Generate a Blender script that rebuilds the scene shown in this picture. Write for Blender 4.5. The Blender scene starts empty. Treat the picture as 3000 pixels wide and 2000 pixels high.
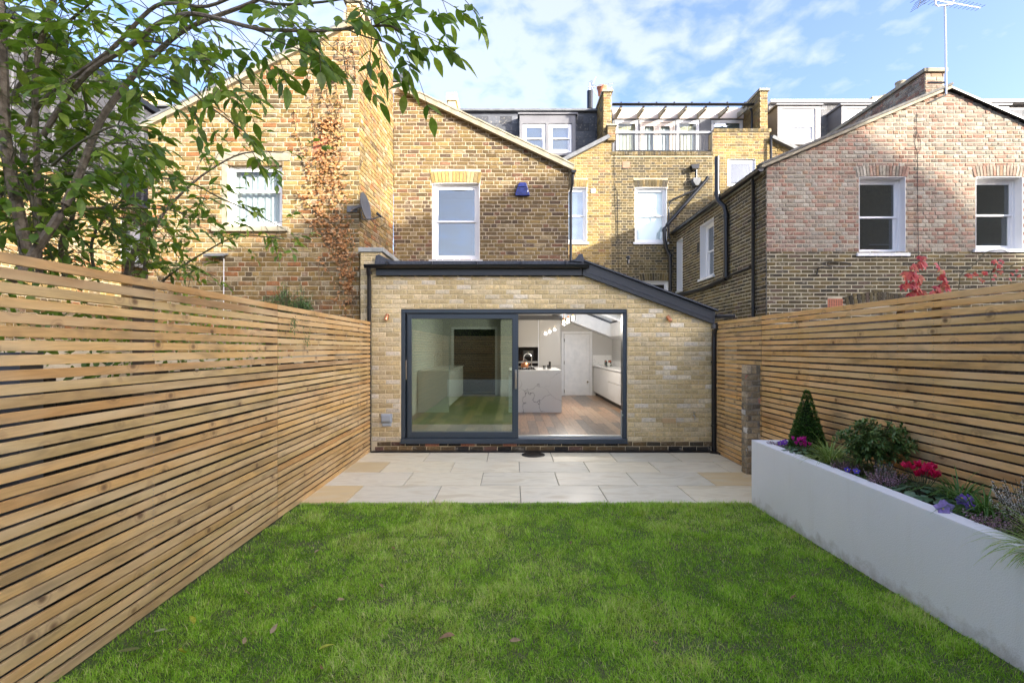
import bpy, bmesh, math, random
import numpy as np
from mathutils import Vector, Matrix
from mathutils.geometry import tessellate_polygon

# ------------------------------------------------------------------ camera, light, exposure
S = bpy.context.scene
COL = S.collection
R = random.Random(11)
NP = np.random.RandomState(5)
rad = math.radians

cam_d = bpy.data.cameras.new('camera')
cam = bpy.data.objects.new('camera', cam_d); COL.objects.link(cam)
cam.location = (0, 0, 1.62); cam.rotation_euler = (rad(90), 0, 0)
cam_d.sensor_width = 36; cam_d.lens = 17.6; cam_d.shift_y = 0.0068
cam_d.clip_start = 0.05; cam_d.clip_end = 3000
S.camera = cam

SUN_EL, SUN_AZ = 18.5, 128.0          # azimuth clockwise from +Y
SUN_STRENGTH, SKY_STRENGTH, EXPOSURE = 3.0, 0.15, 2.15
sd = Vector((math.sin(rad(SUN_AZ)) * math.cos(rad(SUN_EL)), math.cos(rad(SUN_AZ)) * math.cos(rad(SUN_EL)), math.sin(rad(SUN_EL))))
sl = bpy.data.lights.new('sun', 'SUN'); sl.energy = SUN_STRENGTH; sl.angle = rad(0.53); sl.color = (1.0, 0.93, 0.80)
so = bpy.data.objects.new('sun', sl); COL.objects.link(so)
so.rotation_euler = (-sd).to_track_quat('-Z', 'Y').to_euler(); so.location = (30, -30, 25)

S.view_settings.view_transform = 'Standard'; S.view_settings.look = 'None'
S.view_settings.gamma = 1; S.view_settings.exposure = EXPOSURE
S.view_settings.use_curve_mapping = False
S.cycles.max_bounces = 8; S.cycles.diffuse_bounces = 4; S.cycles.glossy_bounces = 4
S.cycles.transparent_max_bounces = 16; S.cycles.transmission_bounces = 6
S.cycles.sample_clamp_indirect = 6
S.cycles.caustics_reflective = False; S.cycles.caustics_refractive = False
S.cycles.use_denoising = True

def N(nt, t, **kw):
    n = nt.nodes.new(t)
    for k, v in kw.items():
        if k.startswith('i_'): n.inputs[k[2:].replace('_', ' ')].default_value = v
        else: setattr(n, k, v)
    return n
def mth(nt, op, a, b=None, c=None, clamp=False):
    n = nt.nodes.new('ShaderNodeMath'); n.operation = op; n.use_clamp = clamp
    for i, v in enumerate((a, b, c)):
        if v is None: continue
        if isinstance(v, (int, float)): n.inputs[i].default_value = v
        else: nt.links.new(v, n.inputs[i])
    return n.outputs[0]
def mixc(nt, f, a, b, mode='MIX'):
    n = nt.nodes.new('ShaderNodeMix'); n.data_type = 'RGBA'; n.blend_type = mode
    for i, v in ((0, f), (6, a), (7, b)):
        if isinstance(v, (int, float)): n.inputs[i].default_value = v
        elif isinstance(v, tuple): n.inputs[i].default_value = (*v[:3], 1)
        else: nt.links.new(v, n.inputs[i])
    return n.outputs[2]
def ramp(nt, f, stops, interp='LINEAR'):
    n = nt.nodes.new('ShaderNodeValToRGB'); n.color_ramp.interpolation = interp
    e = n.color_ramp.elements
    while len(e) < len(stops): e.new(0.5)
    while len(e) > len(stops): e.remove(e[-1])
    for i, (p, c) in enumerate(stops):
        e[i].position = p; e[i].color = (*c, 1) if isinstance(c, tuple) else (c, c, c, 1)
    nt.links.new(f, n.inputs[0]); return n.outputs[0]

# world: physical sky with a thin broken cloud layer drifting overhead
w = bpy.data.worlds.new('World'); S.world = w; w.use_nodes = True
nt = w.node_tree; nt.nodes.clear()
out = N(nt, 'ShaderNodeOutputWorld'); bg = N(nt, 'ShaderNodeBackground'); bg.inputs[1].default_value = SKY_STRENGTH
sky = N(nt, 'ShaderNodeTexSky', sky_type='NISHITA', sun_disc=False)
sky.sun_elevation = rad(SUN_EL); sky.sun_rotation = rad(SUN_AZ); sky.air_density = 0.75; sky.dust_density = 4.0; sky.ozone_density = 1.5
tc = N(nt, 'ShaderNodeTexCoord'); sp = N(nt, 'ShaderNodeSeparateXYZ'); nt.links.new(tc.outputs['Generated'], sp.inputs[0])
zz = mth(nt, 'ADD', mth(nt, 'MAXIMUM', sp.outputs[2], 0.0), 0.22)
px = mth(nt, 'DIVIDE', sp.outputs[0], zz); py = mth(nt, 'DIVIDE', sp.outputs[1], zz)
cb = N(nt, 'ShaderNodeCombineXYZ'); nt.links.new(px, cb.inputs[0]); nt.links.new(py, cb.inputs[1])
n1 = N(nt, 'ShaderNodeTexNoise'); n1.inputs['Scale'].default_value = 11; n1.inputs['Detail'].default_value = 8; n1.inputs['Roughness'].default_value = 0.52; n1.inputs['Distortion'].default_value = 0.2
n2 = N(nt, 'ShaderNodeTexNoise'); n2.inputs['Scale'].default_value = 1.1; n2.inputs['Detail'].default_value = 3
nt.links.new(cb.outputs[0], n1.inputs['Vector']); nt.links.new(cb.outputs[0], n2.inputs['Vector'])
band = mth(nt, 'ABSOLUTE', mth(nt, 'SUBTRACT', mth(nt, 'ADD', px, mth(nt, 'MULTIPLY', py, -0.06)), -0.28))
bandm = mth(nt, 'SUBTRACT', 0.76, mth(nt, 'MULTIPLY', band, 0.42))
cv = mth(nt, 'ADD', mth(nt, 'ADD', mth(nt, 'MULTIPLY', n1.outputs[0], 1.25), mth(nt, 'MULTIPLY', n2.outputs[0], 0.45)), mth(nt, 'SUBTRACT', bandm, 0.55))
cm = ramp(nt, cv, [(0.66, 0.0), (0.80, 0.40), (0.93, 0.85), (1.12, 1.0)])
cmul = mth(nt, 'MULTIPLY', cm, 0.88)
SKYTINT = (1.0, 1.0, 1.0)
skyc = mixc(nt, 1.0, sky.outputs[0], (0.80, 0.835, 0.98), 'MULTIPLY')
skyw = skyc
cloudc = mixc(nt, 1.0, mixc(nt, 1.0, skyc, (.5, .5, .5), 'MULTIPLY'), (1.08, 1.08, 1.05), 'ADD')
col = mixc(nt, cmul, skyw, cloudc)
nt.links.new(col, bg.inputs[0]); nt.links.new(bg.outputs[0], out.inputs[0])

# ------------------------------------------------------------------ measuring helpers
F, CX, HY, CZ = 1150.0, 1176.0, 800.0, 1.62
def PX(x, Y): return (x - CX) / F * Y
def PZ(y, Y): return CZ - (y - HY) / F * Y
def P(x, y, Y): return Vector((PX(x, Y), Y, PZ(y, Y)))

# ------------------------------------------------------------------ mesh helpers
WM = {}
def setpar(o, p):
    o.parent = p
    if p is not None: o.matrix_parent_inverse = WM.get(p.name, Matrix()).inverted()
def thing(name, label, cat, loc=(0, 0, 0), group=None):
    o = bpy.data.objects.new(name, None); COL.objects.link(o); o.location = loc; o.empty_display_size = .2
    o['label'] = label; o['category'] = cat
    if group: o['group'] = group
    WM[o.name] = Matrix.Translation(Vector(loc)); return o
def tag(o, label, cat, group=None):
    o['label'] = label; o['category'] = cat
    if group: o['group'] = group
    return o
def struct(o, label=None):
    o['kind'] = 'structure'
    if label: o['label'] = label
    return o
def stuff(o): o['kind'] = 'stuff'; return o
class Fr:
    """a wall plane: u runs along it, z is up, d points out of it"""
    def __init__(s, O, ang=0):
        a = rad(ang); s.a = a; s.O = Vector(O); s.U = Vector((math.cos(a), math.sin(a), 0)); s.N = Vector((math.sin(a), -math.cos(a), 0))
    def p(s, u, z, d=0): return s.O + s.U * u + s.N * d + Vector((0, 0, z))
class MB:
    def __init__(s): s.v = []; s.f = []
    def add(s, vs, fs):
        o = len(s.v); s.v += [tuple(p) for p in vs]; s.f += [tuple(i + o for i in f) for f in fs]; return s
    BF = [(0, 3, 2, 1), (4, 5, 6, 7), (0, 1, 5, 4), (1, 2, 6, 5), (2, 3, 7, 6), (3, 0, 4, 7)]
    def hexa(s, pts): return s.add(pts, s.BF)
    def box(s, x0, x1, y0, y1, z0, z1):
        return s.hexa([(x0, y0, z0), (x1, y0, z0), (x1, y1, z0), (x0, y1, z0), (x0, y0, z1), (x1, y0, z1), (x1, y1, z1), (x0, y1, z1)])
    def fb(s, fr, u0, u1, z0, z1, d0, d1):
        p = fr.p
        return s.hexa([p(u0, z0, d1), p(u1, z0, d1), p(u1, z0, d0), p(u0, z0, d0), p(u0, z1, d1), p(u1, z1, d1), p(u1, z1, d0), p(u0, z1, d0)])
    def beam(s, a, b, w_, h, up=(0, 0, 1)):
        a = Vector(a); b = Vector(b); t = (b - a).normalized(); sx = t.cross(Vector(up)).normalized() * w_ / 2; sz = sx.normalized().cross(t) * h / 2
        return s.hexa([a - sx - sz, a + sx - sz, b + sx - sz, b - sx - sz, a - sx + sz, a + sx + sz, b + sx + sz, b - sx + sz])
    def tube(s, pts, r, n=8):
        pts = [Vector(p) for p in pts]; rs = r if isinstance(r, (list, tuple)) else [r] * len(pts); vs = []; fs = []
        ref = Vector((0.13, 0.21, 1)).normalized(); m = len(pts)
        for i, p in enumerate(pts):
            t = (pts[min(i + 1, m - 1)] - pts[max(i - 1, 0)]).normalized()
            if abs(t.dot(ref)) > .95: ref = Vector((1, .1, .05)).normalized()
            x = t.cross(ref).normalized(); y = t.cross(x)
            for k in range(n):
                a = 2 * math.pi * k / n; vs.append(p + (x * math.cos(a) + y * math.sin(a)) * rs[i])
        for i in range(m - 1):
            for k in range(n):
                k2 = (k + 1) % n; fs.append((i * n + k, i * n + k2, (i + 1) * n + k2, (i + 1) * n + k))
        fs.append(tuple(range(n))[::-1]); fs.append(tuple((m - 1) * n + k for k in range(n)))
        return s.add(vs, fs)
    def lathe(s, prof, c, n=20, axis=None):
        c = Vector(c); q = Vector(axis).normalized().to_track_quat('Z', 'X') if axis is not None else None; vs = []; fs = []
        for r, z in prof:
            for k in range(n):
                a = 2 * math.pi * k / n; v = Vector((r * math.cos(a), r * math.sin(a), z)); vs.append(c + (q @ v if q else v))
        for i in range(len(prof) - 1):
            for k in range(n):
                k2 = (k + 1) % n; fs.append((i * n + k, i * n + k2, (i + 1) * n + k2, (i + 1) * n + k))
        fs.append(tuple(range(n))[::-1]); fs.append(tuple((len(prof) - 1) * n + k for k in range(n)))
        return s.add(vs, fs)
    def prism(s, poly, d0, d1, fn):
        n = len(poly); vs = [fn(a, b, d0) for a, b in poly] + [fn(a, b, d1) for a, b in poly]
        fs = [tuple(range(n)), tuple(range(2 * n - 1, n - 1, -1))] + [(i, i + n, (i + 1) % n + n, (i + 1) % n) for i in range(n)]
        return s.add(vs, fs)
    def ring(s, fr, u0, u1, z0, z1, w_, d0, d1, wt=None, wb=None):
        wt = w_ if wt is None else wt; wb = w_ if wb is None else wb
        s.fb(fr, u0, u0 + w_, z0, z1, d0, d1); s.fb(fr, u1 - w_, u1, z0, z1, d0, d1)
        s.fb(fr, u0 + w_, u1 - w_, z0, z0 + wb, d0, d1 - .001); s.fb(fr, u0 + w_, u1 - w_, z1 - wt, z1, d0, d1 - .001); return s
    def build(s, name, mat, parent=None, smooth=False, bevel=0, loc=None):
        me = bpy.data.meshes.new(name); me.from_pydata(s.v, [], s.f); me.update()
        bm = bmesh.new(); bm.from_mesh(me); bmesh.ops.recalc_face_normals(bm, faces=bm.faces); bm.to_mesh(me); bm.free()
        o = bpy.data.objects.new(name, me); COL.objects.link(o)
        if mat: me.materials.append(mat)
        if smooth:
            me.shade_smooth()
            try: me.set_sharp_from_angle(angle=rad(40))
            except Exception: pass
        if bevel:
            m = o.modifiers.new('bevel', 'BEVEL'); m.width = bevel; m.segments = 2; m.limit_method = 'ANGLE'
        if parent is not None: setpar(o, parent)
        return o
def XZ(Y0):                        # maps (x, z, depth) for prisms extruded in Y
    return lambda a, b, d: (a, Y0 + d, b)

# ------------------------------------------------------------------ materials
def mat(name, c, rough=.6, metal=0, c2=None, nscale=8, bump=0, bscale=40, spec=.5, stretch=None, coat=0, detail=4, emit=None, estr=0, nlo=.35, nhi=.65):
    m = bpy.data.materials.new(name); m.use_nodes = True; nt = m.node_tree; b = nt.nodes['Principled BSDF']
    b.inputs['Base Color'].default_value = (*c, 1); b.inputs['Roughness'].default_value = rough; b.inputs['Metallic'].default_value = metal
    b.inputs['Specular IOR Level'].default_value = spec; b.inputs['Coat Weight'].default_value = coat
    if emit: b.inputs['Emission Color'].default_value = (*emit, 1); b.inputs['Emission Strength'].default_value = estr
    g = None
    if c2 or bump:
        g = N(nt, 'ShaderNodeNewGeometry').outputs['Position']
        if stretch:
            mp = N(nt, 'ShaderNodeMapping'); mp.inputs['Scale'].default_value = stretch; nt.links.new(g, mp.inputs[0]); g = mp.outputs[0]
    if c2:
        n = N(nt, 'ShaderNodeTexNoise'); n.inputs['Scale'].default_value = nscale; n.inputs['Detail'].default_value = detail; nt.links.new(g, n.inputs['Vector'])
        nt.links.new(ramp(nt, n.outputs[0], [(nlo, c), (nhi, c2)]), b.inputs['Base Color'])
    if bump:
        n = N(nt, 'ShaderNodeTexNoise'); n.inputs['Scale'].default_value = bscale; n.inputs['Detail'].default_value = 5; nt.links.new(g, n.inputs['Vector'])
        bp = N(nt, 'ShaderNodeBump'); bp.inputs['Strength'].default_value = bump; bp.inputs['Distance'].default_value = .01; nt.links.new(n.outputs[0], bp.inputs['Height']); nt.links.new(bp.outputs[0], b.inputs['Normal'])
    return m
def brick_mat(name, cols, attr, dirt=.35, rough=.9, fine=(55, .35), dirtc=(.07, .06, .045), var=(.72, 1.22)):
    m = bpy.data.materials.new(name); m.use_nodes = True; nt = m.node_tree; b = nt.nodes['Principled BSDF']
    b.inputs['Roughness'].default_value = rough; b.inputs['Specular IOR Level'].default_value = .2
    if attr: a = N(nt, 'ShaderNodeAttribute'); a.attribute_name = 'rnd'; f = a.outputs['Fac']
    else: f = N(nt, 'ShaderNodeObjectInfo').outputs['Random']
    tot = sum(c[0] for c in cols); acc = 0; st = []
    for wgt, c in cols: st.append((acc / tot, c)); acc += wgt
    base = ramp(nt, f, st, 'CONSTANT')
    g = N(nt, 'ShaderNodeNewGeometry').outputs['Position']
    f2 = mth(nt, 'FRACT', mth(nt, 'MULTIPLY', f, 97.3))
    base = mixc(nt, 1.0, base, ramp(nt, f2, [(0, var[0]), (1, var[1])]), 'MULTIPLY')
    n = N(nt, 'ShaderNodeTexNoise'); n.inputs['Scale'].default_value = fine[0]; n.inputs['Detail'].default_value = 5; n.inputs['Roughness'].default_value = .65; nt.links.new(g, n.inputs['Vector'])
    base = mixc(nt, 1.0, base, ramp(nt, n.outputs[0], [(.3, 1 - fine[1]), (.7, 1 + fine[1] * .6)]), 'MULTIPLY')
    n3 = N(nt, 'ShaderNodeTexNoise'); n3.inputs['Scale'].default_value = 14; n3.inputs['Detail'].default_value = 4; nt.links.new(g, n3.inputs['Vector'])
    n4 = N(nt, 'ShaderNodeTexNoise'); n4.inputs['Scale'].default_value = 1.3; n4.inputs['Detail'].default_value = 3; nt.links.new(g, n4.inputs['Vector'])
    dm = ramp(nt, mth(nt, 'MULTIPLY', n3.outputs[0], mth(nt, 'ADD', n4.outputs[0], .45)), [(.48, 0.0), (.68, 1.0)])
    base = mixc(nt, mth(nt, 'MULTIPLY', dm, dirt), base, dirtc)
    pale = ramp(nt, n3.outputs[0], [(.30, 1.0), (.42, 0.0)])
    base = mixc(nt, mth(nt, 'MULTIPLY', pale, .35), base, (.55, .50, .40))
    n5 = N(nt, 'ShaderNodeTexNoise'); n5.inputs['Scale'].default_value = .55; n5.inputs['Detail'].default_value = 4; nt.links.new(g, n5.inputs['Vector'])
    base = mixc(nt, 1.0, base, ramp(nt, n5.outputs[0], [(.35, (.80, .79, .78)), (.62, (1.10, 1.09, 1.05))]), 'MULTIPLY')
    nt.links.new(base, b.inputs['Base Color'])
    bp = N(nt, 'ShaderNodeBump'); bp.inputs['Strength'].default_value = .8; bp.inputs['Distance'].default_value = .006
    nt.links.new(mth(nt, 'ADD', n.outputs[0], mth(nt, 'MULTIPLY', n3.outputs[0], .8)), bp.inputs['Height']); nt.links.new(bp.outputs[0], b.inputs['Normal'])
    return m
def wood_mat(name, along, c1=(.60, .395, .170), c2=(.33, .205, .082), pale=(.66, .49, .27), rough=.62, knots=True):
    m = bpy.data.materials.new(name); m.use_nodes = True; nt = m.node_tree; b = nt.nodes['Principled BSDF']
    b.inputs['Roughness'].default_value = rough; b.inputs['Specular IOR Level'].default_value = .3
    g = N(nt, 'ShaderNodeNewGeometry').outputs['Position']; s = N(nt, 'ShaderNodeSeparateXYZ'); nt.links.new(g, s.inputs[0])
    al, ac = (s.outputs[1], s.outputs[0]) if along == 'Y' else (s.outputs[0], s.outputs[1])
    rn = N(nt, 'ShaderNodeObjectInfo').outputs['Random']
    zc = mth(nt, 'ADD', s.outputs[2], ac)
    if along == 'F': zc = s.outputs[0]; al = s.outputs[1]
    off = mth(nt, 'MULTIPLY', rn, 53.0)
    def vec(sa, sz, so=1.0):
        c = N(nt, 'ShaderNodeCombineXYZ'); nt.links.new(mth(nt, 'ADD', mth(nt, 'MULTIPLY', al, sa), mth(nt, 'MULTIPLY', off, 1.7)), c.inputs[0])
        nt.links.new(mth(nt, 'MULTIPLY', zc, sz), c.inputs[1]); nt.links.new(mth(nt, 'MULTIPLY', off, so), c.inputs[2]); return c.outputs[0]
    def noise(v, sc, det=4, ro=.5):
        n = N(nt, 'ShaderNodeTexNoise'); n.inputs['Scale'].default_value = sc; n.inputs['Detail'].default_value = det; n.inputs['Roughness'].default_value = ro; nt.links.new(v, n.inputs['Vector']); return n.outputs[0]
    low = noise(vec(1.0, 9.0), 1.3, 2)
    bands = mth(nt, 'FRACT', mth(nt, 'MULTIPLY', low, 11.0))
    grain = ramp(nt, bands, [(0, .35), (.55, 1.0), (.92, .55), (1.0, .30)])
    fine = noise(vec(6, 330), 1.0, 3, .6)
    col = mixc(nt, mth(nt, 'ADD', mth(nt, 'MULTIPLY', grain, .60), .2), c2, c1)
    col = mixc(nt, ramp(nt, fine, [(.3, 0.0), (.75, .5)]), col, c1)
    tint = ramp(nt, rn, [(0, (1.0, .93, .84)), (.15, (.78, .77, .74)), (.3, (1.10, 1.0, .86)), (.45, (.88, .84, .74)), (.6, (.94, .96, .88)), (.78, (1.16, 1.08, .92)), (.86, (.66, .59, .58)), (.92, (.92, .78, .64))], 'CONSTANT')
    col = mixc(nt, 1.0, col, tint, 'MULTIPLY')
    blot = noise(vec(1.1, 6), 1.0, 3)
    col = mixc(nt, ramp(nt, blot, [(.40, 0.0), (.66, .62)]), col, pale)
    blot2 = noise(vec(2.2, 9, .7), 1.0, 3)
    col = mixc(nt, ramp(nt, blot2, [(.54, 0.0), (.72, .5)]), col, (.15, .11, .06))
    if knots:
        v = N(nt, 'ShaderNodeTexVoronoi'); v.inputs['Scale'].default_value = 11.0; v.inputs['Randomness'].default_value = .8; v.voronoi_dimensions = '3D'
        nt.links.new(vec(.8, 1.0, .8), v.inputs['Vector'])
        scn = N(nt, 'ShaderNodeSeparateColor'); nt.links.new(v.outputs['Color'], scn.inputs[0])
        sel = mth(nt, 'GREATER_THAN', scn.outputs[0], .80)
        k1 = mth(nt, 'MULTIPLY', ramp(nt, v.outputs['Distance'], [(.10, 1.0), (.20, .55), (.30, 0.0)]), sel)
        col = mixc(nt, mth(nt, 'MULTIPLY', k1, .85), col, (.13, .065, .03))
        col = mixc(nt, mth(nt, 'MULTIPLY', mth(nt, 'MULTIPLY', ramp(nt, v.outputs['Distance'], [(.28, 0.0), (.36, .5), (.5, 0.0)]), sel), .7), col, (.22, .13, .065))
    nt.links.new(col, b.inputs['Base Color'])
    bp = N(nt, 'ShaderNodeBump'); bp.inputs['Strength'].default_value = .35; bp.inputs['Distance'].default_value = .003
    nt.links.new(fine, bp.inputs['Height']); nt.links.new(bp.outputs[0], b.inputs['Normal'])
    return m
def glass_mat(name, refl=.45, tint=(.92, .97, .97), fres=True, rough=0.0):
    m = bpy.data.materials.new(name); m.use_nodes = True; nt = m.node_tree; nt.nodes.clear()
    o = N(nt, 'ShaderNodeOutputMaterial'); t = N(nt, 'ShaderNodeBsdfTransparent'); t.inputs[0].default_value = (*tint, 1)
    g = N(nt, 'ShaderNodeBsdfGlossy'); g.inputs['Roughness'].default_value = rough; g.inputs[0].default_value = (1, 1, 1, 1); mx = N(nt, 'ShaderNodeMixShader')
    if fres:
        lw = N(nt, 'ShaderNodeLayerWeight'); lw.inputs[0].default_value = .5
        nt.links.new(mth(nt, 'ADD', mth(nt, 'MULTIPLY', mth(nt, 'POWER', lw.outputs['Facing'], 5.0), .9), refl, clamp=True), mx.inputs[0])
    else: mx.inputs[0].default_value = refl
    nt.links.new(t.outputs[0], mx.inputs[1]); nt.links.new(g.outputs[0], mx.inputs[2]); nt.links.new(mx.outputs[0], o.inputs[0]); return m
def leaf_mat(name, cols, trans=.35, rough=.45, attr=False, spec=.4):
    m = bpy.data.materials.new(name); m.use_nodes = True; nt = m.node_tree; b = nt.nodes['Principled BSDF']; o = nt.nodes['Material Output']
    b.inputs['Roughness'].default_value = rough; b.inputs['Specular IOR Level'].default_value = spec
    if attr: a = N(nt, 'ShaderNodeAttribute'); a.attribute_name = 'rnd'; f = a.outputs['Fac']
    else: f = N(nt, 'ShaderNodeObjectInfo').outputs['Random']
    k = len(cols); c = ramp(nt, f, [(i / max(1, k - 1), cc) for i, cc in enumerate(cols)])
    g = N(nt, 'ShaderNodeNewGeometry').outputs['Position']; n = N(nt, 'ShaderNodeTexNoise'); n.inputs['Scale'].default_value = 60; n.inputs['Detail'].default_value = 2; nt.links.new(g, n.inputs['Vector'])
    c = mixc(nt, 1.0, c, ramp(nt, n.outputs[0], [(.3, .8), (.7, 1.2)]), 'MULTIPLY')
    nt.links.new(c, b.inputs['Base Color'])
    t = N(nt, 'ShaderNodeBsdfTranslucent'); nt.links.new(mixc(nt, 1.0, c, (1.3, 1.35, .7), 'MULTIPLY'), t.inputs[0]); mx = N(nt, 'ShaderNodeMixShader'); mx.inputs[0].default_value = trans
    nt.links.new(b.outputs[0], mx.inputs[1]); nt.links.new(t.outputs[0], mx.inputs[2]); nt.links.new(mx.outputs[0], o.inputs[0]); return m

M = {}
M['white'] = mat('white_paint', (.78, .78, .78), .45, c2=(.70, .71, .72), nscale=6)
M['white_upvc'] = mat('white_window_frame', (.80, .80, .81), .3)
M['old_white'] = mat('worn_white_paint', (.74, .75, .76), .55, c2=(.55, .56, .56), nscale=14, nlo=.5, nhi=.75)
M['anthracite'] = mat('anthracite_metal', (.035, .050, .066), .38, spec=.5)
M['black_plastic'] = mat('black_plastic', (.012, .013, .015), .28)
M['fascia'] = mat('black_fascia', (.022, .027, .033), .42, c2=(.03, .036, .044), nscale=5, stretch=(1, 1, 30))
M['felt'] = mat('roofing_felt', (.045, .052, .065), .85, c2=(.07, .08, .10), nscale=30, bump=.4, bscale=120)
M['grey_stone'] = mat('coping_stone', (.33, .34, .32), .85, c2=(.24, .25, .22), nscale=9, bump=.3)
M['pale_stone'] = mat('pale_stone', (.36, .32, .235), .85, c2=(.24, .22, .16), nscale=7, bump=.4, bscale=30)
M['mortar_pale'] = mat('pale_mortar', (.52, .45, .31), .95, c2=(.43, .37, .25), nscale=5, bump=.6, bscale=90)
M['mortar_ext'] = mat('sandy_mortar', (.66, .55, .34), .95, c2=(.60, .51, .34), nscale=5, bump=.5, bscale=110)
M['mortar_grey'] = mat('grey_mortar', (.48, .41, .29), .95, c2=(.39, .33, .24), nscale=5, bump=.5, bscale=90)
M['mortar_dark'] = mat('dark_mortar', (.12, .10, .08), .95, c2=(.30, .22, .12), nscale=9, bump=.5, bscale=90)
M['lead'] = mat('lead_flashing', (.16, .17, .18), .6, c2=(.11, .115, .12), nscale=6, bump=.2)
M['zinc'] = mat('grey_zinc', (.17, .17, .18), .5, c2=(.14, .14, .15), nscale=2)
M['clad'] = mat('dark_zinc_cladding', (.07, .068, .072), .5, c2=(.055, .054, .058), nscale=2)
M['slate'] = mat('slate', (.12, .13, .15), .65, c2=(.085, .092, .11), nscale=4, bump=.25, bscale=50)
M['slate_light'] = mat('light_slate', (.15, .155, .165), .65, c2=(.12, .125, .135), nscale=4, bump=.25, bscale=50)
M['dark'] = mat('dark_interior', (.03, .03, .032), .9)
M['room'] = mat('dim_room', (.10, .10, .10), .9)
M['curtain'] = mat('white_curtain', (.46, .46, .46), .8)
M['blind'] = mat('pale_blind', (.62, .70, .70), .7)
M['terracotta'] = mat('terracotta', (.48, .17, .09), .8, c2=(.40, .14, .075), nscale=20, bump=.3)
M['cream_clay'] = mat('cream_clay', (.62, .50, .26), .8, c2=(.55, .44, .24), nscale=10, bump=.2)
M['yellow_clay'] = mat('yellow_clay', (.60, .42, .22), .8)
M['chrome'] = mat('chrome', (.75, .75, .75), .12, 1)
M['steel'] = mat('brushed_steel', (.55, .54, .52), .3, 1)
M['copper'] = mat('copper', (.78, .34, .17), .28, 1, c2=(.6, .25, .12), nscale=40)
M['alu'] = mat('aluminium', (.62, .64, .66), .35, 1)
M['winglass'] = glass_mat('window_glass', .19, (.72, .78, .80))
M['darkglass'] = glass_mat('dark_window_glass', .10, (.75, .8, .8))
M['doorglass'] = glass_mat('door_glass', .095, (.84, .90, .84))
M['roofglass'] = glass_mat('rooflight_glass', .04)
# ------------------------------------------------------------------ brickwork
PAL = {
 'ext': [(3, (0.644, 0.518, 0.289)), (3, (0.599, 0.477, 0.259)), (2, (0.674, 0.560, 0.353)), (2, (0.561, 0.451, 0.251)), (1.5, (0.689, 0.605, 0.436)), (1, (0.614, 0.514, 0.323)), (0.8, (0.719, 0.650, 0.519))],
 'left': [(4, (0.309, 0.216, 0.086)), (4, (0.278, 0.182, 0.064)), (3, (0.345, 0.259, 0.130)), (2, (0.318, 0.186, 0.082)), (1.3, (0.309, 0.140, 0.056)), (2, (0.203, 0.148, 0.074)), (1.5, (0.163, 0.118, 0.064)), (1.2, (0.318, 0.212, 0.123)), (1, (0.371, 0.296, 0.183)), (1, (0.301, 0.195, 0.067))],
 'centre': [(4, (0.202, 0.139, 0.060)), (3, (0.168, 0.115, 0.053)), (3, (0.140, 0.096, 0.050)), (2, (0.236, 0.163, 0.065)), (2, (0.115, 0.079, 0.053)), (1, (0.196, 0.104, 0.062)), (1, (0.248, 0.190, 0.108))],
 'pink': [(2.2, (0.331, 0.207, 0.160)), (1.6, (0.310, 0.179, 0.134)), (2.6, (0.344, 0.309, 0.253)), (2, (0.319, 0.260, 0.210)), (2.4, (0.344, 0.247, 0.199)), (1, (0.336, 0.225, 0.154)), (1.2, (0.284, 0.238, 0.194)), (2, (0.362, 0.328, 0.280))],
 'stock': [(3, (0.106, 0.085, 0.052)), (3, (0.137, 0.112, 0.058)), (2, (0.078, 0.068, 0.049)), (2, (0.164, 0.123, 0.055)), (1, (0.123, 0.089, 0.065))],
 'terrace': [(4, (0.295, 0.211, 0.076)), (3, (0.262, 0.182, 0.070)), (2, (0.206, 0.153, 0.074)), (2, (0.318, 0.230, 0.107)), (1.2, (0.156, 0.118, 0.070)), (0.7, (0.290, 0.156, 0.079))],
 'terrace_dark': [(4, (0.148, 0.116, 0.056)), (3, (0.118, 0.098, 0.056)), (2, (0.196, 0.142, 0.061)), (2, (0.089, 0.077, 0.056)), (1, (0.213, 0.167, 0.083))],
 'plinth': [(3, (.10, .085, .06)), (2, (.05, .045, .04)), (2, (.17, .12, .065)), (1, (.25, .17, .08)), (1, (.17, .10, .075))],
 'pier': [(3, (0.319, 0.261, 0.174)), (2, (0.217, 0.189, 0.145)), (2, (0.435, 0.362, 0.261)), (1, (0.435, 0.217, 0.160)), (1, (0.536, 0.522, 0.493))],
}
BM = {}
def bmats(pal, **kw):
    if pal not in BM: BM[pal] = (brick_mat('brick_' + pal, PAL[pal], False, **kw), brick_mat('brickwork_' + pal, PAL[pal], True, **kw))
    return BM[pal]
def brick_geo(q, d0, d1, bev, jit, lean=0, zref=0):
    """one brick as 12 points in (u, z, d); q = x0b, x1b, x1t, x0t, zb, zt"""
    x0b, x1b, x1t, x0t, zb, zt = q; j = lambda: R.uniform(-jit, jit)
    o = [(x0b + j(), zb + j()), (x1b + j(), zb + j()), (x1t + j(), zt + j()), (x0t + j(), zt + j())]
    cxm = sum(a for a, b in o) / 4; czm = sum(b for a, b in o) / 4
    def ins(p):
        a, b = p; da = cxm - a; db = czm - b
        return (a + math.copysign(min(bev, abs(da) * .6), da), b + math.copysign(min(bev, abs(db) * .6), db))
    i = [ins(p) for p in o]; dj = R.uniform(-1, 1) * jit * .8
    return [(a, b, d0) for a, b in o] + [(a, b, d1 - bev * .7 + dj) for a, b in o] + [(a, b, d1 + dj + j() * .6) for a, b in i]
BFACES = [(0, 1, 5, 4), (1, 2, 6, 5), (2, 3, 7, 6), (3, 0, 4, 7), (4, 5, 9, 8), (5, 6, 10, 9), (6, 7, 11, 10), (7, 4, 8, 11), (8, 9, 10, 11)]
BCACHE = {}
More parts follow.
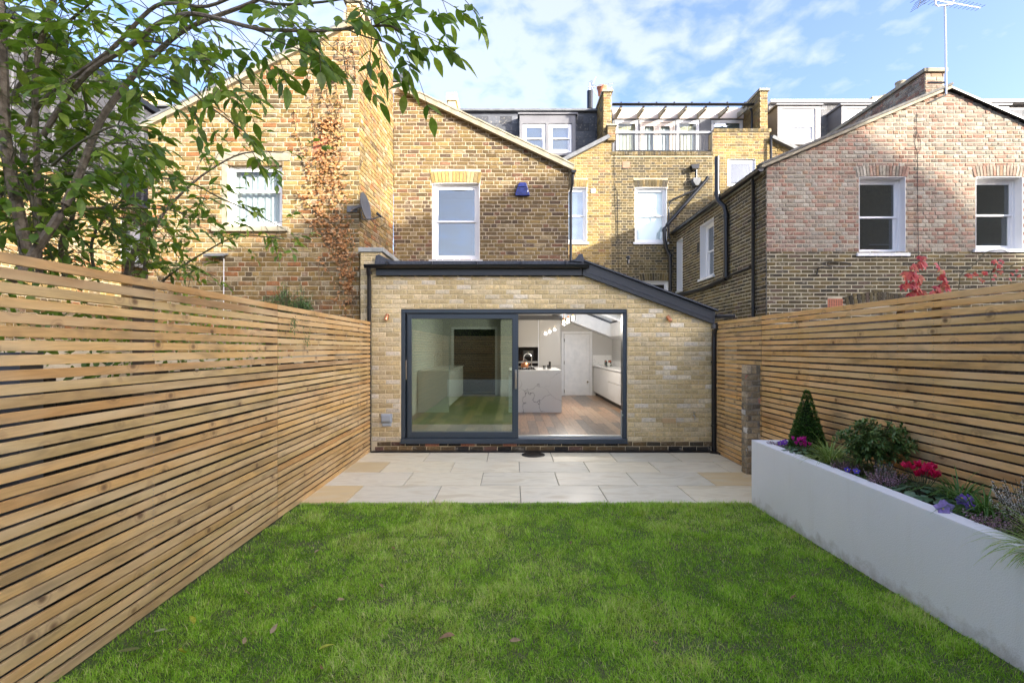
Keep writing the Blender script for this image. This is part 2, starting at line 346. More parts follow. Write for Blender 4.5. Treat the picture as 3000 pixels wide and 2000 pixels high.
def brick_mesh(L, H, bev, jit, mt, k):
    key = (round(L, 4), round(H, 4), mt.name, k)
    if key not in BCACHE:
        g = brick_geo((-L / 2, L / 2, L / 2, -L / 2, -H / 2, H / 2), -.012, .008, bev, jit)
        me = bpy.data.meshes.new('brick'); me.from_pydata([(u, -d, z) for u, z, d in g], [], BFACES); me.update(); me.materials.append(mt)
        BCACHE[key] = me
    return BCACHE[key]
def lay(root, fr, z0, z1, span, holes=(), pal='left', bond='flemish', L=.215, H=.065, j=.010, nparts=300, centre=None, bev=.006, jit=.0022, pname='brick', sname='brickwork', lean=0, mats=None, seed=1, d1=.008, subset=None, kinds=None, start=0.0):
    rr = random.Random(seed); c = H + j; cand = []; rest = []
    k = 0; z = z0
    mi, ma = mats or bmats(pal)
    while z + H * .55 < z1:
        zb, zt = z, min(z + H, z1); sb, stp = span(zb), span(zt)
        if sb and stp:
            lo = min(sb[0], stp[0]); hi = max(sb[1], stp[1])
            if bond == 'stretcher': x = start - (L + j) * (k % 2) / 2; pat = [L]
            elif bond == 'slate': x = start - (L + j) * (k % 2) / 2; pat = [L]
            elif bond == 'mixed_header': x = start - (k % 2) * .17; pat = [.1025, .1025, .215, .1025]
            elif bond == 'header': x = start - (k % 2) * .055; pat = [.1025]
            else: x = start - (k % 2) * (.215 + .1025 + 2 * j) / 2; pat = [.215, .1025]
            per = sum(pat) + j * len(pat)
            x += math.floor((lo - x) / per) * per - per + rr.uniform(-.004, .004); i = 0
            while x < hi:
                l = pat[i % len(pat)]
                if bond == 'flemish' and kinds == 'mixed' and rr.random() < .12: l = .215 + .1025 - l
                segs = [(x, x + l)]
                for (h0, h1, hz0, hz1) in holes:
                    if zt - (zt - zb) * .35 > hz0 and zb + (zt - zb) * .35 < hz1:
                        ns = []
                        for a, b in segs:
                            if h1 <= a or h0 >= b: ns.append((a, b)); continue
                            if a < h0: ns.append((a, h0 - .004))
                            if b > h1: ns.append((h1 + .004, b))
                        segs = ns
                for a, b in segs:
                    q = (max(a, sb[0]), min(b, sb[1]), min(b, stp[1]), max(a, stp[0]), zb, zt)
                    if q[1] - q[0] < .025 or q[2] - q[3] < .012:
                        if max(q[1] - q[0], q[2] - q[3]) < .03: continue
                        q = (q[0], max(q[1], q[0] + .01), max(q[2], q[3] + .01), q[3], zb, zt)
                    full = abs(q[0] - x) < 1e-6 and abs(q[1] - x - l) < 1e-6 and abs(q[3] - x) < 1e-6 and abs(q[2] - x - l) < 1e-6 and abs(zt - zb - H) < 1e-6
                    (cand if full else rest).append(q)
                x += l + j; i += 1
        z += c; k += 1
    if centre: cand.sort(key=lambda q: (abs((q[0] + q[1]) / 2 - centre[0])) + abs(q[4] - centre[1]) * 1.0)
    n = min(nparts, len(cand))
    for q in cand[:n]:
        l = q[1] - q[0]; me = brick_mesh(l, H, bev, jit, mi, rr.randrange(5))
        o = bpy.data.objects.new(pname, me); zc = (q[4] + q[5]) / 2
        o.location = fr.p((q[0] + q[1]) / 2, zc, d1 - .008 - lean * (zc - z0)); o.rotation_euler = (-math.atan(lean), rr.uniform(-.004, .004), fr.a) if lean else (0, rr.uniform(-.006, .006), fr.a)
        COL.objects.link(o); setpar(o, root)
    rest += cand[n:]
    if rest:
        vs = []; fs = []; rv = []
        for q in rest:
            g = brick_geo(q, -.012, d1, bev, jit); o = len(vs)
            vs += [tuple(fr.p(u, zz_, d - lean * (zz_ - z0))) for u, zz_, d in g]; fs += [tuple(i + o for i in f) for f in BFACES]; rv += [rr.random()] * 9
        me = bpy.data.meshes.new(sname); me.from_pydata(vs, [], fs); at = me.attributes.new('rnd', 'FLOAT', 'FACE'); at.data.foreach_set('value', rv); me.materials.append(ma); me.update()
        o = bpy.data.objects.new(sname, me); COL.objects.link(o); setpar(o, root); stuff(o)
def arch(root, fr, u0, u1, z0, h, pal, n=None, rise=.05, nm='arch_brick', indiv=True, seed=3):
    """gauged voussoirs, each a brick standing on end and leaning out"""
    rr = random.Random(seed); n = n or int((u1 - u0) / .078); c = (u0 + u1) / 2; mi, ma = bmats(pal); vs = []; fs = []; rv = []
    for i in range(n):
        def pt(t, b): 
            u = u0 + (u1 - u0) * t; sp_ = (u - c) / ((u1 - u0) / 2)
            return (c + (u - c) * (1 + .10 * b), z0 + rise * (1 - sp_ * sp_) + h * b)
        e = .05 / n
        a, b_, c_, d_ = pt((i + .08) / n, 0), pt((i + .92) / n, 0), pt((i + .92) / n, 1), pt((i + .08) / n, 1)
        g = [(p[0], p[1], -.012) for p in (a, b_, c_, d_)] + [(p[0], p[1], .009) for p in (a, b_, c_, d_)]
        cx = sum(p[0] for p in (a, b_, c_, d_)) / 4; cz = sum(p[1] for p in (a, b_, c_, d_)) / 4
        g += [(p[0] + (cx - p[0]) * .1, p[1] + (cz - p[1]) * .05, .014) for p in (a, b_, c_, d_)]
        if indiv:
            mb = MB(); mb.add([fr.p(*q) for q in g], BFACES); mb.build(nm, mi, root)
        else:
            o = len(vs); vs += [tuple(fr.p(*q)) for q in g]; fs += [tuple(k + o for k in f) for f in BFACES]; rv += [rr.random()] * 9
def slab(root, fr, outline, holes, thick, name, mt, d=0):
    loops = [[Vector((u, z, 0)) for u, z in outline]] + [[Vector((a, c, 0)), Vector((a, d_, 0)), Vector((b, d_, 0)), Vector((b, c, 0))] for a, b, c, d_ in holes]
    tri = tessellate_polygon(loops); flat = [p for l in loops for p in l]; n = len(flat)
    vs = [fr.p(p.x, p.y, d) for p in flat] + [fr.p(p.x, p.y, d - thick) for p in flat]
    fs = [tuple(t) for t in tri] + [tuple(i + n for i in t[::-1]) for t in tri]; o = 0
    for l in loops:
        m = len(l)
        for i in range(m): a, b = o + i, o + (i + 1) % m; fs.append((a, b, b + n, a + n))
        o += m
    mb = MB(); mb.add(vs, fs); return mb.build(name, mt, root)

# ------------------------------------------------------------------ windows
def curtain_mb(fr, u0, u1, z0, z1, d, amp=.02, wl=.09, seed=0):
    rr = random.Random(seed); mb = MB(); n = max(8, int((u1 - u0) / .012)); ph = rr.uniform(0, 6); vs = []; fs = []
    for i in range(n + 1):
        u = u0 + (u1 - u0) * i / n; dd = d + amp * math.sin(u * 6.283 / wl + ph + 1.2 * math.sin(u * 9 + ph)); vs += [fr.p(u, z0, dd), fr.p(u, z1, dd)]
    for i in range(n): fs.append((2 * i, 2 * i + 2, 2 * i + 3, 2 * i + 1))
    mb.add(vs, fs); return mb
def sash(root, fr, u0, u1, z0, z1, dep=.10, fw=.055, sw=.045, mid=.5, glass='winglass', back='room', fm='white_upvc', sill=True, reveal=True, bars=0, sillm='white', curt=None, lab=None, horn=True, roomd=.5, sash2=True, sillx=.06):
    w = MB(); e = .003
    w.ring(fr, u0 + e, u1 - e, z0 + e, z1 - e, fw, -dep - .06, -dep)
    if reveal:
        t = .008
        w.fb(fr, u0 + e, u0 + e + t, z0, z1 - e, -dep - .002, .006); w.fb(fr, u1 - e - t, u1 - e, z0, z1 - e, -dep - .002, .006); w.fb(fr, u0 + e + t, u1 - e - t, z1 - e - t, z1 - e, -dep - .002, .006)
    wo = w.build('window', M[fm], root, bevel=.003)
    if lab: wo['label'] = lab
    a0, a1, b0, b1 = u0 + fw, u1 - fw, z0 + fw, z1 - fw; zm = b0 + (b1 - b0) * mid
    if sash2:
        m = MB(); m.ring(fr, a0 + .002, a1 - .002, zm - .02, b1 - .002, sw, -dep - .045, -dep - .015, wb=.035)
        if bars: m.fb(fr, (a0 + a1) / 2 - .011, (a0 + a1) / 2 + .011, zm, b1, -dep - .04, -dep - .02)
        if horn: pass
        m.build('sash', M[fm], wo, bevel=.003)
        m = MB(); m.ring(fr, a0 + .002, a1 - .002, b0 + .002, zm + .015, sw, -dep - .075, -dep - .047, wb=.06, wt=.035)
        if bars: m.fb(fr, (a0 + a1) / 2 - .011, (a0 + a1) / 2 + .011, b0, zm, -dep - .07, -dep - .05)
        m.build('sash', M[fm], wo, bevel=.003)
        m = MB(); m.fb(fr, a0 + sw, a1 - sw, zm + .012, b1 - sw, -dep - .034, -dep - .028); m.build('pane', M[glass], wo)
        m = MB(); m.fb(fr, a0 + sw, a1 - sw, b0 + .06, zm - .018, -dep - .064, -dep - .058); m.build('pane', M[glass], wo)
    else:
        m = MB(); m.ring(fr, a0 + .002, a1 - .002, b0, b1, sw, -dep - .05, -dep - .012); m.build('sash', M[fm], wo, bevel=.003)
        m = MB(); m.fb(fr, a0 + sw, a1 - sw, b0 + sw, b1 - sw, -dep - .034, -dep - .028); m.build('pane', M[glass], wo)
    m = MB()
    if back in ('room', 'dark'):
        p = fr.p; q = [p(u0, z0, -dep - .09), p(u1, z0, -dep - .09), p(u1, z1, -dep - .09), p(u0, z1, -dep - .09)]; r_ = [p(u0, z0, -dep - roomd), p(u1, z0, -dep - roomd), p(u1, z1, -dep - roomd), p(u0, z1, -dep - roomd)]
        m.add(q + r_, [(4, 5, 6, 7), (0, 1, 5, 4), (1, 2, 6, 5), (2, 3, 7, 6), (3, 0, 4, 7)]); m.build('room_lining', M[back], wo)
    else:
        m.fb(fr, u0, u1, z0, z1, -dep - .13, -dep - .10); m.build('blind', M[back], wo)
    if curt: 
        for k, (c0, c1) in enumerate(curt): curtain_mb(fr, u0 + (u1 - u0) * c0, u0 + (u1 - u0) * c1, z0 + fw, z1 - fw, -dep - .12 if back in ('room', 'dark') else -dep - .09, .012, seed=k).build('curtain', M['curtain'], wo, smooth=True)
    if sill:
        m = MB(); m.fb(fr, u0 - sillx, u1 + sillx, z0 - .06, z0 + .001, -dep, .05); m.build('sill', M[sillm], wo, bevel=.005)
    return wo
def ibeam(root, pts, name, mt, w_, h, up=(0, 0, 1)):
    m = MB()
    for a, b in zip(pts, pts[1:]): m.beam(a, b, w_, h, up)
    return m.build(name, mt, root, bevel=.004)
def pipe(root, pts, r, name='downpipe', mt=None, n=10, collars=()):
    m = MB(); m.tube(pts, r, n)
    for a, b in collars: m.tube([a, b], r * 1.25, n)
    return m.build(name, mt or M['black_plastic'], root, smooth=True)
# ------------------------------------------------------------------ ground
M['soil'] = mat('soil', (.075, .055, .035), .95, c2=(.13, .10, .065), nscale=9, bump=1, bscale=40)
M['turf'] = mat('turf_soil', (.07, .10, .025), .95, c2=(.10, .085, .045), nscale=3.5, bump=1, bscale=60, nlo=.45, nhi=.7)
m = MB(); m.box(-400, 400, -400, 400, -.30, -.10); struct(m.build('ground', M['soil']))
m = MB(); m.box(-2.24, 3.19, -1.75, 5.24, -.09, -.012); struct(m.build('lawn_soil', M['turf']))
M['joint'] = mat('patio_joint', (.42, .38, .30), .9, c2=(.30, .27, .21), nscale=10)
patio = MB().box(-2.26, 3.21, 5.245, 7.925, -.09, -.012).build('patio', M['joint']); struct(patio)
def slabmat(name, a, b, c):
    m = bpy.data.materials.new(name); m.use_nodes = True; nt = m.node_tree; bs = nt.nodes['Principled BSDF']; bs.inputs['Specular IOR Level'].default_value = .28
    g = N(nt, 'ShaderNodeNewGeometry').outputs['Position']; rn = N(nt, 'ShaderNodeObjectInfo').outputs['Random']
    va = N(nt, 'ShaderNodeVectorMath', operation='ADD'); cb = N(nt, 'ShaderNodeCombineXYZ'); nt.links.new(mth(nt, 'MULTIPLY', rn, 40), cb.inputs[0]); nt.links.new(g, va.inputs[0]); nt.links.new(cb.outputs[0], va.inputs[1])
    mp = N(nt, 'ShaderNodeMapping'); mp.inputs['Scale'].default_value = (.8, 2.2, 1); nt.links.new(va.outputs[0], mp.inputs[0])
    n = N(nt, 'ShaderNodeTexNoise'); n.inputs['Scale'].default_value = 2.2; n.inputs['Detail'].default_value = 6; n.inputs['Distortion'].default_value = 1.2; nt.links.new(mp.outputs[0], n.inputs['Vector'])
    c_ = ramp(nt, n.outputs[0], [(.3, a), (.5, b), (.72, c)])
    c_ = mixc(nt, 1.0, c_, ramp(nt, rn, [(0, (.93, .93, .92)), (.5, (1.02, 1.0, .97)), (1, (1.06, 1.02, .93))]), 'MULTIPLY')
    nt.links.new(c_, bs.inputs['Base Color'])
    n2 = N(nt, 'ShaderNodeTexNoise'); n2.inputs['Scale'].default_value = 1.3; nt.links.new(va.outputs[0], n2.inputs['Vector'])
    nt.links.new(ramp(nt, n2.outputs[0], [(.35, .44), (.65, .62)]), bs.inputs['Roughness'])
    n3 = N(nt, 'ShaderNodeTexNoise'); n3.inputs['Scale'].default_value = 18; n3.inputs['Detail'].default_value = 4; nt.links.new(mp.outputs[0], n3.inputs['Vector'])
    bp = N(nt, 'ShaderNodeBump'); bp.inputs['Strength'].default_value = .12; bp.inputs['Distance'].default_value = .004; nt.links.new(n3.outputs[0], bp.inputs['Height']); nt.links.new(bp.outputs[0], bs.inputs['Normal'])
    return m
M['sandstone'] = slabmat('sandstone', (.60, .56, .43), (.72, .68, .54), (.60, .54, .39))
M['sandstone_y'] = slabmat('yellow_sandstone', (.62, .51, .32), (.66, .53, .30), (.66, .58, .42))
rows = [(7.79, 7.17, [-1.274, -.361, .596, 1.51, 2.44], ()), (7.165, 6.565, [-1.738, -.813, .10, 1.02, 1.947, 2.872], (0,)),
        (6.56, 5.925, [-1.286, -.374, .557, 1.489, 2.42], (5,)), (5.92, 5.27, [-1.753, -.832, .093, 1.017, 1.95], (0,))]
for (ya, yb, xs, yel) in rows:
    ed = [-2.235] + xs + [3.17]
    for i in range(len(ed) - 1):
        m = MB(); g = .005; m.box(ed[i] + g, ed[i + 1] - g, yb + g, ya - g, -.03, R.uniform(-.001, .002))
        m.build('paving_slab', M['sandstone_y' if i in yel else 'sandstone'], patio, bevel=.003)
m = MB(); m.box(-2.2, 3.1, 7.80, 7.92, -.03, .012); m.build('drainage_strip', M['black_plastic'], patio)
# manhole
mh = thing('manhole_cover', 'round black drain cover set in the pale patio below the glass door', 'drain cover', (.323, 7.62, 0))
MB().lathe([(.178, -.01), (.178, .006), (.17, .010), (.16, .010)], (.323, 7.62, 0), 32).build('cover_rim', M['black_plastic'], mh)
m = MB(); m.lathe([(.158, -.01), (.158, .008)], (.323, 7.62, 0), 32)
for i in range(-6, 7):
    hh = math.sqrt(max(0, .15 ** 2 - (i * .023) ** 2)); m.box(.323 + i * .023 - .006, .323 + i * .023 + .006, 7.62 - hh, 7.62 + hh, .008, .012)
m.build('lid', M['black_plastic'], mh)

# ------------------------------------------------------------------ kitchen extension
EY = 7.93; ef = Fr((0, EY, 0), 0)
bmats('ext', dirt=.22, var=(.86, 1.10), fine=(45, .30))
ext = thing('kitchen_extension', 'low cream brick extension with black roof edges and a wide grey sliding door', 'extension', (.4, EY, 0))
def rgt(z): return 3.165 if z <= 2.02 else 1.117 + (2.76 - z) / .74 * 2.048
def sp_ext(z):
    if z > 3.14: return None
    if z > 2.76: return (-2.40, -2.07)
    return (-2.40, rgt(z))
DU0, DU1, DZ0, DZ1 = PX(920.5, EY), PX(1440.5, EY), PZ(1016, EY), PZ(709.5, EY)
slab(ext, ef, [(-2.395, .0), (3.16, 0), (3.16, 2.02), (1.117, 2.757), (-2.075, 2.757), (-2.075, 3.14), (-2.395, 3.14)], [(DU0, DU1, DZ0, DZ1)], .26, 'wall', M['mortar_ext'])
lay(ext, ef, .155, 3.14, sp_ext, [(DU0, DU1, DZ0 - .01, DZ1 + .004)] + [(PX(1521, EY), PX(1552, EY), PZ(971, EY), PZ(960, EY))], 'ext', 'stretcher', centre=(1.9, 1.2), seed=2, nparts=300, start=.03, bev=.008)
bmats('plinth', dirt=.5)
AB = [PX(x, EY) for x in (977, 1059, 1155.5)]
lay(ext, ef, .002, .152, lambda z: (-2.17, 3.16), [(a, a + .215, .078, .15) for a in AB] + [(DU0, DU1, .14, .2)], 'plinth', 'stretcher', centre=(0, 0), seed=5, nparts=60, jit=.004)
for i, (a, z, mt, w_, h_) in enumerate([(AB[0], .077, 'terracotta', .215, .062), (AB[1], .077, 'terracotta', .215, .062), (AB[2], .077, 'terracotta', .215, .062), (PX(1521, EY), PZ(970.5, EY), 'yellow_clay', .214, .068)]):
    m = MB(); c = 9; fr = ef; cw = w_ / c; rr_ = 2
    for q in range(c + 1): m.fb(fr, a + q * cw - .006 if q else a, a + q * cw + .006 if q < c else a + w_, z + .0005, z + h_ - .0005, -.01, .011)
    for q in range(3): zc_ = z + (h_ - .012) * q / 2; m.fb(fr, a + .001, a + w_ - .001, zc_, zc_ + .012, -.01, .012)
    ab = m.build('air_brick', M[mt], ext); m = MB(); m.fb(fr, a, a + w_, z, z + h_, -.011, -.004); m.build('void', M['dark'], ab)
# parapet stub and coping on the left party wall
m = MB(); m.box(-2.39, -2.08, EY + .262, 9.98, 2.6, 3.138); m.build('parapet', M['mortar_ext'], ext)
lay(ext, Fr((-2.078, 0, 0), 90), 2.75, 3.13, lambda z: (EY + .02, 9.95), (), 'ext', 'stretcher', nparts=0, sname='parapet_brickwork')
m = MB(); m.box(-2.43, -2.03, 7.90, 9.95, 3.142, 3.215); m.build('coping', M['grey_stone'], ext, bevel=.008)
# roof edge: felt kerb, gutter, fascia
m = MB(); m.box(-2.05, 1.117, 7.825, 9.98, 2.925, 2.99); m.build('roof', M['felt'], ext, bevel=.01)
m = MB(); m.add([(-2.15, 7.82, 2.93), (-2.0, 7.82, 2.93), (-1.86, 7.82, 2.99), (-1.97, 7.82, 3.03), (-2.08, 7.82, 3.09), (-2.13, 7.82, 3.07),
                 (-2.15, 8.2, 2.93), (-2.0, 8.2, 2.93), (-1.86, 8.2, 2.99), (-1.97, 8.2, 3.03), (-2.08, 8.2, 3.09), (-2.13, 8.2, 3.07)], [(0, 1, 2, 3, 4, 5), (11, 10, 9, 8, 7, 6)] + [(i, i + 6, (i + 1) % 6 + 6, (i + 1) % 6) for i in range(6)])
m.build('roof_kerb', M['felt'], ext, bevel=.006)
m = MB(); q = [(.90, 2.985), (1.0, 3.02), (1.04, 3.09), (1.10, 3.095), (1.125, 3.0), (1.10, 2.96)]; m.prism(q, 0, .5, XZ(7.80)); m.build('roof_kerb', M['felt'], ext, bevel=.006)
m = MB(); m.box(-2.14, 1.10, 7.87, 7.928, 2.768, 2.924); m.build('fascia', M['fascia'], ext, bevel=.004)
def gutter(p0, p1, r, root, side=Vector((0, 0, 0)), name='gutter', nclip=5):
    p0 = Vector(p0); p1 = Vector(p1); t = (p1 - p0).normalized(); x = t.cross(Vector((0, 0, 1))).normalized(); m = MB(); vs = []; fs = []; n = 9
    for q in (p0, p1):
        for rr_ in (r, r - .004):
            for k in range(n): a = math.pi * k / (n - 1); vs.append(q + x * rr_ * math.cos(a) - Vector((0, 0, rr_ * math.sin(a))))
    for k in range(n - 1):
        fs += [(k, k + 1, 2 * n + k + 1, 2 * n + k), (n + k, 3 * n + k, 3 * n + k + 1, n + k + 1), (k, n + k, n + k + 1, k + 1), (2 * n + k, 2 * n + k + 1, 3 * n + k + 1, 3 * n + k)]
    fs += [(0, 2 * n, 3 * n, n), (n - 1, 2 * n - 1, 4 * n - 1, 3 * n - 1), tuple(range(n)), tuple(range(3 * n - 1, 2 * n - 1, -1))]
    m.add(vs, fs)
    for i in range(nclip):
        c = p0 + (p1 - p0) * ((i + .5) / nclip); m.tube([c - t * .012, c + t * .012], r * 1.04, 12)
    return m.build(name, M['black_plastic'], root, smooth=True)
gutter((-2.30, 7.812, 2.925), (1.20, 7.812, 2.925), .055, ext)
pipe(ext, [(-2.245, 7.815, 2.90), (-2.245, 7.83, 2.80), (-2.245, 7.87, 2.72), (-2.245, 7.87, .0)], .034, collars=[((-2.245, 7.87, 2.28), (-2.245, 7.87, 2.25)), ((-2.245, 7.87, 2.83), (-2.245, 7.87, 2.79))])
# sloping verge board on the right
VT = [(1.127, 3.01), (3.215, 2.225)]; VB = [(1.10, 2.765), (3.175, 1.995)]
m = MB(); m.prism([(1.106, 2.771), (3.18, 1.999), (3.20, 2.20), (1.127, 2.985)], 0, .055, XZ(7.865)); m.build('verge_board', M['fascia'], ext, bevel=.004)
m = MB(); m.prism([(1.115, 2.84), (3.183, 2.066), (3.186, 2.078), (1.116, 2.852)], -.006, .0, XZ(7.864)); m.build('verge_seam', M['felt'], ext)
m = MB(); m.prism([(1.12, 2.99), (3.225, 2.205), (3.235, 2.225), (1.13, 3.012)], -.03, .06, XZ(7.86)); m.build('verge_trim', M['felt'], ext)
# side return roof with its long rooflight
def zi(x): return 1.905 + .39 * (3.0 - x)
def zo(x): return 2.215 + .385 * (3.17 - x)
def roofpiece(xa, xb, ya, yb, mb): mb.prism([(xa, zi(xa)), (xb, zi(xb)), (xb, zo(xb)), (xa, zo(xa))], 0, yb - ya, XZ(ya))
m = MB(); roofpiece(1.13, 3.15, 7.935, 8.9, m); roofpiece(1.13, 3.15, 14.5, 15.2, m); roofpiece(1.13, 1.35, 8.9, 14.5, m); roofpiece(2.85, 3.15, 8.9, 14.5, m)
m.build('side_return_roof', M['white'], ext)
m = MB()
for (xa, xb, ya, yb) in ((1.1, 3.2, 7.93, 8.9), (1.1, 3.2, 14.5, 14.98), (1.1, 1.35, 8.9, 14.5), (2.85, 3.2, 8.9, 14.5)):
    m.prism([(xa, zo(xa) + .003), (xb, zo(xb) + .003), (xb, zo(xb) + .02), (xa, zo(xa) + .02)], 0, yb - ya, XZ(ya))
m.build('roof_covering', M['felt'], ext)
m = MB(); m.prism([(1.33, zo(1.33) + .03), (2.87, zo(2.87) + .03), (2.87, zo(2.87) + .04), (1.33, zo(1.33) + .04)], 0, 5.64, XZ(8.88)); m.build('rooflight_glass', M['roofglass'], ext)
m = MB()
for y in (10.3, 11.7, 13.1): m.prism([(1.33, zo(1.33) - .03), (2.87, zo(2.87) - .03), (2.87, zo(2.87) + .029), (1.33, zo(1.33) + .029)], 0, .05, XZ(y))
m.build('rooflight_bar', M['white'], ext)
# right end: grey end cap, hopper, downpipe
pipe(ext, [(3.205, 7.82, 2.02), (3.205, 7.82, 1.93), (3.185, 7.86, 1.87), (3.175, 7.86, 1.80), (3.175, 7.86, .01)], .040, collars=[((3.175, 7.86, 1.42), (3.175, 7.86, 1.40)), ((3.175, 7.86, .42), (3.175, 7.86, .395))])
m = MB(); m.box(3.14, 3.25, 7.80, 7.90, 1.93, 2.0); m.build('gutter_outlet', M['lead'], ext, bevel=.006)
m = MB(); m.box(3.2, 3.5, 7.83, 7.95, 2.10, 2.15); m.build('gutter', M['black_plastic'], ext, bevel=.01)
m = MB(); m.lathe([(.10, -.01), (.10, .012), (.05, .016)], (3.16, 7.78, 0), 20); m.build('gully', M['black_plastic'], ext)
m = MB(); m.tube([P(1443, 605, 9.2), P(1443, 596, 9.2)], .022); m.lathe([(.02, 0), (.045, .02), (.045, .05), (.02, .07)], P(1443, 596, 9.2), 10)
m.build('roof_vent', M['black_plastic'], ext, smooth=True)
# sliding door
m = MB(); e = .004
m.fb(ef, DU0 + e, DU1 - e, DZ0, DZ0 + .065, -.16, .045)            # sill
m.fb(ef, DU0 + e, DU0 + .066, DZ0 + .066, DZ1 - e, -.16, -.012)
m.fb(ef, DU1 - .066, DU1 - e, DZ0 + .066, DZ1 - e, -.16, -.012)
m.fb(ef, DU0 + .067, DU1 - .067, DZ1 - .075, DZ1 - e, -.16, -.010)
m.fb(ef, DU0 + .02, DU1 - .02, DZ1 - .060, DZ1 - .03, -.010, .006)
m.fb(ef, DU0 - .01, DU1 + .01, DZ0 - .012, DZ0 - .001, -.02, .052)
door = m.build('sliding_door', M['anthracite'], ext, bevel=.003)
LU0, LU1, LZ0, LZ1 = PX(935, EY) , PX(1190.4, EY), DZ0 + .068, DZ1 - .078
m = MB(); lf = Fr((0, EY, 0), 0); m.ring(lf, LU0, LU1, LZ0, LZ1, .064, -.075, -.02, wt=.074, wb=.094); m.fb(lf, LU1 - .095, LU1 - .064, LZ0 + .094, LZ1 - .074, -.075, -.022)
m.build('door_leaf_frame', M['anthracite'], door, bevel=.003)
m = MB(); m.fb(lf, LU0 + .060, LU1 - .090, LZ0 + .09, LZ1 - .07, -.056, -.044); m.build('pane', M['doorglass'], door)
# second leaf parked behind the first
m = MB(); m.ring(lf, LU0 - .035, LU1 - .04, LZ0, LZ1, .06, -.15, -.10, wt=.07, wb=.09); m.build('door_leaf_frame', M['anthracite'], door, bevel=.003)
m = MB(); m.fb(lf, LU0 + .02, LU1 - .095, LZ0 + .085, LZ1 - .065, -.13, -.12); m.build('pane', M['roofglass'], door)
def handle(u, z0, z1, d):
    m = MB(); m.fb(lf, u - .018, u + .018, z0, z1, d, d + .012); m.tube([lf.p(u, z1 - .04, d + .01), lf.p(u, z1 - .04, d + .045), lf.p(u, z0 + .04, d + .045), lf.p(u, z0 + .04, d + .01)], .010, 8)
    return m.build('door_handle', M['steel'], door, bevel=.002)
handle(PX(1185, EY), PZ(893, EY), PZ(849, EY), -.02); 
m = MB(); m.fb(lf, LU0 - .03, LU0 - .012, PZ(872, EY), PZ(827, EY), -.055, -.03); m.build('door_handle', M['steel'], door, bevel=.003)
m = MB(); m.fb(ef, LU1 + .004, DU1 - .07, DZ0 + .0655, DZ0 + .10, -.13, -.05); m.fb(ef, DU1 - .085, DU1 - .068, DZ0 + .11, DZ0 + .50, -.10, -.05); m.build('door_track', M['alu'], door)
m = MB()
for z in (.55, 1.95): m.fb(ef, DU1 - .074, DU1 - .062, z, z + .03, -.06, -.008)
m.build('latch_plate', M['chrome'], door)

# ------------------------------------------------------------------ wall fittings on the extension
def wall_lamp(x, y, tilt, lab):
    c = P(x, y, EY - .055); t = thing('wall_lamp', lab, 'wall lamp', (c.x, EY, c.z), 'copper spot lamps on the extension wall')
    MB().lathe([(.028, 0), (.028, .012), (.012, .016), (.012, .04)], (c.x, EY - .008, c.z + .01), 14, (0, -1, 0)).build('wall_plate', M['copper'], t, smooth=True)
    ax = Vector((tilt, -.45, -1)).normalized()
    MB().lathe([(.026, -.055), (.030, -.05), (.030, .045), (.027, .048), (.024, .045), (.024, .03)], c + Vector((0, -.01, 0)), 18, ax).build('lamp_body', M['copper'], t, smooth=True)
    MB().lathe([(.001, .0405), (.023, .041)], c + Vector((0, -.01, 0)), 14, ax).build('lens', M['steel'], t)
wall_lamp(888, 729, -.25, 'small copper spot lamp on the brick between downpipe and sliding door')
wall_lamp(1537, 732, .55, 'small copper spot lamp under the sloping roof edge')
c = P(889, 964, EY); t = thing('outdoor_socket', 'grey weatherproof socket box on the brick beside the left fence', 'socket box', c)
m = MB(); m.fb(ef, c.x - .088, c.x + .088, c.z - .045, c.z + .10, .004, .05); m.build('housing', mat('grey_plastic', (.30, .34, .38), .4), t, bevel=.012)
m = MB(); m.fb(ef, c.x - .075, c.x + .075, c.z - .02, c.z + .085, .05, .075); m.build('lid', bpy.data.materials['grey_plastic'], t, bevel=.012)
m = MB(); m.fb(ef, c.x - .07, c.x + .07, c.z - .095, c.z - .047, .004, .042); m.build('cable_entry', bpy.data.materials['grey_plastic'], t, bevel=.008)
c = P(1592, 953, EY); t = thing('garden_tap', 'small metal garden tap on the brick near the right downpipe', 'tap', c)
m = MB(); m.tube([(c.x, EY + .01, c.z), (c.x, EY - .05, c.z), (c.x, EY - .075, c.z - .02), (c.x, EY - .078, c.z - .06)], .012, 10); m.lathe([(.017, 0), (.017, .02)], (c.x, EY - .03, c.z), 8, (0, -1, 0)); m.build('spout', M['steel'], t, smooth=True)
m = MB(); m.tube([(c.x, EY - .045, c.z), (c.x, EY - .045, c.z + .045)], .008); m.beam((c.x - .03, EY - .045, c.z + .05), (c.x + .03, EY - .045, c.z + .05), .012, .01); m.build('lever', M['steel'], t)

# ------------------------------------------------------------------ kitchen seen through the door
FZ = .20; KB = 15.2
M['kwall'] = mat('kitchen_wall', (.52, .51, .49), .7)
M['kwall_l'] = mat('kitchen_side_wall', (.62, .61, .58), .7)
M['cab'] = mat('gloss_cabinet', (.50, .48, .44), .6, coat=.4)
M['cab_w'] = mat('gloss_white_cabinet', (.66, .65, .63), .5, coat=.6)
M['oven'] = mat('black_glass', (.008, .008, .009), .08)
fl = MB().box(-2.1, 3.1, 8.06, 15.6, .12, FZ - .02).build('kitchen_floor', M['dark']); struct(fl)
fmats = []
for i, (a, b) in enumerate([((.44, .27, .165), (.26, .165, .105)), ((.30, .21, .15), (.16, .12, .095)), ((.48, .33, .22), (.31, .22, .15)), ((.24, .18, .14), (.12, .10, .085))]):
    fmats.append(mat('floor_board_wood', a, .34, c2=b, nscale=5, stretch=(6, .7, 1), detail=6, nlo=.3, nhi=.7))
x = -2.1; i = 0
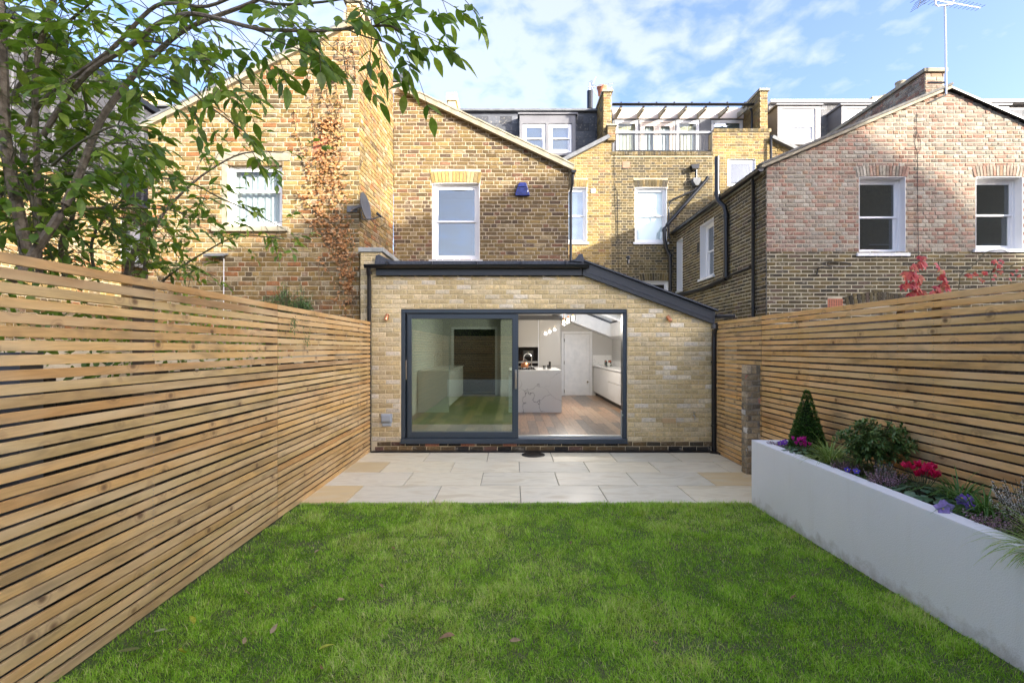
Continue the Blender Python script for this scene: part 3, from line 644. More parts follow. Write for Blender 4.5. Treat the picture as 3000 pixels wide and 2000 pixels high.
while x < 3.08:
    y = 8.06 - R.uniform(0, 1.2)
    while y < KB:
        l = R.uniform(1.4, 2.6); a = max(8.06, y); b = min(KB + .3, y + l)
        if b > a + .05: MB().box(x + .001, min(x + .158, 3.1), a + .001, b - .001, FZ - .02, FZ + R.uniform(-.0004, .0004)).build('floor_board', R.choice(fmats), fl)
        y += l
    x += .16
kw = MB(); kw.box(-2.3, -2.1, 8.2, 15.6, FZ - .1, 2.6); k1 = kw.build('kitchen_wall_left', M['kwall_l']); struct(k1)
kw = MB(); kw.box(3.05, 3.16, 8.2, 15.3, FZ - .1, 2.3); struct(kw.build('kitchen_wall_right', M['kwall']))
DX0, DX1 = PX(1042, KB), PX(1137, KB); DT = PZ(756, KB)
kw = MB(); kw.box(-2.1, DX0, KB, KB + .12, FZ, 2.6); kw.box(DX1, 3.05, KB, KB + .12, FZ, 2.9); kw.box(DX0, DX1, KB, KB + .12, DT, 2.6); struct(kw.build('kitchen_wall_back', M['kwall']))
kw = MB(); kw.box(-2.1, 1.13, 8.2, 15.3, 2.56, 2.72); kw.box(1.10, 1.129, 8.2, 15.3, 2.721, 2.92); struct(kw.build('kitchen_ceiling', M['white']))
kw = MB(); kw.box(DX0 - .3, DX0 - .2, KB + .13, 16.4, FZ, 2.5); kw.box(DX1 + .2, DX1 + .3, KB + .13, 16.4, FZ, 2.5); kw.box(DX0 - .3, DX1 + .3, 16.4, 16.5, FZ, 2.5); kw.box(DX0 - .3, DX1 + .3, KB + .13, 16.4, 2.5, 2.6); kw.box(DX0 - .3, DX1 + .3, KB + .13, 16.4, .05, FZ - .021); struct(kw.build('hallway_wall', M['room']))
kf = Fr((0, KB, 0), 0)
m = MB(); m.fb(kf, DX0 - .07, DX0, FZ, DT + .07, .001, .02); m.fb(kf, DX1, DX1 + .07, FZ, DT + .07, .001, .02); m.fb(kf, DX0, DX1, DT, DT + .07, .001, .019); tag(m.build('door_frame', M['white']), 'white frame round the dark hallway opening behind the closed glass', 'door frame')
# panelled door
x0, x1, zt = PX(1296, KB), PX(1354, KB), PZ(767, KB)
t = thing('panelled_door', 'white four panel door at the back of the kitchen', 'door', ((x0 + x1) / 2, KB, FZ))
m = MB(); m.fb(kf, x0, x1, FZ + .005, zt, .002, .035); dl = m.build('door_slab', M['white'], t, bevel=.002)
wd = (x1 - x0)
for (a, b) in ((.13, .45), (.57, .89)):
    for (c0, c1) in ((.06, .40), (.52, .955)):
        z0_, z1_ = FZ + (zt - FZ) * c0, FZ + (zt - FZ) * c1
        m = MB(); m.ring(kf, x0 + wd * a, x0 + wd * b, z0_, z1_, .018, .0352, .045); m.fb(kf, x0 + wd * a + .03, x0 + wd * b - .03, z0_ + .03, z1_ - .03, .0352, .041); m.build('door_panel', M['white'], t, bevel=.004)
m = MB(); m.lathe([(.012, 0), (.012, .03), (.028, .045), (.028, .065), (.012, .075)], kf.p(x1 - .07, PZ(876, KB), .035), 14, (0, -1, 0)); m.build('door_knob', mat('aged_brass', (.30, .26, .18), .3, 1), t, smooth=True)
m = MB()
for y in (781, 833, 898): m.fb(kf, x0 - .012, x0 + .004, PZ(y, KB) - .05, PZ(y, KB) + .05, .03, .043)
m.build('hinge', M['oven'], t)
m = MB(); m.fb(kf, x0 - .085, x0 - .014, FZ, zt + .08, .001, .03); m.fb(kf, x1 + .008, x1 + .08, FZ, zt + .08, .001, .03); m.fb(kf, x0 - .014, x1 + .008, zt + .01, zt + .08, .001, .03); m.build('architrave', M['white'], t, bevel=.004)
# tall cabinets
t = thing('tall_kitchen_cabinet', 'tall taupe gloss cabinets with a built-in black oven', 'cabinet', (.6, 14.6, FZ))
TY = 14.6; tf = Fr((0, TY, 0), 0); xs = [PX(1150, TY), PX(1191, TY), PX(1238, TY), PX(1287, TY)]
MB().box(PX(1150, TY), PX(1287, TY), TY + .03, KB - .01, FZ + .005, 2.45).build('carcass', M['cab'], t)
oz0, oz1 = PZ(829, TY), PZ(797.5, TY)
m = MB(); m.fb(tf, xs[2] + .004, xs[3], FZ + .1, 1.1, 0, .02); m.build('cabinet_door', M['cab'], t, bevel=.002)
m = MB(); m.fb(tf, xs[2] + .004, xs[3], 1.11, 2.45, 0, .02); m.build('cabinet_door', M['cab'], t, bevel=.002)
m = MB(); m.fb(tf, xs[1], xs[2] - .03, oz1 + .01, 2.45, 0, .02); m.build('cabinet_door', M['cab'], t, bevel=.002)
m = MB(); m.fb(tf, xs[0], xs[1] - .01, FZ + .1, 2.45, 0, .02); m.build('cabinet_door', M['cab'], t, bevel=.002)
m = MB(); m.fb(tf, xs[2] - .026, xs[2], FZ + .1, 2.45, 0, .005); m.build('filler_strip', M['white'], t)
m = MB(); m.fb(tf, xs[1], xs[2] - .03, oz0, oz1, 0, .022); ov = m.build('oven', M['oven'], t, bevel=.002)
m = MB(); m.fb(tf, xs[1] + .14, xs[2] - .17, oz0 + .13, oz1 - .09, .0225, .024); m.build('oven_window', mat('oven_window', (.06, .06, .055), .2), ov)
for k, (za, zb, mm) in enumerate(((oz0 - .05, oz0 - .01, 'steel'), (oz0 - .14, oz0 - .06, 'oven'), (oz0 - .18, oz0 - .15, 'steel'), (oz0 - .40, oz0 - .19, 'oven'))):
    m = MB(); m.fb(tf, xs[1], xs[2] - .03, za, zb, 0, .022); m.build('oven_trim' if mm == 'steel' else 'oven_drawer', M[mm], ov)
MB().box(PX(1150, TY), PX(1287, TY) + .02, TY - .25, KB, 2.452, 2.555).build('bulkhead', M['room'], t)
# island
def marble(name):
    m = bpy.data.materials.new(name); m.use_nodes = True; nt = m.node_tree; b = nt.nodes['Principled BSDF']; b.inputs['Roughness'].default_value = .12
    g = N(nt, 'ShaderNodeNewGeometry').outputs['Position']; n = N(nt, 'ShaderNodeTexNoise'); n.inputs['Scale'].default_value = 2.2; n.inputs['Detail'].default_value = 5; nt.links.new(g, n.inputs['Vector'])
    mx = N(nt, 'ShaderNodeVectorMath', operation='MULTIPLY_ADD'); mx.inputs[1].default_value = (1.1, 1.1, 1.1); nt.links.new(n.outputs['Color'], mx.inputs[0]); nt.links.new(g, mx.inputs[2])
    v = N(nt, 'ShaderNodeTexVoronoi', feature='DISTANCE_TO_EDGE'); v.inputs['Scale'].default_value = 1.7; nt.links.new(mx.outputs[0], v.inputs['Vector'])
    msk = mth(nt, 'MULTIPLY', ramp(nt, v.outputs[0], [(0.0, 1.0), (.008, .7), (.022, 0.0)]), ramp(nt, n.outputs[0], [(.40, .15), (.60, 1.0)]))
    nt.links.new(mixc(nt, msk, (.78, .77, .75), (.30, .29, .29)), b.inputs['Base Color']); return m
M['marble'] = marble('veined_quartz')
IY = 11.1; ix0, ix1, it = PX(1168, IY), PX(1290, IY), PZ(850, IY)
isl = thing('kitchen_island', 'white kitchen island with grey veined quartz end panel', 'kitchen island', ((ix0 + ix1) / 2, IY, FZ))
MB().box(ix0, ix1, IY, IY + .03, FZ + .002, it).build('end_panel', M['marble'], isl, bevel=.002)
MB().box(ix0, ix1, IY + .031, 12.8, it - .03, it).build('worktop', M['marble'], isl, bevel=.002)
MB().box(ix0 + .05, ix1 - .06, IY + .04, 12.7, FZ + .002, it - .032).build('carcass', M['cab'], isl)
m = MB(); m.box(ix0 + .12, ix0 + .62, 11.35, 11.95, it + .001, it + .008)
hob = m.build('hob', M['oven']); tag(hob, 'black gas hob on the kitchen island', 'hob')
m = MB()
for (a, b) in ((.24, 11.5), (.50, 11.5), (.24, 11.8), (.50, 11.8)):
    for k in range(4):
        an = k * math.pi / 2 + .4; cc = Vector((ix0 + a, b, it + .035)); m.beam(cc, cc + Vector((math.cos(an) * .09, math.sin(an) * .09, 0)), .01, .01); m.beam(cc + Vector((math.cos(an) * .09, math.sin(an) * .09, .004)), cc + Vector((math.cos(an) * .09, math.sin(an) * .09, -.027)), .01, .01, (1, 0, 0))
m.build('pan_support', M['oven'], hob)
# kettle
kc = Vector((PX(1205, 11.6), 11.6, it + .042)); t = thing('kettle', 'copper kettle standing on the hob', 'kettle', kc)
MB().lathe([(.085, 0), (.09, .01), (.088, .08), (.07, .105), (.03, .115), (.012, .12), (.014, .135)], kc, 20).build('kettle_body', M['copper'], t, smooth=True)
MB().tube([kc + Vector((.07, 0, .05)), kc + Vector((.12, 0, .10))], [.018, .009]).build('spout', M['copper'], t, smooth=True)
MB().tube([kc + Vector((-.06, 0, .10)), kc + Vector((-.055, 0, .16)), kc + Vector((0, 0, .19)), kc + Vector((.055, 0, .16)), kc + Vector((.06, 0, .10))], .006).build('handle', M['chrome'], t, smooth=True)
# tap on the island
tx, ty = PX(1221, 12.1), 12.1; t = thing('kitchen_tap', 'tall curved chrome tap on the island behind the kettle', 'tap', (tx, ty, it))
pts = [Vector((tx, ty, it)), Vector((tx, ty, it + .26))] + [Vector((tx - .095 + .095 * math.cos(a), ty, it + .26 + .10 * math.sin(a))) for a in [rad(k) for k in range(20, 181, 20)]] + [Vector((tx - .19, ty, it + .18))]
MB().tube(pts, .011).build('spout', M['chrome'], t, smooth=True); MB().lathe([(.022, 0), (.022, .05), (.013, .055)], (tx, ty, it), 14).build('tap_base', M['chrome'], t, smooth=True)
M['smoke'] = glass_mat('smoky_glass', .12, (.38, .38, .36))
for k, (x, h, r_, lab) in enumerate(((1250, .085, .036, 'short smoky tumbler, leftmost of the glasses on the island'), (1263, .17, .030, 'tall smoky tumbler stack between two short ones on the island'), (1259, .09, .03, 'smoky tumbler standing in front of the tall glass'))):
    c = Vector((PX(x, 11.7 + .1 * k), 11.7 + .1 * k, it + .001)); mb = MB().lathe([(r_ * .85, 0), (r_, h), (r_ * .93, h), (r_ * .8, .006)], c, 18)
    tag(mb.build('tumbler', M['smoke'], smooth=True), lab, 'glass')
# units along the right wall
t = thing('base_cabinet', 'run of white gloss base units with pale worktop along the right kitchen wall', 'cabinet', (2.75, 12, FZ))
wt = PZ(838, KB)
MB().box(2.49, 3.045, 8.75, KB - .005, FZ + .12, wt - .04).build('carcass', M['cab_w'], t)
MB().box(2.55, 3.045, 8.75, KB - .005, FZ + .001, FZ + .12).build('plinth', M['room'], t)
MB().box(2.43, 3.045, 8.70, KB - .004, wt - .03, wt).build('worktop', M['marble'], t, bevel=.002)
MB().box(3.025, 3.048, 8.7, KB - .004, wt + .001, wt + .14).build('upstand', M['marble'], t)
MB().box(2.45, 3.02, KB - .024, KB - .003, wt + .001, wt + .30).build('upstand', M['marble'], t)
ys = [8.76, 9.36, 9.96, 10.9, 11.9, 12.9, 13.9, 14.5, 15.15]
for a, b in zip(ys, ys[1:]):
    zz0 = FZ + .125; hh = wt - .06
    if abs(a - 10.9) < .01 or abs(a - 11.9) < .01:
        zm_ = (zz0 + hh) / 2 + .08; MB().box(2.465, 2.488, a + .003, b - .003, zz0, zm_ - .01).build('drawer_front', M['cab_w'], t, bevel=.002); MB().box(2.465, 2.488, a + .003, b - .003, zm_ + .01, hh).build('drawer_front', M['cab_w'], t, bevel=.002)
    else: MB().box(2.465, 2.488, a + .003, b - .003, zz0, hh).build('cabinet_door', M['cab_w'], t, bevel=.002)
m = MB()
for y in (9.90, 10.02): m.tube([(2.43, y, FZ + .22), (2.43, y, wt - .14)], .011, 8)
m.build('door_handle', M['steel'], t)
c = Vector((2.74, 14.3, wt + .001)); m = MB(); m.box(c.x - .09, c.x + .09, c.y - .09, c.y + .09, c.z, c.z + .17)
mo = bpy.data.materials.new('mosaic'); mo.use_nodes = True; nt = mo.node_tree; v = N(nt, 'ShaderNodeTexVoronoi'); v.inputs['Scale'].default_value = 22; nt.links.new(N(nt, 'ShaderNodeNewGeometry').outputs['Position'], v.inputs['Vector'])
sc_ = N(nt, 'ShaderNodeSeparateColor'); nt.links.new(v.outputs['Color'], sc_.inputs[0]); nt.links.new(ramp(nt, sc_.outputs[0], [(0, (.03, .12, .06)), (.3, (.6, .6, .55)), (.5, (.3, .08, .05)), (.7, (.45, .45, .42)), (.85, (.02, .03, .03))], 'CONSTANT'), nt.nodes['Principled BSDF'].inputs['Base Color']); nt.nodes['Principled BSDF'].inputs['Roughness'].default_value = .15
vb = m.build('candle_holder', mo, bevel=.02); tag(vb, 'mosaic glass cube candle holder on the right worktop', 'candle holder')
c = P(1407, 856, 14.6)
m = MB(); m.box(3.035, 3.049, 13.9, 13.98, 1.50, 1.62); sw_ = m.build('light_switch', M['steel'], bevel=.004); tag(sw_, 'steel switch plate on the wall above the right worktop', 'switch')
# peninsula on the left, behind the closed leaf
lx0, lx1 = PX(960, IY), PX(1031, IY)
t = thing('side_cabinet', 'pale cabinet run with worktop along the left kitchen wall, behind glass', 'cabinet', (-1.75, IY, FZ))
MB().box(-2.09, lx1 - .03, IY + .03, 14.5, FZ + .1, it - .033).build('carcass', M['cab_w'], t)
MB().box(-2.09, lx1, IY, IY + .029, FZ + .002, it - .002).build('end_panel', M['cab_w'], t, bevel=.002)
MB().box(-2.09, lx1 + .01, IY - .005, 14.52, it - .03, it).build('worktop', M['marble'], t, bevel=.002)
for y in (11.2, 12.0, 12.8, 13.6):
    MB().box(lx1 - .029, lx1 - .008, y + .003, y + .797, FZ + .12, it - .05).build('cabinet_door', M['cab_w'], t, bevel=.002)
m = MB(); m.tube([(-1.95, 12.6, it), (-1.95, 12.6, it + .28), (-1.93, 12.6, it + .33), (-1.86, 12.6, it + .35), (-1.80, 12.6, it + .32), (-1.79, 12.6, it + .26)], .01); tag(m.build('sink_tap', M['chrome'], smooth=True), 'slim chrome tap on the left worktop behind the glass', 'tap')
# pendant lamp
M['bulb'] = mat('lit_bulb', (1, .8, .5), .3, emit=(1, .62, .25), estr=14)
M['shade'] = glass_mat('shade_glass', .08, (.90, .90, .88))
PYD = 11.5
t = thing('pendant_lamp', 'cluster of glass shades with glowing bulbs hanging over the island', 'pendant lamp', P(1305, 735, PYD))
for k, (x, y, dy_) in enumerate(((1295, 738, 0), (1305, 734, .25), (1316, 728, .5))):
    c = P(x, y, PYD + dy_)
    MB().tube([c + Vector((0, 0, .05)), (c.x, c.y, 2.75)], .006).build('rod', M['copper'], t)
    MB().lathe([(.020, .03), (.022, .08)], c, 12).build('lamp_holder', M['copper'], t, smooth=True)
    bl = MB().lathe([(.002, -.055), (.022, -.04), (.028, -.015), (.02, .01), (.012, .03)], c, 14).build('bulb', M['bulb'], t, smooth=True)
    b = .062; MB().ring(Fr((c.x, c.y, c.z), 0), -b, b, -.075, .055, .004, -b, b).build('glass_shade', M['shade'], t)
    ld = bpy.data.lights.new('bulb_light', 'POINT'); ld.energy = 12; ld.color = (1, .93, .84); ld.shadow_soft_size = .05; lo = bpy.data.objects.new('bulb_light', ld); COL.objects.link(lo); lo.location = c + Vector((0, 0, -.10)); setpar(lo, t)
# ------------------------------------------------------------------ centre house, first floor above the extension
CY = 10.0; cf = Fr((0, CY, 0), 0)
ch = thing('brick_house', 'brown brick house with a sloping gable and one white sash window above the extension', 'house', (-.6, CY, 0))
def rk_c(z): return 1.13 if z < 5.26 else -2.374 + (6.88 - z) / .4605
cw = (PX(992.3, CY), PX(1101.8, CY), PZ(598, CY), PZ(420, CY))
slab(ch, cf, [(-2.36, 3.0), (1.125, 3.0), (1.125, 5.23), (-2.36, 6.86)], [cw], .3, 'wall', M['mortar_grey'])
MB().box(1.0, 1.124, CY + .31, 14.98, 3.0, 5.1).build('side_wall', M['mortar_grey'], ch)
MB().box(-2.3, -2.2, CY + .31, 14.98, 3.0, 6.6).build('side_wall', M['mortar_grey'], ch)
lay(ch, cf, 3.02, 6.86, lambda z: (-2.365, rk_c(z)), [cw, (cw[0] - .02, cw[1] + .02, cw[3] - .02, cw[3] + .235)], 'centre', 'flemish', L=.215, H=.064, j=.014, centre=(.2, 4.6), seed=9, kinds='mixed', jit=.003)
BM_y = brick_mat('arch_yellow', [(1, (.36, .26, .10)), (1, (.30, .21, .085)), (1, (.40, .31, .15))], False)
BM['arch'] = (BM_y, BM_y)
arch(ch, cf, cw[0], cw[1], cw[3] - .01, .22, 'arch', 14, rise=.02)
sash(ch, cf, *cw, dep=.09, fw=.06, back='room', glass='winglass', mid=.52, roomd=1.0)
m = MB(); m.fb(Fr((0, CY, 0), 0), PX(1036, CY), PX(1068, CY), PZ(433, CY), PZ(431, CY), -.09, -.08); m.build('trickle_vent', M['white'], ch)
# raking coping with stepped tiles
a, b = Vector((PX(921, CY), CY - .03, 6.78 + .01)), Vector((PX(1316, CY), CY - .03, 5.19))
ibeam(ch, [a, b], 'verge_board', M['pale_stone'], .16, .09)
d_ = (b - a); nt_ = 9
for i in range(nt_):
    p = a + d_ * (i / nt_); q = a + d_ * ((i + 1.04) / nt_); up = Vector((0, 0, .065)); ibeam(ch, [p + up + Vector((0, .02, .012)), q + up + Vector((0, .02, -.004))], 'coping_tile', M['pale_stone'], .22, .03)
m = MB(); m.prism([(-2.37, 6.93), (1.2, 5.28), (1.2, 5.20), (-2.37, 6.85)], .08, 4.9, XZ(CY)); m.build('roof', M['slate'], ch)
gutter((1.22, CY - .12, 5.14), (1.22, 14.9, 5.14), .055, ch, nclip=4)
pipe(ch, [(1.21, CY - .02, 5.08), (1.20, CY + .0, 4.9), (1.18, CY + .06, 4.75), (1.18, CY + .06, 3.1)], .03)
# dark capped pier at the top left corner
c0 = PX(903, CY), PX(931, CY)
m = MB(); m.box(-2.37, -2.15, CY - .02, CY + .8, 6.70, 6.92); m.build('parapet_pier', M['mortar_grey'], ch)
m = MB(); m.box(-2.39, -2.12, CY - .05, CY + .8, 6.925, 7.08); m.build('pier_cap', M['felt'], ch, bevel=.01)
# alarm box
c = P(1200, 437, CY); t = thing('alarm_box', 'blue wedge shaped burglar alarm box on the brown brick wall', 'alarm box', (c.x, CY, c.z))
M['blue'] = mat('blue_plastic', (.008, .014, .12), .22, c2=(.022, .035, .20), nscale=12)
q = [(-.14, -.125), (.14, -.125), (.145, -.09), (.085, .11), (.06, .14), (-.06, .14), (-.085, .11), (-.145, -.09)]
m = MB(); m.prism([(c.x + a, c.z + b) for a, b in q], -.065, -.008, XZ(CY)); m.build('housing', M['blue'], t, bevel=.012)
m = MB(); m.prism([(c.x + a * .62, c.z + b * .30 + .085) for a, b in q], -.078, -.066, XZ(CY)); m.build('top_panel', M['blue'], t, bevel=.004)
for (a, b, r_) in ((-.06, .02, .014), (.03, .05, .01), (-.09, -.08, .01), (.0, -.10, .008), (.08, -.08, .010), (-.03, -.02, .007), (.06, .01, .009)):
    MB().lathe([(r_, 0), (r_, .004), (.002, .005)], (c.x + a, CY - .0655, c.z + b), 10, (0, -1, 0)).build('fixing', M['dark'], t)
MB().box(c.x + .095, c.x + .118, CY - .069, CY - .0655, c.z - .055, c.z - .02).build('sticker', M['white'], t)

# ------------------------------------------------------------------ left neighbour
LY = 8.1; lf2 = Fr((0, LY, 0), 0)
lh = thing('brick_house', 'yellow brick gable house with dried ivy and a white curtained window', 'house', (-4.2, LY, 0))
def lk(z): return -5.89 if z <= 5.21 else (-5.853 + (z - 5.21) / 1.6 * 3.205 if z < 6.80 else -2.68)
lw = (PX(523, LY), PX(648, LY), PZ(521, LY), PZ(379, LY))
slab(lh, lf2, [(-5.885, 0), (-2.475, 0), (-2.475, 7.2), (-2.675, 7.2), (-2.675, 6.80), (-5.885, 5.20)], [lw], .3, 'wall', M['mortar_pale'])
lint = (PX(495, LY), PX(667, LY), PZ(370, LY), PZ(348.8, LY)); jam = (PX(510, LY), PX(523, LY), PZ(521, LY), PZ(371, LY))
vent = (PX(720, LY), PX(752, LY), PZ(348, LY), PZ(315, LY))
lay(lh, lf2, 1.55, 7.17, lambda z: (lk(z), -2.47), [lw, lint, jam, (PX(490, LY), PX(663, LY), PZ(533, LY), PZ(521, LY)), vent], 'left', 'flemish', L=.225, H=.066, j=.0115, centre=(-3.9, 4.2), seed=21, kinds='mixed', jit=.004, bev=.008)
m = MB(); m.fb(lf2, *lint, -.01, .015); m.build('lintel', M['pale_stone'], lh, bevel=.006)
m = MB(); m.fb(lf2, jam[0], jam[1] - .002, jam[2], jam[3], -.01, .012); m.build('jamb', M['pale_stone'], lh)
m = MB(); m.fb(lf2, PX(490, LY), PX(663, LY), PZ(533, LY), PZ(521.5, LY), -.02, .07); m.build('sill', M['pale_stone'], lh, bevel=.006)
sash(lh, lf2, *lw, dep=.05, fw=.04, back='room', glass='roofglass', curt=[(.02, .52), (.50, .98)], sill=False, mid=.60, reveal=False, roomd=.6)
m = MB(); m.fb(lf2, *vent, -.01, .006); vt = m.build('vent', M['terracotta'], lh)
# side wall facing the garden
sa = math.degrees(math.atan2(1.9, .096)); sf = Fr((-2.47, LY, 0), sa)
slab(lh, sf, [(0, 1.9), (1.895, 1.9), (1.895, 7.1), (0, 7.1)], [], .25, 'side_wall', M['mortar_pale'], d=-.004)
lay(lh, sf, 2.9, 7.12, lambda z: (.004, 1.9), (), 'left', 'flemish', L=.225, H=.066, j=.0115, nparts=0, seed=22, jit=.004, kinds='mixed', sname='side_brickwork')
m = MB()
for i in range(12): z = 6.98 + .02 * (i % 2)
m.box(-2.72, -2.43, LY - .03, CY, 7.21, 7.26); m.build('parapet_coping', M['pale_stone'], lh, bevel=.01)
va, vb_ = Vector((-5.98, LY - .02, 5.17)), Vector((-2.66, LY - .02, 6.83))
ibeam(lh, [va, vb_], 'verge_board', M['pale_stone'], .10, .075)
ibeam(lh, [va + Vector((-.02, .03, .06)), vb_ + Vector((0, .03, .06))], 'verge_trim', M['lead'], .16, .035)
m = MB(); m.prism([(-5.98, 5.22), (-2.68, 6.87), (-2.68, 6.80), (-5.98, 5.14)], .08, 6.8, XZ(LY)); m.build('roof', M['slate'], lh)
MB().box(-5.88, -5.7, LY + .31, 14.9, 0, 5.1).build('side_wall', M['mortar_pale'], lh)
# floodlight
c = P(508, 592, LY); t = thing('floodlight', 'flat floodlight on the yellow brick wall with a white cable below', 'floodlight', (c.x, LY, c.z))
m = MB(); o = [Vector((c.x - .17, LY - .20, c.z + .02)), Vector((c.x + .17, LY - .20, c.z + .02)), Vector((c.x + .14, LY - .03, c.z + .07)), Vector((c.x - .20, LY - .03, c.z + .07))]
n_ = Vector((0, -.28, -.96)) * .03
m.hexa([p + n_ for p in o] + list(o)); m.build('housing', M['lead'], t, bevel=.006)
m = MB(); ce = sum(o, Vector()) / 4; o2 = [ce + (p - ce) * .85 + n_ * 1.02 for p in o]; m.hexa([p + n_ * .1 for p in o2] + o2); m.build('lens', M['blind'], t)
m = MB(); m.box(c.x - .05, c.x + .05, LY - .06, LY - .005, c.z - .02, c.z + .05); m.build('bracket', M['lead'], t)
m = MB(); m.tube([(c.x + .05, LY - .012, c.z - .02), (c.x + .045, LY - .014, 1.9)], .008); m.build('cable', M['white'], t)
# satellite dish
c = P(834, 475, 7.95); t = thing('satellite_dish', 'dark grey satellite dish bracketed to the corner of the ivy wall', 'satellite dish', c)
ax = Vector((.98, -.08, .15)).normalized(); q = ax.to_track_quat('Z', 'Y'); m = MB(); prof = [(.001, .0), (.06, .004), (.12, .014), (.17, .028), (.205, .042), (.21, .046)]; vs = []; fs = []; nn = 28
for sgn in (0, -.008):
    for r_, z in prof:
        for k in range(nn):
            a = 2 * math.pi * k / nn; vs.append(c + q @ Vector((r_ * math.cos(a) * 1.0, r_ * math.sin(a) * 1.05, z + sgn)))
L6 = len(prof)
for o in (0, L6 * nn):
    for i in range(L6 - 1):
        for k in range(nn): fs.append((o + i * nn + k, o + i * nn + (k + 1) % nn, o + (i + 1) * nn + (k + 1) % nn, o + (i + 1) * nn + k))
for k in range(nn): fs.append(((L6 - 1) * nn + k, (L6 - 1) * nn + (k + 1) % nn, (2 * L6 - 1) * nn + (k + 1) % nn, (2 * L6 - 1) * nn + k))
m.add(vs, fs); m.build('dish', mat('dish_grey', (.075, .08, .09), .5), t, smooth=True)
bk = c - ax * .02
m = MB(); m.beam(bk + Vector((0, 0, .02)), (-2.60, LY - .01, c.z + .0), .03, .04); m.beam((-2.66, LY - .02, c.z - .0), (-2.50, LY - .02, c.z - .0), .03, .10); m.build('wall_bracket', M['lead'], t)
lo_ = c + Vector((-.01, 0, -.20)); ln = P(872, 497, 7.85)
m = MB(); m.tube([lo_ + Vector((-.02, 0, .12)), lo_, P(858, 503, 7.88)], .010, 6); m.tube([P(858, 503, 7.88), ln], .010, 6); m.build('arm', M['lead'], t)
m = MB(); m.tube([ln + Vector((.03, 0, -.012)), ln + Vector((-.045, 0, .05))], [.016, .024], 10); m.build('receiver', M['black_plastic'], t, smooth=True)
m = MB(); m.tube([ln + Vector((.03, 0, 0)), P(884, 505, 7.85), P(884, 515, 7.86), P(872, 522, 7.88), P(860, 515, 7.9), P(852, 503, 7.9)], .004, 5); m.build('cable', M['black_plastic'], t)

# ------------------------------------------------------------------ pink brick neighbour on the right
QY = 9.7; qf = Fr((0, QY, 0), 0)
ph = thing('brick_house', 'pink and cream brick gable house with dark brick base on the right', 'house', (7.6, QY, 0))
def sp_p(z):
    l = 4.93 if z < 5.12 else 4.93 + (z - 5.12) / .427; r = min(10.8, 8.48 + (6.6 - z) / .436)
    return (l, r) if r - l > .12 else None
pa = (PX(1972.8, QY), PX(2080, QY), PZ(582, QY), PZ(406, QY)); pb = (PX(2240.5, QY), PX(2349.5, QY), PZ(573, QY), PZ(406, QY))
M['mortar_pink'] = mat('pink_wall_mortar', (.44, .38, .29), .95, c2=(.36, .31, .24), nscale=5, bump=.5, bscale=90)
slab(ph, qf, [(4.935, 0), (10.8, 0), (10.8, 5.58), (8.48, 6.59), (4.935, 5.11)], [pa, pb], .3, 'wall', M['mortar_pink'])
pv = (PX(1901, QY), PX(1935, QY), PZ(708, QY), PZ(686, QY))
bmats('stock', dirt=.3); BM['stock'] = bmats('stock')
M['mortar_stock'] = mat('stock_mortar', (.50, .45, .32), .95, c2=(.38, .34, .25), nscale=6, bump=.5, bscale=80)
m = MB(); m.fb(qf, 4.936, 10.79, 1.2, 3.487, -.003, .0022); 
for hb in (pa, pb): pass
m.build('lower_mortar', M['mortar_stock'], ph)
la = (PX(1945, QY), PX(2085, QY), PZ(706, QY), PZ(687, QY)); lb = (PX(1830, QY), PX(1894, QY), PZ(722, QY), PZ(706, QY))
lay(ph, qf, 1.60, 3.49, lambda z: (4.94, 10.75), [pv, la], 'stock', 'stretcher', L=.225, H=.055, j=.019, centre=(6.5, 2.9), seed=31, nparts=150, jit=.0035, pname='dark_brick', sname='dark_brickwork', d1=.010)
holes = [pa, pb, (pa[0] - .06, pa[1] + .06, pa[3] - .02, pa[3] + .215), (pb[0] - .06, pb[1] + .06, pb[3] - .02, pb[3] + .215)]
lay(ph, qf, 3.495, 6.58, sp_p, holes, 'pink', 'mixed_header', L=.215, H=.064, j=.0145, centre=(6.9, 5.0), seed=33, nparts=150, kinds='mixed', jit=.004, bev=.009)
for q_ in (pa, pb): arch(ph, qf, q_[0] - .03, q_[1] + .03, q_[3] - .01, .20, 'pink', 16, rise=.025)
arch(ph, qf, la[0], la[1], la[2] - .05, .25, 'stock', 16, rise=.10)
sash(ph, qf, *pa, dep=.145, fw=.05, sw=.05, back='room', glass='darkglass', fm='white_upvc', sillm='old_white', mid=.50, lab='window with dark panes nearer the corner of the house', roomd=1.2)
sash(ph, qf, *pb, dep=.145, fw=.05, sw=.05, back='room', glass='darkglass', fm='white_upvc', sillm='old_white', mid=.50, lab='window catching the sun near the picture edge', roomd=1.2)
m = MB(); m.fb(qf, *pv, -.01, .008); av = m.build('air_vent', M['terracotta'], ph)
m = MB()
for i in range(6):
    for k in range(5): u = pv[0] + .03 + i * (pv[1] - pv[0] - .06) / 5; z = pv[2] + .03 + k * (pv[3] - pv[2] - .06) / 4; m.fb(qf, u - .010, u + .010, z - .008, z + .008, .0085, .0095)
m.build('vent_hole', M['dark'], av)
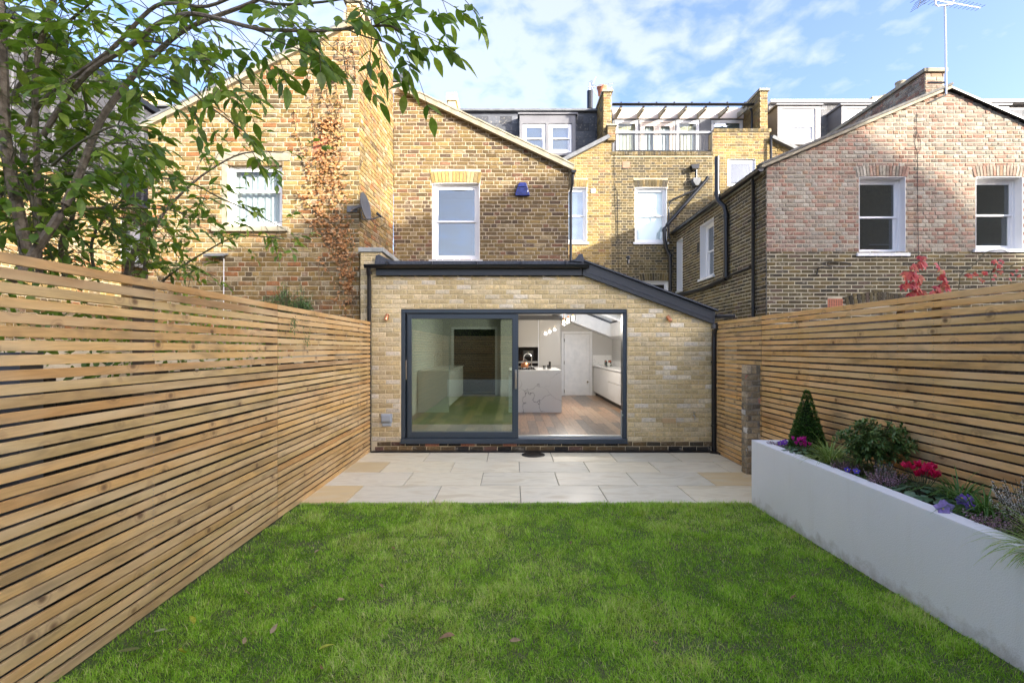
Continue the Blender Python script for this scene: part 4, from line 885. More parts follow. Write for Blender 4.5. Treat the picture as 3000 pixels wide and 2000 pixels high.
# verges
M['verge'] = mat('weathered_verge', (.14, .13, .115), .8, c2=(.08, .08, .075), nscale=12, bump=.3)
ibeam(ph, [(4.80, QY - .04, 5.115), (8.46, QY - .04, 6.645)], 'verge_board', M['pale_stone'], .10, .05)
ibeam(ph, [(4.78, QY - .01, 5.16), (8.46, QY - .01, 6.70)], 'verge_trim', M['verge'], .20, .045)
ibeam(ph, [(8.46, QY - .02, 6.64), (10.9, QY - .02, 5.575)], 'verge_trim', M['black_plastic'], .12, .04)
m = MB(); m.prism([(4.78, 5.14), (8.47, 6.68), (8.47, 6.60), (4.86, 5.09)], .05, 5.28, XZ(QY)); m.prism([(8.48, 6.65), (10.9, 5.59), (10.9, 5.56), (8.48, 6.62)], .02, 5.28, XZ(QY)); m.build('roof', M['slate'], ph)
# party wall rising through the roof with coping
MB().box(8.10, 8.47, QY + .12, 14.95, 6.2, 7.02).build('party_wall', M['mortar_grey'], ph)
lay(ph, Fr((8.10, 0, 0), -90), 6.3, 7.02, lambda z: (-14.9, -QY - .13), (), 'pink', 'flemish', nparts=0, sname='party_wall_brickwork', seed=35)
lay(ph, Fr((0, QY + .12, 0), 0), 6.42, 7.02, lambda z: (8.105, 8.465), (), 'pink', 'stretcher', nparts=20, pname='brick', sname='party_wall_brickwork', seed=36)
MB().box(8.05, 8.52, QY + .07, 14.95, 7.022, 7.10).build('coping', M['pale_stone'], ph, bevel=.012)
# side wall
psf = Fr((4.93, 0, 0), -90)
w1 = (-13.12, -12.22, 3.42, 4.82); w2 = (-14.97, -14.45, 3.32, 4.80)
slab(ph, psf, [(-14.98, 0), (-QY - .302, 0), (-QY - .302, 5.1), (-14.98, 5.1)], [w1, w2], .25, 'side_wall', M['mortar_stock'])
lay(ph, psf, 1.8, 5.08, lambda z: (-14.97, -QY - .002), [w1, w2], 'stock', 'stretcher', L=.225, H=.058, j=.018, nparts=0, seed=37, jit=.0035, sname='side_brickwork')
sash(ph, psf, *w1, dep=.16, fw=.05, back='room', glass='winglass', sillm='old_white', roomd=.9)
sash(ph, psf, *w2, dep=.16, fw=.04, back='room', glass='winglass', sillm='old_white', roomd=.9, sillx=.01)
gutter((4.80, QY - .05, 5.08), (4.80, 14.95, 5.08), .058, ph, nclip=12)
def SP(x, y, X): Y = X * F / (x - CX); return Vector((X, Y, PZ(y, Y)))
pipe(ph, [SP(1647, 360, 4.72), SP(1647, 450, 4.72), SP(1650, 462, 4.74), SP(1664, 474, 4.82), SP(1667.5, 490, 4.85), SP(1667.5, 638, 4.85)], .055, name='soil_pipe', n=12, collars=[(SP(1647, 448, 4.72), SP(1647, 440, 4.72)), (SP(1667.5, 492, 4.85), SP(1667.5, 500, 4.85)), (SP(1667.5, 636, 4.85), SP(1667.5, 626, 4.85))])
pipe(ph, [SP(1667, 640, 4.85), SP(1660, 643, 4.85), SP(1610, 665, 4.87), SP(1560, 677, 4.87)], .05, name='soil_pipe')
pipe(ph, [SP(1669, 640, 4.85), SP(1682, 630, 4.86), SP(1724, 613, 4.88)], .03, name='waste_pipe')
pipe(ph, [SP(1727, 410, 4.82), SP(1729.8, 425, 4.87), SP(1729.8, 745, 4.87)], .035, collars=[(SP(1729.8, 494, 4.87), SP(1729.8, 498, 4.87)), (SP(1729.8, 705, 4.87), SP(1729.8, 709, 4.87))])
m = MB(); m.fb(psf, -12.05 - .9 - .35, -12.05 - .9 - .22, 4.15, 4.40, .0, .012)
m.build('vent', M['dark'], ph)
# wires on the pink wall
m = MB(); m.tube([P(x, y, QY - .02) for x, y in ((2105, 258), (2106, 300), (2101, 330), (2107, 352), (2108, 380), (2108, 450), (2109, 530), (2110, 578), (2110, 590))], .005, 5); m.tube([P(x, y, QY - .02) for x, y in ((2105, 300), (2114, 320), (2115, 340), (2108, 354))], .004, 5)
tag(m.build('wall_cable', M['black_plastic']), 'thin black cable running down the pink brick wall between its windows', 'cable')
m = MB(); pts = [P(1910 + 34 * math.cos(a) + 12, 611 + 5 * math.sin(a) - 4 + 1.5 * math.cos(a), QY - .03 - .12 * (1 + math.sin(a)) / 2) for a in [rad(k) for k in range(0, 361, 24)]]; m.tube(pts, .008, 5); m.tube([P(1892, 612, QY - .03), P(1879, 616, QY - .03), P(1876, 630, QY - .03)], [.008, .012, .016], 6)
tag(m.build('cable_loop', M['black_plastic']), 'loop of black cable tied on the dark brick under the pink wall', 'cable')
m = MB(); m.tube([P(1760, 579, QY - .018), P(1760, 752, QY - .018)], .006, 5); tag(m.build('corner_cable', M['black_plastic']), 'straight cable down the corner edge of the dark brick base', 'cable')

def yagi(root_pts, name, label, mast, boom, n, el, mt, bracket=None):
    t = thing(name, label, 'aerial', mast[0])
    MB().tube(mast, .018, 8).build('mast', M['steel'], t, smooth=True)
    a, b = boom; m = MB(); m.tube([a, b], .010, 6); m.build('boom', M[mt], t)
    m = MB(); d = (b - a)
    side = d.cross(Vector((0, 0, 1))).normalized()
    for i in range(n):
        c = a + d * (i / (n - 1)); l = el * (1 - .45 * i / n); m.tube([c - side * l, c + side * l], .004, 5)
    m.build('element', M['lead'], t)
    m = MB(); cc = a + d * .04
    for s_ in (-1, 1):
        for k in range(4): e0 = cc + Vector((0, 0, s_ * (.05 + k * .05))) - d.normalized() * (.03 * k); m.tube([e0 - side * el * .9, e0 + side * el * .9], .004, 5)
        m.tube([cc, cc + Vector((0, 0, s_ * .22)) - d.normalized() * .09], .006, 5)
    m.build('reflector', M['lead'], t); return t
t = yagi(None, 'television_aerial', 'tall television aerial on a pole above the pink brick gable', [P(2173, 217, 9.6), P(2172, 100, 9.6), P(2170, 14, 9.6)], (P(2101, 2, 9.6) + Vector((0, -.1, 0)), P(2285, -6, 9.6) + Vector((0, .3, 0))), 16, .16, 'alu')
m = MB(); m.tube([P(2148, 0, 9.58), P(2149, 11, 9.58), P(2153, 14, 9.58), P(2185, 11, 9.58), P(2189, 8, 9.58), P(2189, -2, 9.58)], .014, 8); m.build('cradle', M['white'], t, smooth=True)
m = MB(); m.beam(P(2130, 190, 9.78), P(2175, 190, 9.62), .02, .03); m.beam(P(2172, 185, 9.6), P(2172, 222, 9.6), .03, .03); m.beam(P(2134, 236, 9.68), P(2173, 218, 9.6), .02, .03); m.beam(P(2160, 193, 9.6), P(2160, 222, 9.6), .015, .02); m.build('bracket', M['verge'], t)

# ------------------------------------------------------------------ the terrace behind
TYY = 15.0; t1 = Fr((0, TYY, 0), 0); MY = 16.2
bmats('terrace'); bmats('terrace_dark')
M['mortar_t'] = mat('terrace_mortar', (.46, .385, .24), .95, c2=(.38, .31, .20), nscale=4)
def slates(root, fr, x0, x1, z0, z1, n=60, mt='slate', holes=(), seed=1):
    MB().fb(fr, x0, x1, z0, z1, -.3, -.012).build('roof_face', M[mt], root)
    key = 'sl' + mt
    if key not in BM:
        c = (.11, .12, .14) if mt == 'slate' else (.17, .175, .19)
        cl = [(1, c), (1, tuple(v * .8 for v in c)), (1, tuple(v * 1.15 for v in c))]; BM[key] = (brick_mat('slate_' + mt, cl, False, .1, .6, (20, .12)), brick_mat('slating_' + mt, cl, True, .1, .6, (20, .12)))
    lay(root, fr, z0, z1, lambda z: (x0, x1), holes, key, 'slate', L=.38, H=.235, j=.005, centre=((x0 + x1) / 2, (z0 + z1) / 2), nparts=n, pname='slate', sname='slating', mats=BM[key], bev=.003, jit=.002, seed=seed, d1=.004)
def dormer(root, x0, x1, y0, y1, Y, wins, cheek=.8, bars=0, glass='winglass', fm='white_upvc', facem='zinc', back='blind'):
    fr = Fr((0, Y, 0), 0); a, b, zt, zb = PX(x0, Y), PX(x1, Y), PZ(y0, Y), PZ(y1, Y); hs = [(PX(p, Y), PX(q, Y), PZ(s, Y), PZ(r, Y)) for p, q, r, s in wins]
    slab(root, fr, [(a, zb), (b, zb), (b, zt), (a, zt)], hs, .10, 'dormer_face', M[facem])
    MB().box(a, b, Y + .102, Y + cheek, zb, zt).build('dormer_body', M[facem], root)
    MB().box(a - .06, b + .06, Y - .05, Y + cheek, zt + .001, zt + .06).build('dormer_roof', M[facem], root, bevel=.01)
    for h in hs: sash(root, fr, *h, dep=.03, fw=.06, sw=.05, back=back, glass=glass, sill=False, bars=bars, fm=fm, reveal=False)
# left: slate mansard house with the double dormer
m1 = thing('terrace_house', 'terrace house with slate mansard roof and a double white dormer window', 'house', (0, 16, 0))
f16 = Fr((0, MY, 0), 0)
mx0, mx1, mz0, mz1 = PX(900, MY), PX(1392, MY), PZ(420, MY), PZ(258, MY)
slates(m1, f16, mx0, mx1, mz0, mz1, 120, seed=4)
MB().box(mx0, mx1, MY - .12, MY + 5, mz1, mz1 + .07).build('roof_edge', M['lead'], m1, bevel=.01)
MB().box(mx0, mx1 - .01, MY + .31, MY + 6, 0, mz1 - .01).build('house_body', M['mortar_grey'], m1)
dormer(m1, 1193.5, 1322, 264, 357, 15.85, [(1201, 1253.4, 284, 350), (1261, 1313.5, 284, 350)], cheek=.33)
# brick part of the rear wall (sunlit)
r1 = thing('terrace_house', 'yellow brick terrace house with rooftop balcony and white sash windows', 'house', (4, TYY, 0))
tw1 = (PX(1290, TYY), PX(1348.3, TYY), PZ(557, TYY), PZ(430, TYY)); tw2 = (PX(1458, TYY), PX(1532, TYY), PZ(557, TYY), PZ(430, TYY)); tw3 = (PX(1671, TYY), PX(1735, TYY), PZ(429, TYY), PZ(365, TYY)); tw4 = (PX(1471, TYY), PX(1536, TYY), 3.0, PZ(645, TYY))
xA, xB, xC, xD = 1.2, PX(1404, TYY), PX(1636, TYY), PX(1767, TYY)
zl0, zl1 = 7.0, PZ(318, TYY); zB, zC = PZ(357, TYY), PZ(304, TYY)
def sp_t(z):
    if z < 7.05: return (xA, xD)
    return (xA + (z - 7.05) / .56, xD)
MB().box(3.2, xD, TYY, TYY + .3, 0, 2.6).build('lower_wall', M['mortar_t'], r1)
slab(r1, t1, [(xA, 2.61), (xD, 2.61), (xD, zC), (xC, zC), (xC, zB), (xB, zB), (xB, zl1), (xA, 6.98)], [tw1, tw2, tw3, tw4], .3, 'wall', M['mortar_t'])
vt2 = (PX(1430, TYY), PX(1447, TYY), PZ(386, TYY), PZ(371, TYY))
ah = [(h[0] - .03, h[1] + .03, h[3] - .02, h[3] + .235) for h in (tw1, tw2, tw4)]
kw_ = dict(H=.066, j=.013, L=.225)
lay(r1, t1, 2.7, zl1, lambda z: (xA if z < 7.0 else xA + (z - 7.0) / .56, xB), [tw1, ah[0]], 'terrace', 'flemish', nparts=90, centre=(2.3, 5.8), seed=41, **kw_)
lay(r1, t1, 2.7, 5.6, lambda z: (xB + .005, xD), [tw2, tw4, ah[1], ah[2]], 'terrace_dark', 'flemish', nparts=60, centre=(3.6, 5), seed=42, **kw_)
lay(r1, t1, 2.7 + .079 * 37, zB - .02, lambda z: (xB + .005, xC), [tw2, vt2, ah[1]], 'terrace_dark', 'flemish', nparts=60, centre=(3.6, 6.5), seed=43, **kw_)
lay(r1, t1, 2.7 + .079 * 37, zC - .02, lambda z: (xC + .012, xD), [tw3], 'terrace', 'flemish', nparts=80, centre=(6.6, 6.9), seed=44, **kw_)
for i, (h, pl_) in enumerate(((tw1, 'terrace'), (tw2, 'terrace_dark'), (tw4, 'terrace_dark'))): arch(r1, t1, h[0], h[1], h[3] - .005, .215, pl_, 12, rise=.02)
sash(r1, t1, *tw1, dep=.1, back='curtain', glass='winglass', sillx=.05)
M['paper'] = mat('white_paper', (.85, .86, .88), .7)
sash(r1, t1, *tw2, dep=.1, back='paper', glass='roofglass', sillx=.05)
sash(r1, t1, *tw3, dep=.05, fw=.07, sash2=False, back='room', glass='darkglass', sill=False)
sash(r1, t1, *tw4, dep=.1, back='dark', glass='darkglass', sill=False, sash2=False)
m = MB(); m.fb(t1, *vt2, -.01, .012); av = m.build('air_vent', M['terracotta'], r1)
m = MB()
for i in range(7): u = vt2[0] + (i + .5) * (vt2[1] - vt2[0]) / 7; m.fb(t1, u - .004, u + .004, vt2[2], vt2[3], .0125, .0145); z = vt2[2] + (i + .5) * (vt2[3] - vt2[2]) / 7; m.fb(t1, vt2[0], vt2[1], z - .004, z + .004, .015, .0165)
m.build('vent_mesh', M['pale_stone'], av)
m = MB(); m.fb(t1, PX(1357, TYY), PX(1367, TYY), PZ(443.5, TYY), PZ(433.5, TYY), .011, .03); m.build('vent_cover', M['white'], r1, bevel=.004)
# raking lead flashing on the left part
ibeam(r1, [(xA - .05, TYY - .03, 7.03), (PX(1398, TYY), TYY - .03, PZ(318, TYY) + .02)], 'roof_flashing', M['lead'], .25, .11)
ibeam(r1, [(xD + .03, TYY - .03, PZ(318, TYY)), (PX(1840, TYY), TYY - .03, PZ(352, TYY))], 'roof_flashing', M['lead'], .25, .10)
# brick on edge copings
def soldier(root, fr, u0, u1, z0, h, pal, step=.078, d=.03):
    mi = bmats(pal)[0]; n = int((u1 - u0) / step)
    for i in range(n):
        a = u0 + (u1 - u0) * i / n; m = MB(); m.fb(fr, a + .005, a + (u1 - u0) / n - .005, z0, z0 + h, -.2, d + R.uniform(-.004, .004)); m.build('coping_brick', mi, root)
    MB().fb(fr, u0, u1, z0 + .003, z0 + h - .006, -.19, d - .008).build('coping_mortar', M['mortar_grey'], root)
soldier(r1, t1, xB, xC + .02, zB + .002, .105, 'terrace_dark'); soldier(r1, t1, xC + .03, xD + .05, zC + .002, .10, 'terrace_dark')
# balcony room set back behind
BY = 16.4; bf = Fr((0, BY, 0), 0); bx0, bx1, bzt, bzb = PX(1407, BY), PX(1735, BY), 9.46, PZ(400, BY)
bw = [(PX(1414, BY), PX(1467, BY), PZ(372, BY), PZ(276, BY)), (PX(1554, BY), PX(1607, BY), PZ(372, BY), PZ(276, BY)), (PX(1634, BY), PX(1707, BY), PZ(330, BY), PZ(275, BY))]
bd = (PX(1470, BY), PX(1550, BY), PZ(372, BY), PZ(278, BY))
slab(r1, bf, [(bx0, bzb), (bx1, bzb), (bx1, bzt), (bx0, bzt)], bw + [bd], .12, 'dormer_face', M['slate_light'])
M['cream'] = mat('cream_boarding', (.70, .62, .55), .6, c2=(.62, .52, .46), nscale=6)
MB().fb(bf, bx0, bx1 - .1, PZ(273, BY), 9.45, .002, .03).build('boarding', M['cream'], r1)
for i, h in enumerate(bw): sash(r1, bf, *h, dep=.02, fw=.06, sw=.04, sash2=False, back='room' if i < 2 else 'blind', curt=[(.03, .97)] if i < 2 else None, sill=False, reveal=False, fm='white', glass='roofglass' if i < 2 else 'winglass')
hm = (bd[0] + bd[1]) / 2
m = MB(); m.ring(bf, *bd, .04, -.08, .0); do = m.build('balcony_door', M['cream'], r1)
for a, b in ((bd[0] + .045, hm - .005), (hm + .005, bd[1] - .045)):
    MB().ring(bf, a, b, bd[2] + .04, bd[3] - .045, .11, -.07, -.02, wb=.2).build('door_leaf', M['cream'], do)
    MB().fb(bf, a + .10, b - .10, bd[2] + .2, bd[3] - .14, -.05, -.045).build('pane', M['roofglass'], do); curtain_mb(bf, a + .06, b - .06, bd[2] + .05, bd[3] - .06, -.12, .012).build('curtain', M['curtain'], do, smooth=True)
MB().fb(bf, bd[0], bd[1], bd[2], bd[3], -.7, -.6).build('room_lining', M['room'], do)
for x in (1379 + 26, 1445 - 0, 1507, 1570, 1631, 1693, 1752 - 0)[0:0]: pass
rx = [1415.6, 1482, 1545, 1608, 1665, 1731, 1787]
for x in (1417, 1484, 1548, 1606, 1667, 1692, 1727):
    pass
RX = [(1176 + q / 4) for q in (975, 1180, 1380, 1565, 1745, 1945, 2125)]
for x in RX:
    X_ = PX(x + 3, 15.9); m = MB(); m.prism([(15.66, 9.19), (BY - .035, 9.31), (BY - .035, 9.14), (15.66, 9.09)], -.03, .03, lambda a, b, d: (X_ + d, a, b)); m.build('rafter', M['pale_stone'], r1)
gutter((PX(1406, 15.6), 15.6, 9.235), (PX(1731, 15.6), 15.6, 9.235), .06, r1, nclip=8)
pipe(r1, [P(1724, 249, 15.6), P(1727, 258, 15.65), P(1727, 305, 15.65)], .035)
MB().prism([(BY + .01, 9.46), (BY + 4, 9.46), (BY + 4, 9.50), (BY + .01, 9.50)], bx0, bx1, lambda a, b, d: (d, a, b)).build('flat_roof', M['cream'], r1)
MB().box(bx0, bx1, BY + .13, BY + 4, 0, bzt).build('house_body', M['mortar_grey'], r1)
# balcony railing
rl = [PX(1414, 15.15), PX(1635, 15.15)]; ra, rb_ = PZ(349, 15.15), PZ(306, 15.15)
MB().box(rl[0], rl[1], 15.13, 15.17, rb_, rb_ + .05).build('handrail', M['white'], r1, bevel=.006)
m = MB(); m.box(rl[0], rl[1], 15.135, 15.165, rb_ - .05, rb_ - .02); m.box(rl[0], rl[1], 15.135, 15.165, ra + .02, ra + .05); m.build('rail', M['black_plastic'], r1)
n = 27
for i in range(n + 1):
    x = rl[0] + (rl[1] - rl[0]) * i / n; th = .018 if i % 9 == 0 else .008; MB().box(x - th, x + th, 15.15 - th, 15.15 + th, ra, rb_ - .02).build('baluster', M['black_plastic'], r1)
# pipes on the terrace wall
tp = lambda x, y, Y=14.85: P(x, y, Y)
pipe(r1, [tp(1626, 407), tp(1622, 414), tp(1532, 517), tp(1526, 524), tp(1526, 550), tp(1531, 572), tp(1538, 586), tp(1539.5, 600), tp(1539.5, 680)], .055, name='soil_pipe', collars=[(tp(1539.5, 590), tp(1539.5, 584)), (tp(1526, 526), tp(1526, 532))])
pipe(r1, [tp(1600, 431), tp(1595, 437), tp(1545, 458), tp(1538, 464), tp(1536, 480), tp(1536, 543), tp(1540, 548)], .026, name='waste_pipe')
m = MB(); c = tp(1600, 417); m.prism([(c.x - .11, c.z + .10), (c.x + .11, c.z + .10), (c.x + .11, c.z), (c.x + .04, c.z - .12), (c.x - .04, c.z - .12), (c.x - .11, c.z)], -.1, .08, XZ(14.9)); m.build('hopper', M['lead'], r1)
pipe(r1, [tp(1599, 390), tp(1599, 417)], .035, name='waste_pipe')
m = MB(); c = tp(1596, 382); m.prism([(c.x - .13, c.z + .03), (c.x + .13, c.z + .06), (c.x + .10, c.z - .08), (c.x - .08, c.z - .08)], -.1, .08, XZ(14.9)); m.build('hopper', M['black_plastic'], r1)
m = MB(); m.tube([P(x, y, 14.985) for x, y in ((1411, 316), (1411, 425), (1413, 430), (1418, 440), (1419, 520), (1420, 600), (1421, 625))], .006, 5); m.tube([P(x, y, 14.985) for x, y in ((1411, 430), (1415, 520), (1416, 560))], .005, 5)
tag(m.build('wall_cable', M['black_plastic']), 'two thin dark cables down the terrace wall between its two tall windows', 'cable')
m = MB(); m.tube([P(x, y, 14.9) for x, y in ((1771, 312), (1771, 372))], .035, 8); m.build('downpipe', M['black_plastic'], r1)
MB().box(xD + .01, PX(1840, TYY), TYY, TYY + .3, 4.5, PZ(352, TYY) - .03).build('wall', M['mortar_t'], r1)
lay(r1, t1, 6.5, PZ(322, TYY), lambda z: (xD + .06, PX(1787, TYY) + max(0, (PZ(318, TYY) - z)) * 1.45), (), 'terrace', 'flemish', nparts=0, seed=47, sname='brickwork', **kw_)
# party walls and chimneys
def stack(x0, x1, y0, y1, Yf, Yb, pal, label, top=.08, group=None, cat='chimney', nm='chimney_stack', np_=20):
    a, b, zb, zt = PX(x0, Yf), PX(x1, Yf), PZ(y1, Yf), PZ(y0, Yf); t = thing(nm, label, cat, ((a + b) / 2, Yf, zb))
    MB().box(a, b, Yf, Yb, zb, zt).build('stack_body', M['mortar_t'], t)
    lay(t, Fr((0, Yf, 0), 0), zb, zt, lambda z: (a, b), (), pal, 'stretcher', nparts=np_, centre=((a + b) / 2, zt), seed=51, L=.225, H=.066, j=.013)
    lay(t, Fr((b, 0, 0), 90), zb, zt, lambda z: (Yf, Yb), (), pal, 'stretcher', nparts=0, seed=52, L=.225, H=.066, j=.013)
    lay(t, Fr((a, 0, 0), -90), zb, zt, lambda z: (-Yb, -Yf), (), pal, 'stretcher', nparts=0, seed=53, L=.225, H=.066, j=.013)
    MB().box(a - .05, b + .05, Yf - .05, Yb + .05, zt + .001, zt + top).build('stack_cap', M['pale_stone'], t, bevel=.01); return t
c1 = stack(1386, 1404, 212, 330, 15.1, 19.5, 'terrace', 'brick party wall with a terracotta pot and aerial beside the balcony', cat='party wall', nm='party_wall')
stack(1396, 1413, 290, 322, 14.9, 15.09, 'terrace', 'small brick kneeler pier at the left end of the balcony', nm='brick_pier', cat='pier', top=.05)
c2 = stack(1746, 1763, 210, 300, 15.3, 19.5, 'terrace', 'brick party wall at the right end of the balcony roof', cat='party wall', nm='party_wall')
m = MB(); c = P(1383, 211, 17.5); m.lathe([(.14, -.12), (.15, .0), (.17, .10), (.19, .12), (.19, .16), (.15, .16)], c, 16); tag(m.build('chimney_pot', M['terracotta'], smooth=True), 'squat terracotta pot on the party wall beside the small aerial', 'chimney pot')
t = yagi(None, 'television_aerial', 'small television aerial beside the terracotta pot on the terrace roof', [P(1354, 250, 17), P(1354, 192, 17)], (P(1359, 200, 17), P(1407, 192, 17.6)), 9, .10, 'alu')
m = MB(); m.beam(P(1351, 200, 17), P(1366, 200, 17), .03, .03); m.beam(P(1369, 177, 17), P(1361, 195, 17), .02, .02); m.beam(P(1360, 202, 17), P(1370, 218, 17), .03, .02); m.tube([P(1392, 201, 17.2), P(1407, 201, 17.3)], .012, 5); m.build('bracket', M['alu'], t)
m = MB(); m.lathe([(.10, 0), (.10, .6)], P(1355, 250, 17), 10); m.build('base_flue', M['black_plastic'], t)
def cream_chimney(x0, x1, y0, y1, Y, lab, dep=1.6):
    a, b, zb, zt = PX(x0, Y), PX(x1, Y), PZ(y1, Y), PZ(y0, Y); t = thing('chimney', lab, 'chimney', ((a + b) / 2, Y, zb), 'pale brick chimneys on the terrace roof')
    n = int((zt - zb) / .09)
    for i in range(n): z = zb + (zt - zb) * i / n; g = .05 if i >= n - 3 else 0; MB().box(a - g, b + g, Y - g, Y + dep + g, z + .006, z + (zt - zb) / n).build('brick_course', M['cream_clay'], t)
    MB().box(a + .01, b - .01, Y + .01, Y + dep - .01, zb, zt - .01).build('chimney_core', M['mortar_pale'], t)
cream_chimney(1029, 1046, 214, 262, 18, 'narrow pale brick chimney standing above the sloping coping of the middle house')
cream_chimney(327, 346, 213, 246, 18, 'pale brick chimney above the yellow gable, partly behind tree leaves', 2.6)
# right mansard house
m2 = thing('terrace_house', 'terrace house with pale slate mansard and two white dormers at the right', 'house', (9, 16, 0))
sx0, sx1, sz0, sz1 = PX(1766, MY), PX(2240, MY), PZ(372, MY), PZ(238.5, MY)
slates(m2, f16, sx0, sx1, sz0, sz1, 90, 'slate_light', seed=6)
MB().box(sx0, sx1 + 6, MY - .14, MY + .3, sz1, sz1 + .075).build('roof_edge', M['white'], m2)
MB().box(sx0, sx1 + 6, MY + .301, MY + 6, 0, sz1 + .02).build('house_body', M['mortar_grey'], m2)
dormer(m2, 1786, 1885, 243, 332, 15.5, [(1797, 1873, 250, 326)], cheek=.69, bars=1, back='room')
dormer(m2, 1933, 2035, 243, 332, 15.5, [(1944, 2022, 250, 326)], cheek=.69, bars=1, back='room')
dormer(m2, 2262, 2318, 243, 330, 15.5, [(2272, 2310, 250, 322)], cheek=.69, back='room')
slates(m2, Fr((0, MY + .02, 0), 0), sx1, sx1 + 4, sz0, PZ(246, MY), 0, 'slate', seed=7)
ct = PZ(231, 18.2)
def pot(x, y0, y1, r_, lab, mt, Y=18.0, dome=False):
    c = P(x, y1, Y); h = PZ(y0, Y) - PZ(y1, Y); m = MB()
    prof = [(r_, 0), (r_, h * .3), (r_ * 1.05, h * .32), (r_, h * .36), (r_, h * .7), (r_ * 1.06, h * .72), (r_, h * .76), (r_, h * .93), (r_ * 1.12, h * .95), (r_ * 1.08, h)] if not dome else [(r_, 0), (r_, h * .4), (r_ * 1.25, h * .45), (r_ * 1.2, h * .65), (r_ * .8, h * .9), (r_ * .2, h)]
    tag(m.lathe(prof, c, 18).build('chimney_pot', M[mt], smooth=True), lab, 'chimney pot', 'chimney pots behind the pink gable')
MB().box(PX(2000, 17.8), PX(2090, 17.8), 17.7, 18.3, PZ(238, 18) - .6, PZ(231, 18)).build('chimney_stack', M['mortar_t'], m2)
pot(2069, 189, 232, .16, 'tall pale banded chimney pot behind the pink gable', 'pale_stone')
pot(2020, 222, 232, .15, 'low domed pot, leftmost behind the pink gable', 'pale_stone', dome=True)
pot(2035, 217, 232, .15, 'pale domed pot, middle of the three low ones', 'cream_clay', dome=True)
pot(2051, 211, 232, .16, 'dark red domed pot beside the tall banded one', 'terracotta', dome=True)
# far left mansard
m3 = thing('terrace_house', 'dark mansard roof showing between the grey cladding and the yellow gable', 'house', (-10, 16, 0))
slates(m3, f16, PX(-40, MY), PX(640, MY), PZ(420, MY), PZ(247, MY), 30, seed=8)
MB().box(PX(-40, MY), PX(640, MY), MY - .1, MY + 5, PZ(247, MY), PZ(243, MY)).build('roof_edge', M['lead'], m3)
MB().box(PX(-40, MY), PX(640, MY), MY + .31, MY + 5, 0, PZ(247, MY) - .01).build('house_body', M['mortar_grey'], m3)
# grey clad outrigger on the far left
GX = -7.0; gf = Fr((GX, 0, 0), 90)
gh = thing('clad_house', 'brick side extension topped by a grey standing seam loft behind the tree', 'house', (GX, 8, 0))
gw = (7.55, 9.15, 3.25, 4.05); gw = (PX(0, 1) * 0 + GX * F / (277 - CX), GX * F / (321 - CX), PZ(590, 8.6), PZ(494, 8.6))
slab(gh, gf, [(3.4, 0), (14.9, 0), (14.9, 4.3), (3.4, 4.3)], [gw], .25, 'wall', M['mortar_pale'])
lay(gh, gf, 1.6, 4.3, lambda z: (3.6, 12.5), [gw], 'left', 'flemish', nparts=120, centre=(8.4, 3.6), seed=61, kinds='mixed', L=.225, H=.066, j=.0115)
sash(gh, gf, *gw, dep=.08, back='blind', fw=.06)
MB().box(GX - 4, GX - .02, 3.4, 14.9, 4.31, 6.22).build('loft_cladding', M['clad'], gh)
MB().box(GX - 4.05, GX + .06, 3.35, 14.9, 6.22, 6.32).build('roof_edge', M['black_plastic'], gh)
MB().box(GX - 4, GX + .0, 3.4, 14.9, 4.302, 4.34).build('loft_flashing', M['lead'], gh)
y = 3.9
while y < 14: MB().box(GX - .02, GX + .012, y, y + .02, 4.35, 6.2).build('standing_seam', M['zinc'], gh); y += .62
MB().box(GX - .02, GX - .005, 5.4, 6.4, 4.6, 6.0).build('loft_window', M['blind'], gh)
# tall houses across the gardens, outside the frame: they keep the garden in shade
bh = thing('rear_terrace', 'tall brick houses behind the garden to the right, outside the view', 'house', (20, -9, 0))
prof = [(5.5, 0), (36.5, 0), (36.5, 9.5), (33.2, 12.2), (31.2, 14.3), (29.2, 15.6), (26.5, 15.5), (24.2, 14.9), (21.2, 14.1), (19.0, 12.6), (17.0, 12.0), (14.4, 11.5), (14.1, 9.2), (12.0, 8.25), (10.5, 7.7), (5.5, 7.6)]
m = MB(); m.prism(prof, 0, 7, lambda a, b, d: (a, -8 - d, b)); m.build('wall', M['mortar_grey'], bh)
rf_ = Fr((0, -8, 0), 180)
for i in range(9):
    for k in range(3): sash(bh, rf_, -(7.5 + i * 3.1 + 1.1), -(7.5 + i * 3.1), 1.4 + k * 3.0, 3.1 + k * 3.0, dep=.1, back='room', reveal=False)
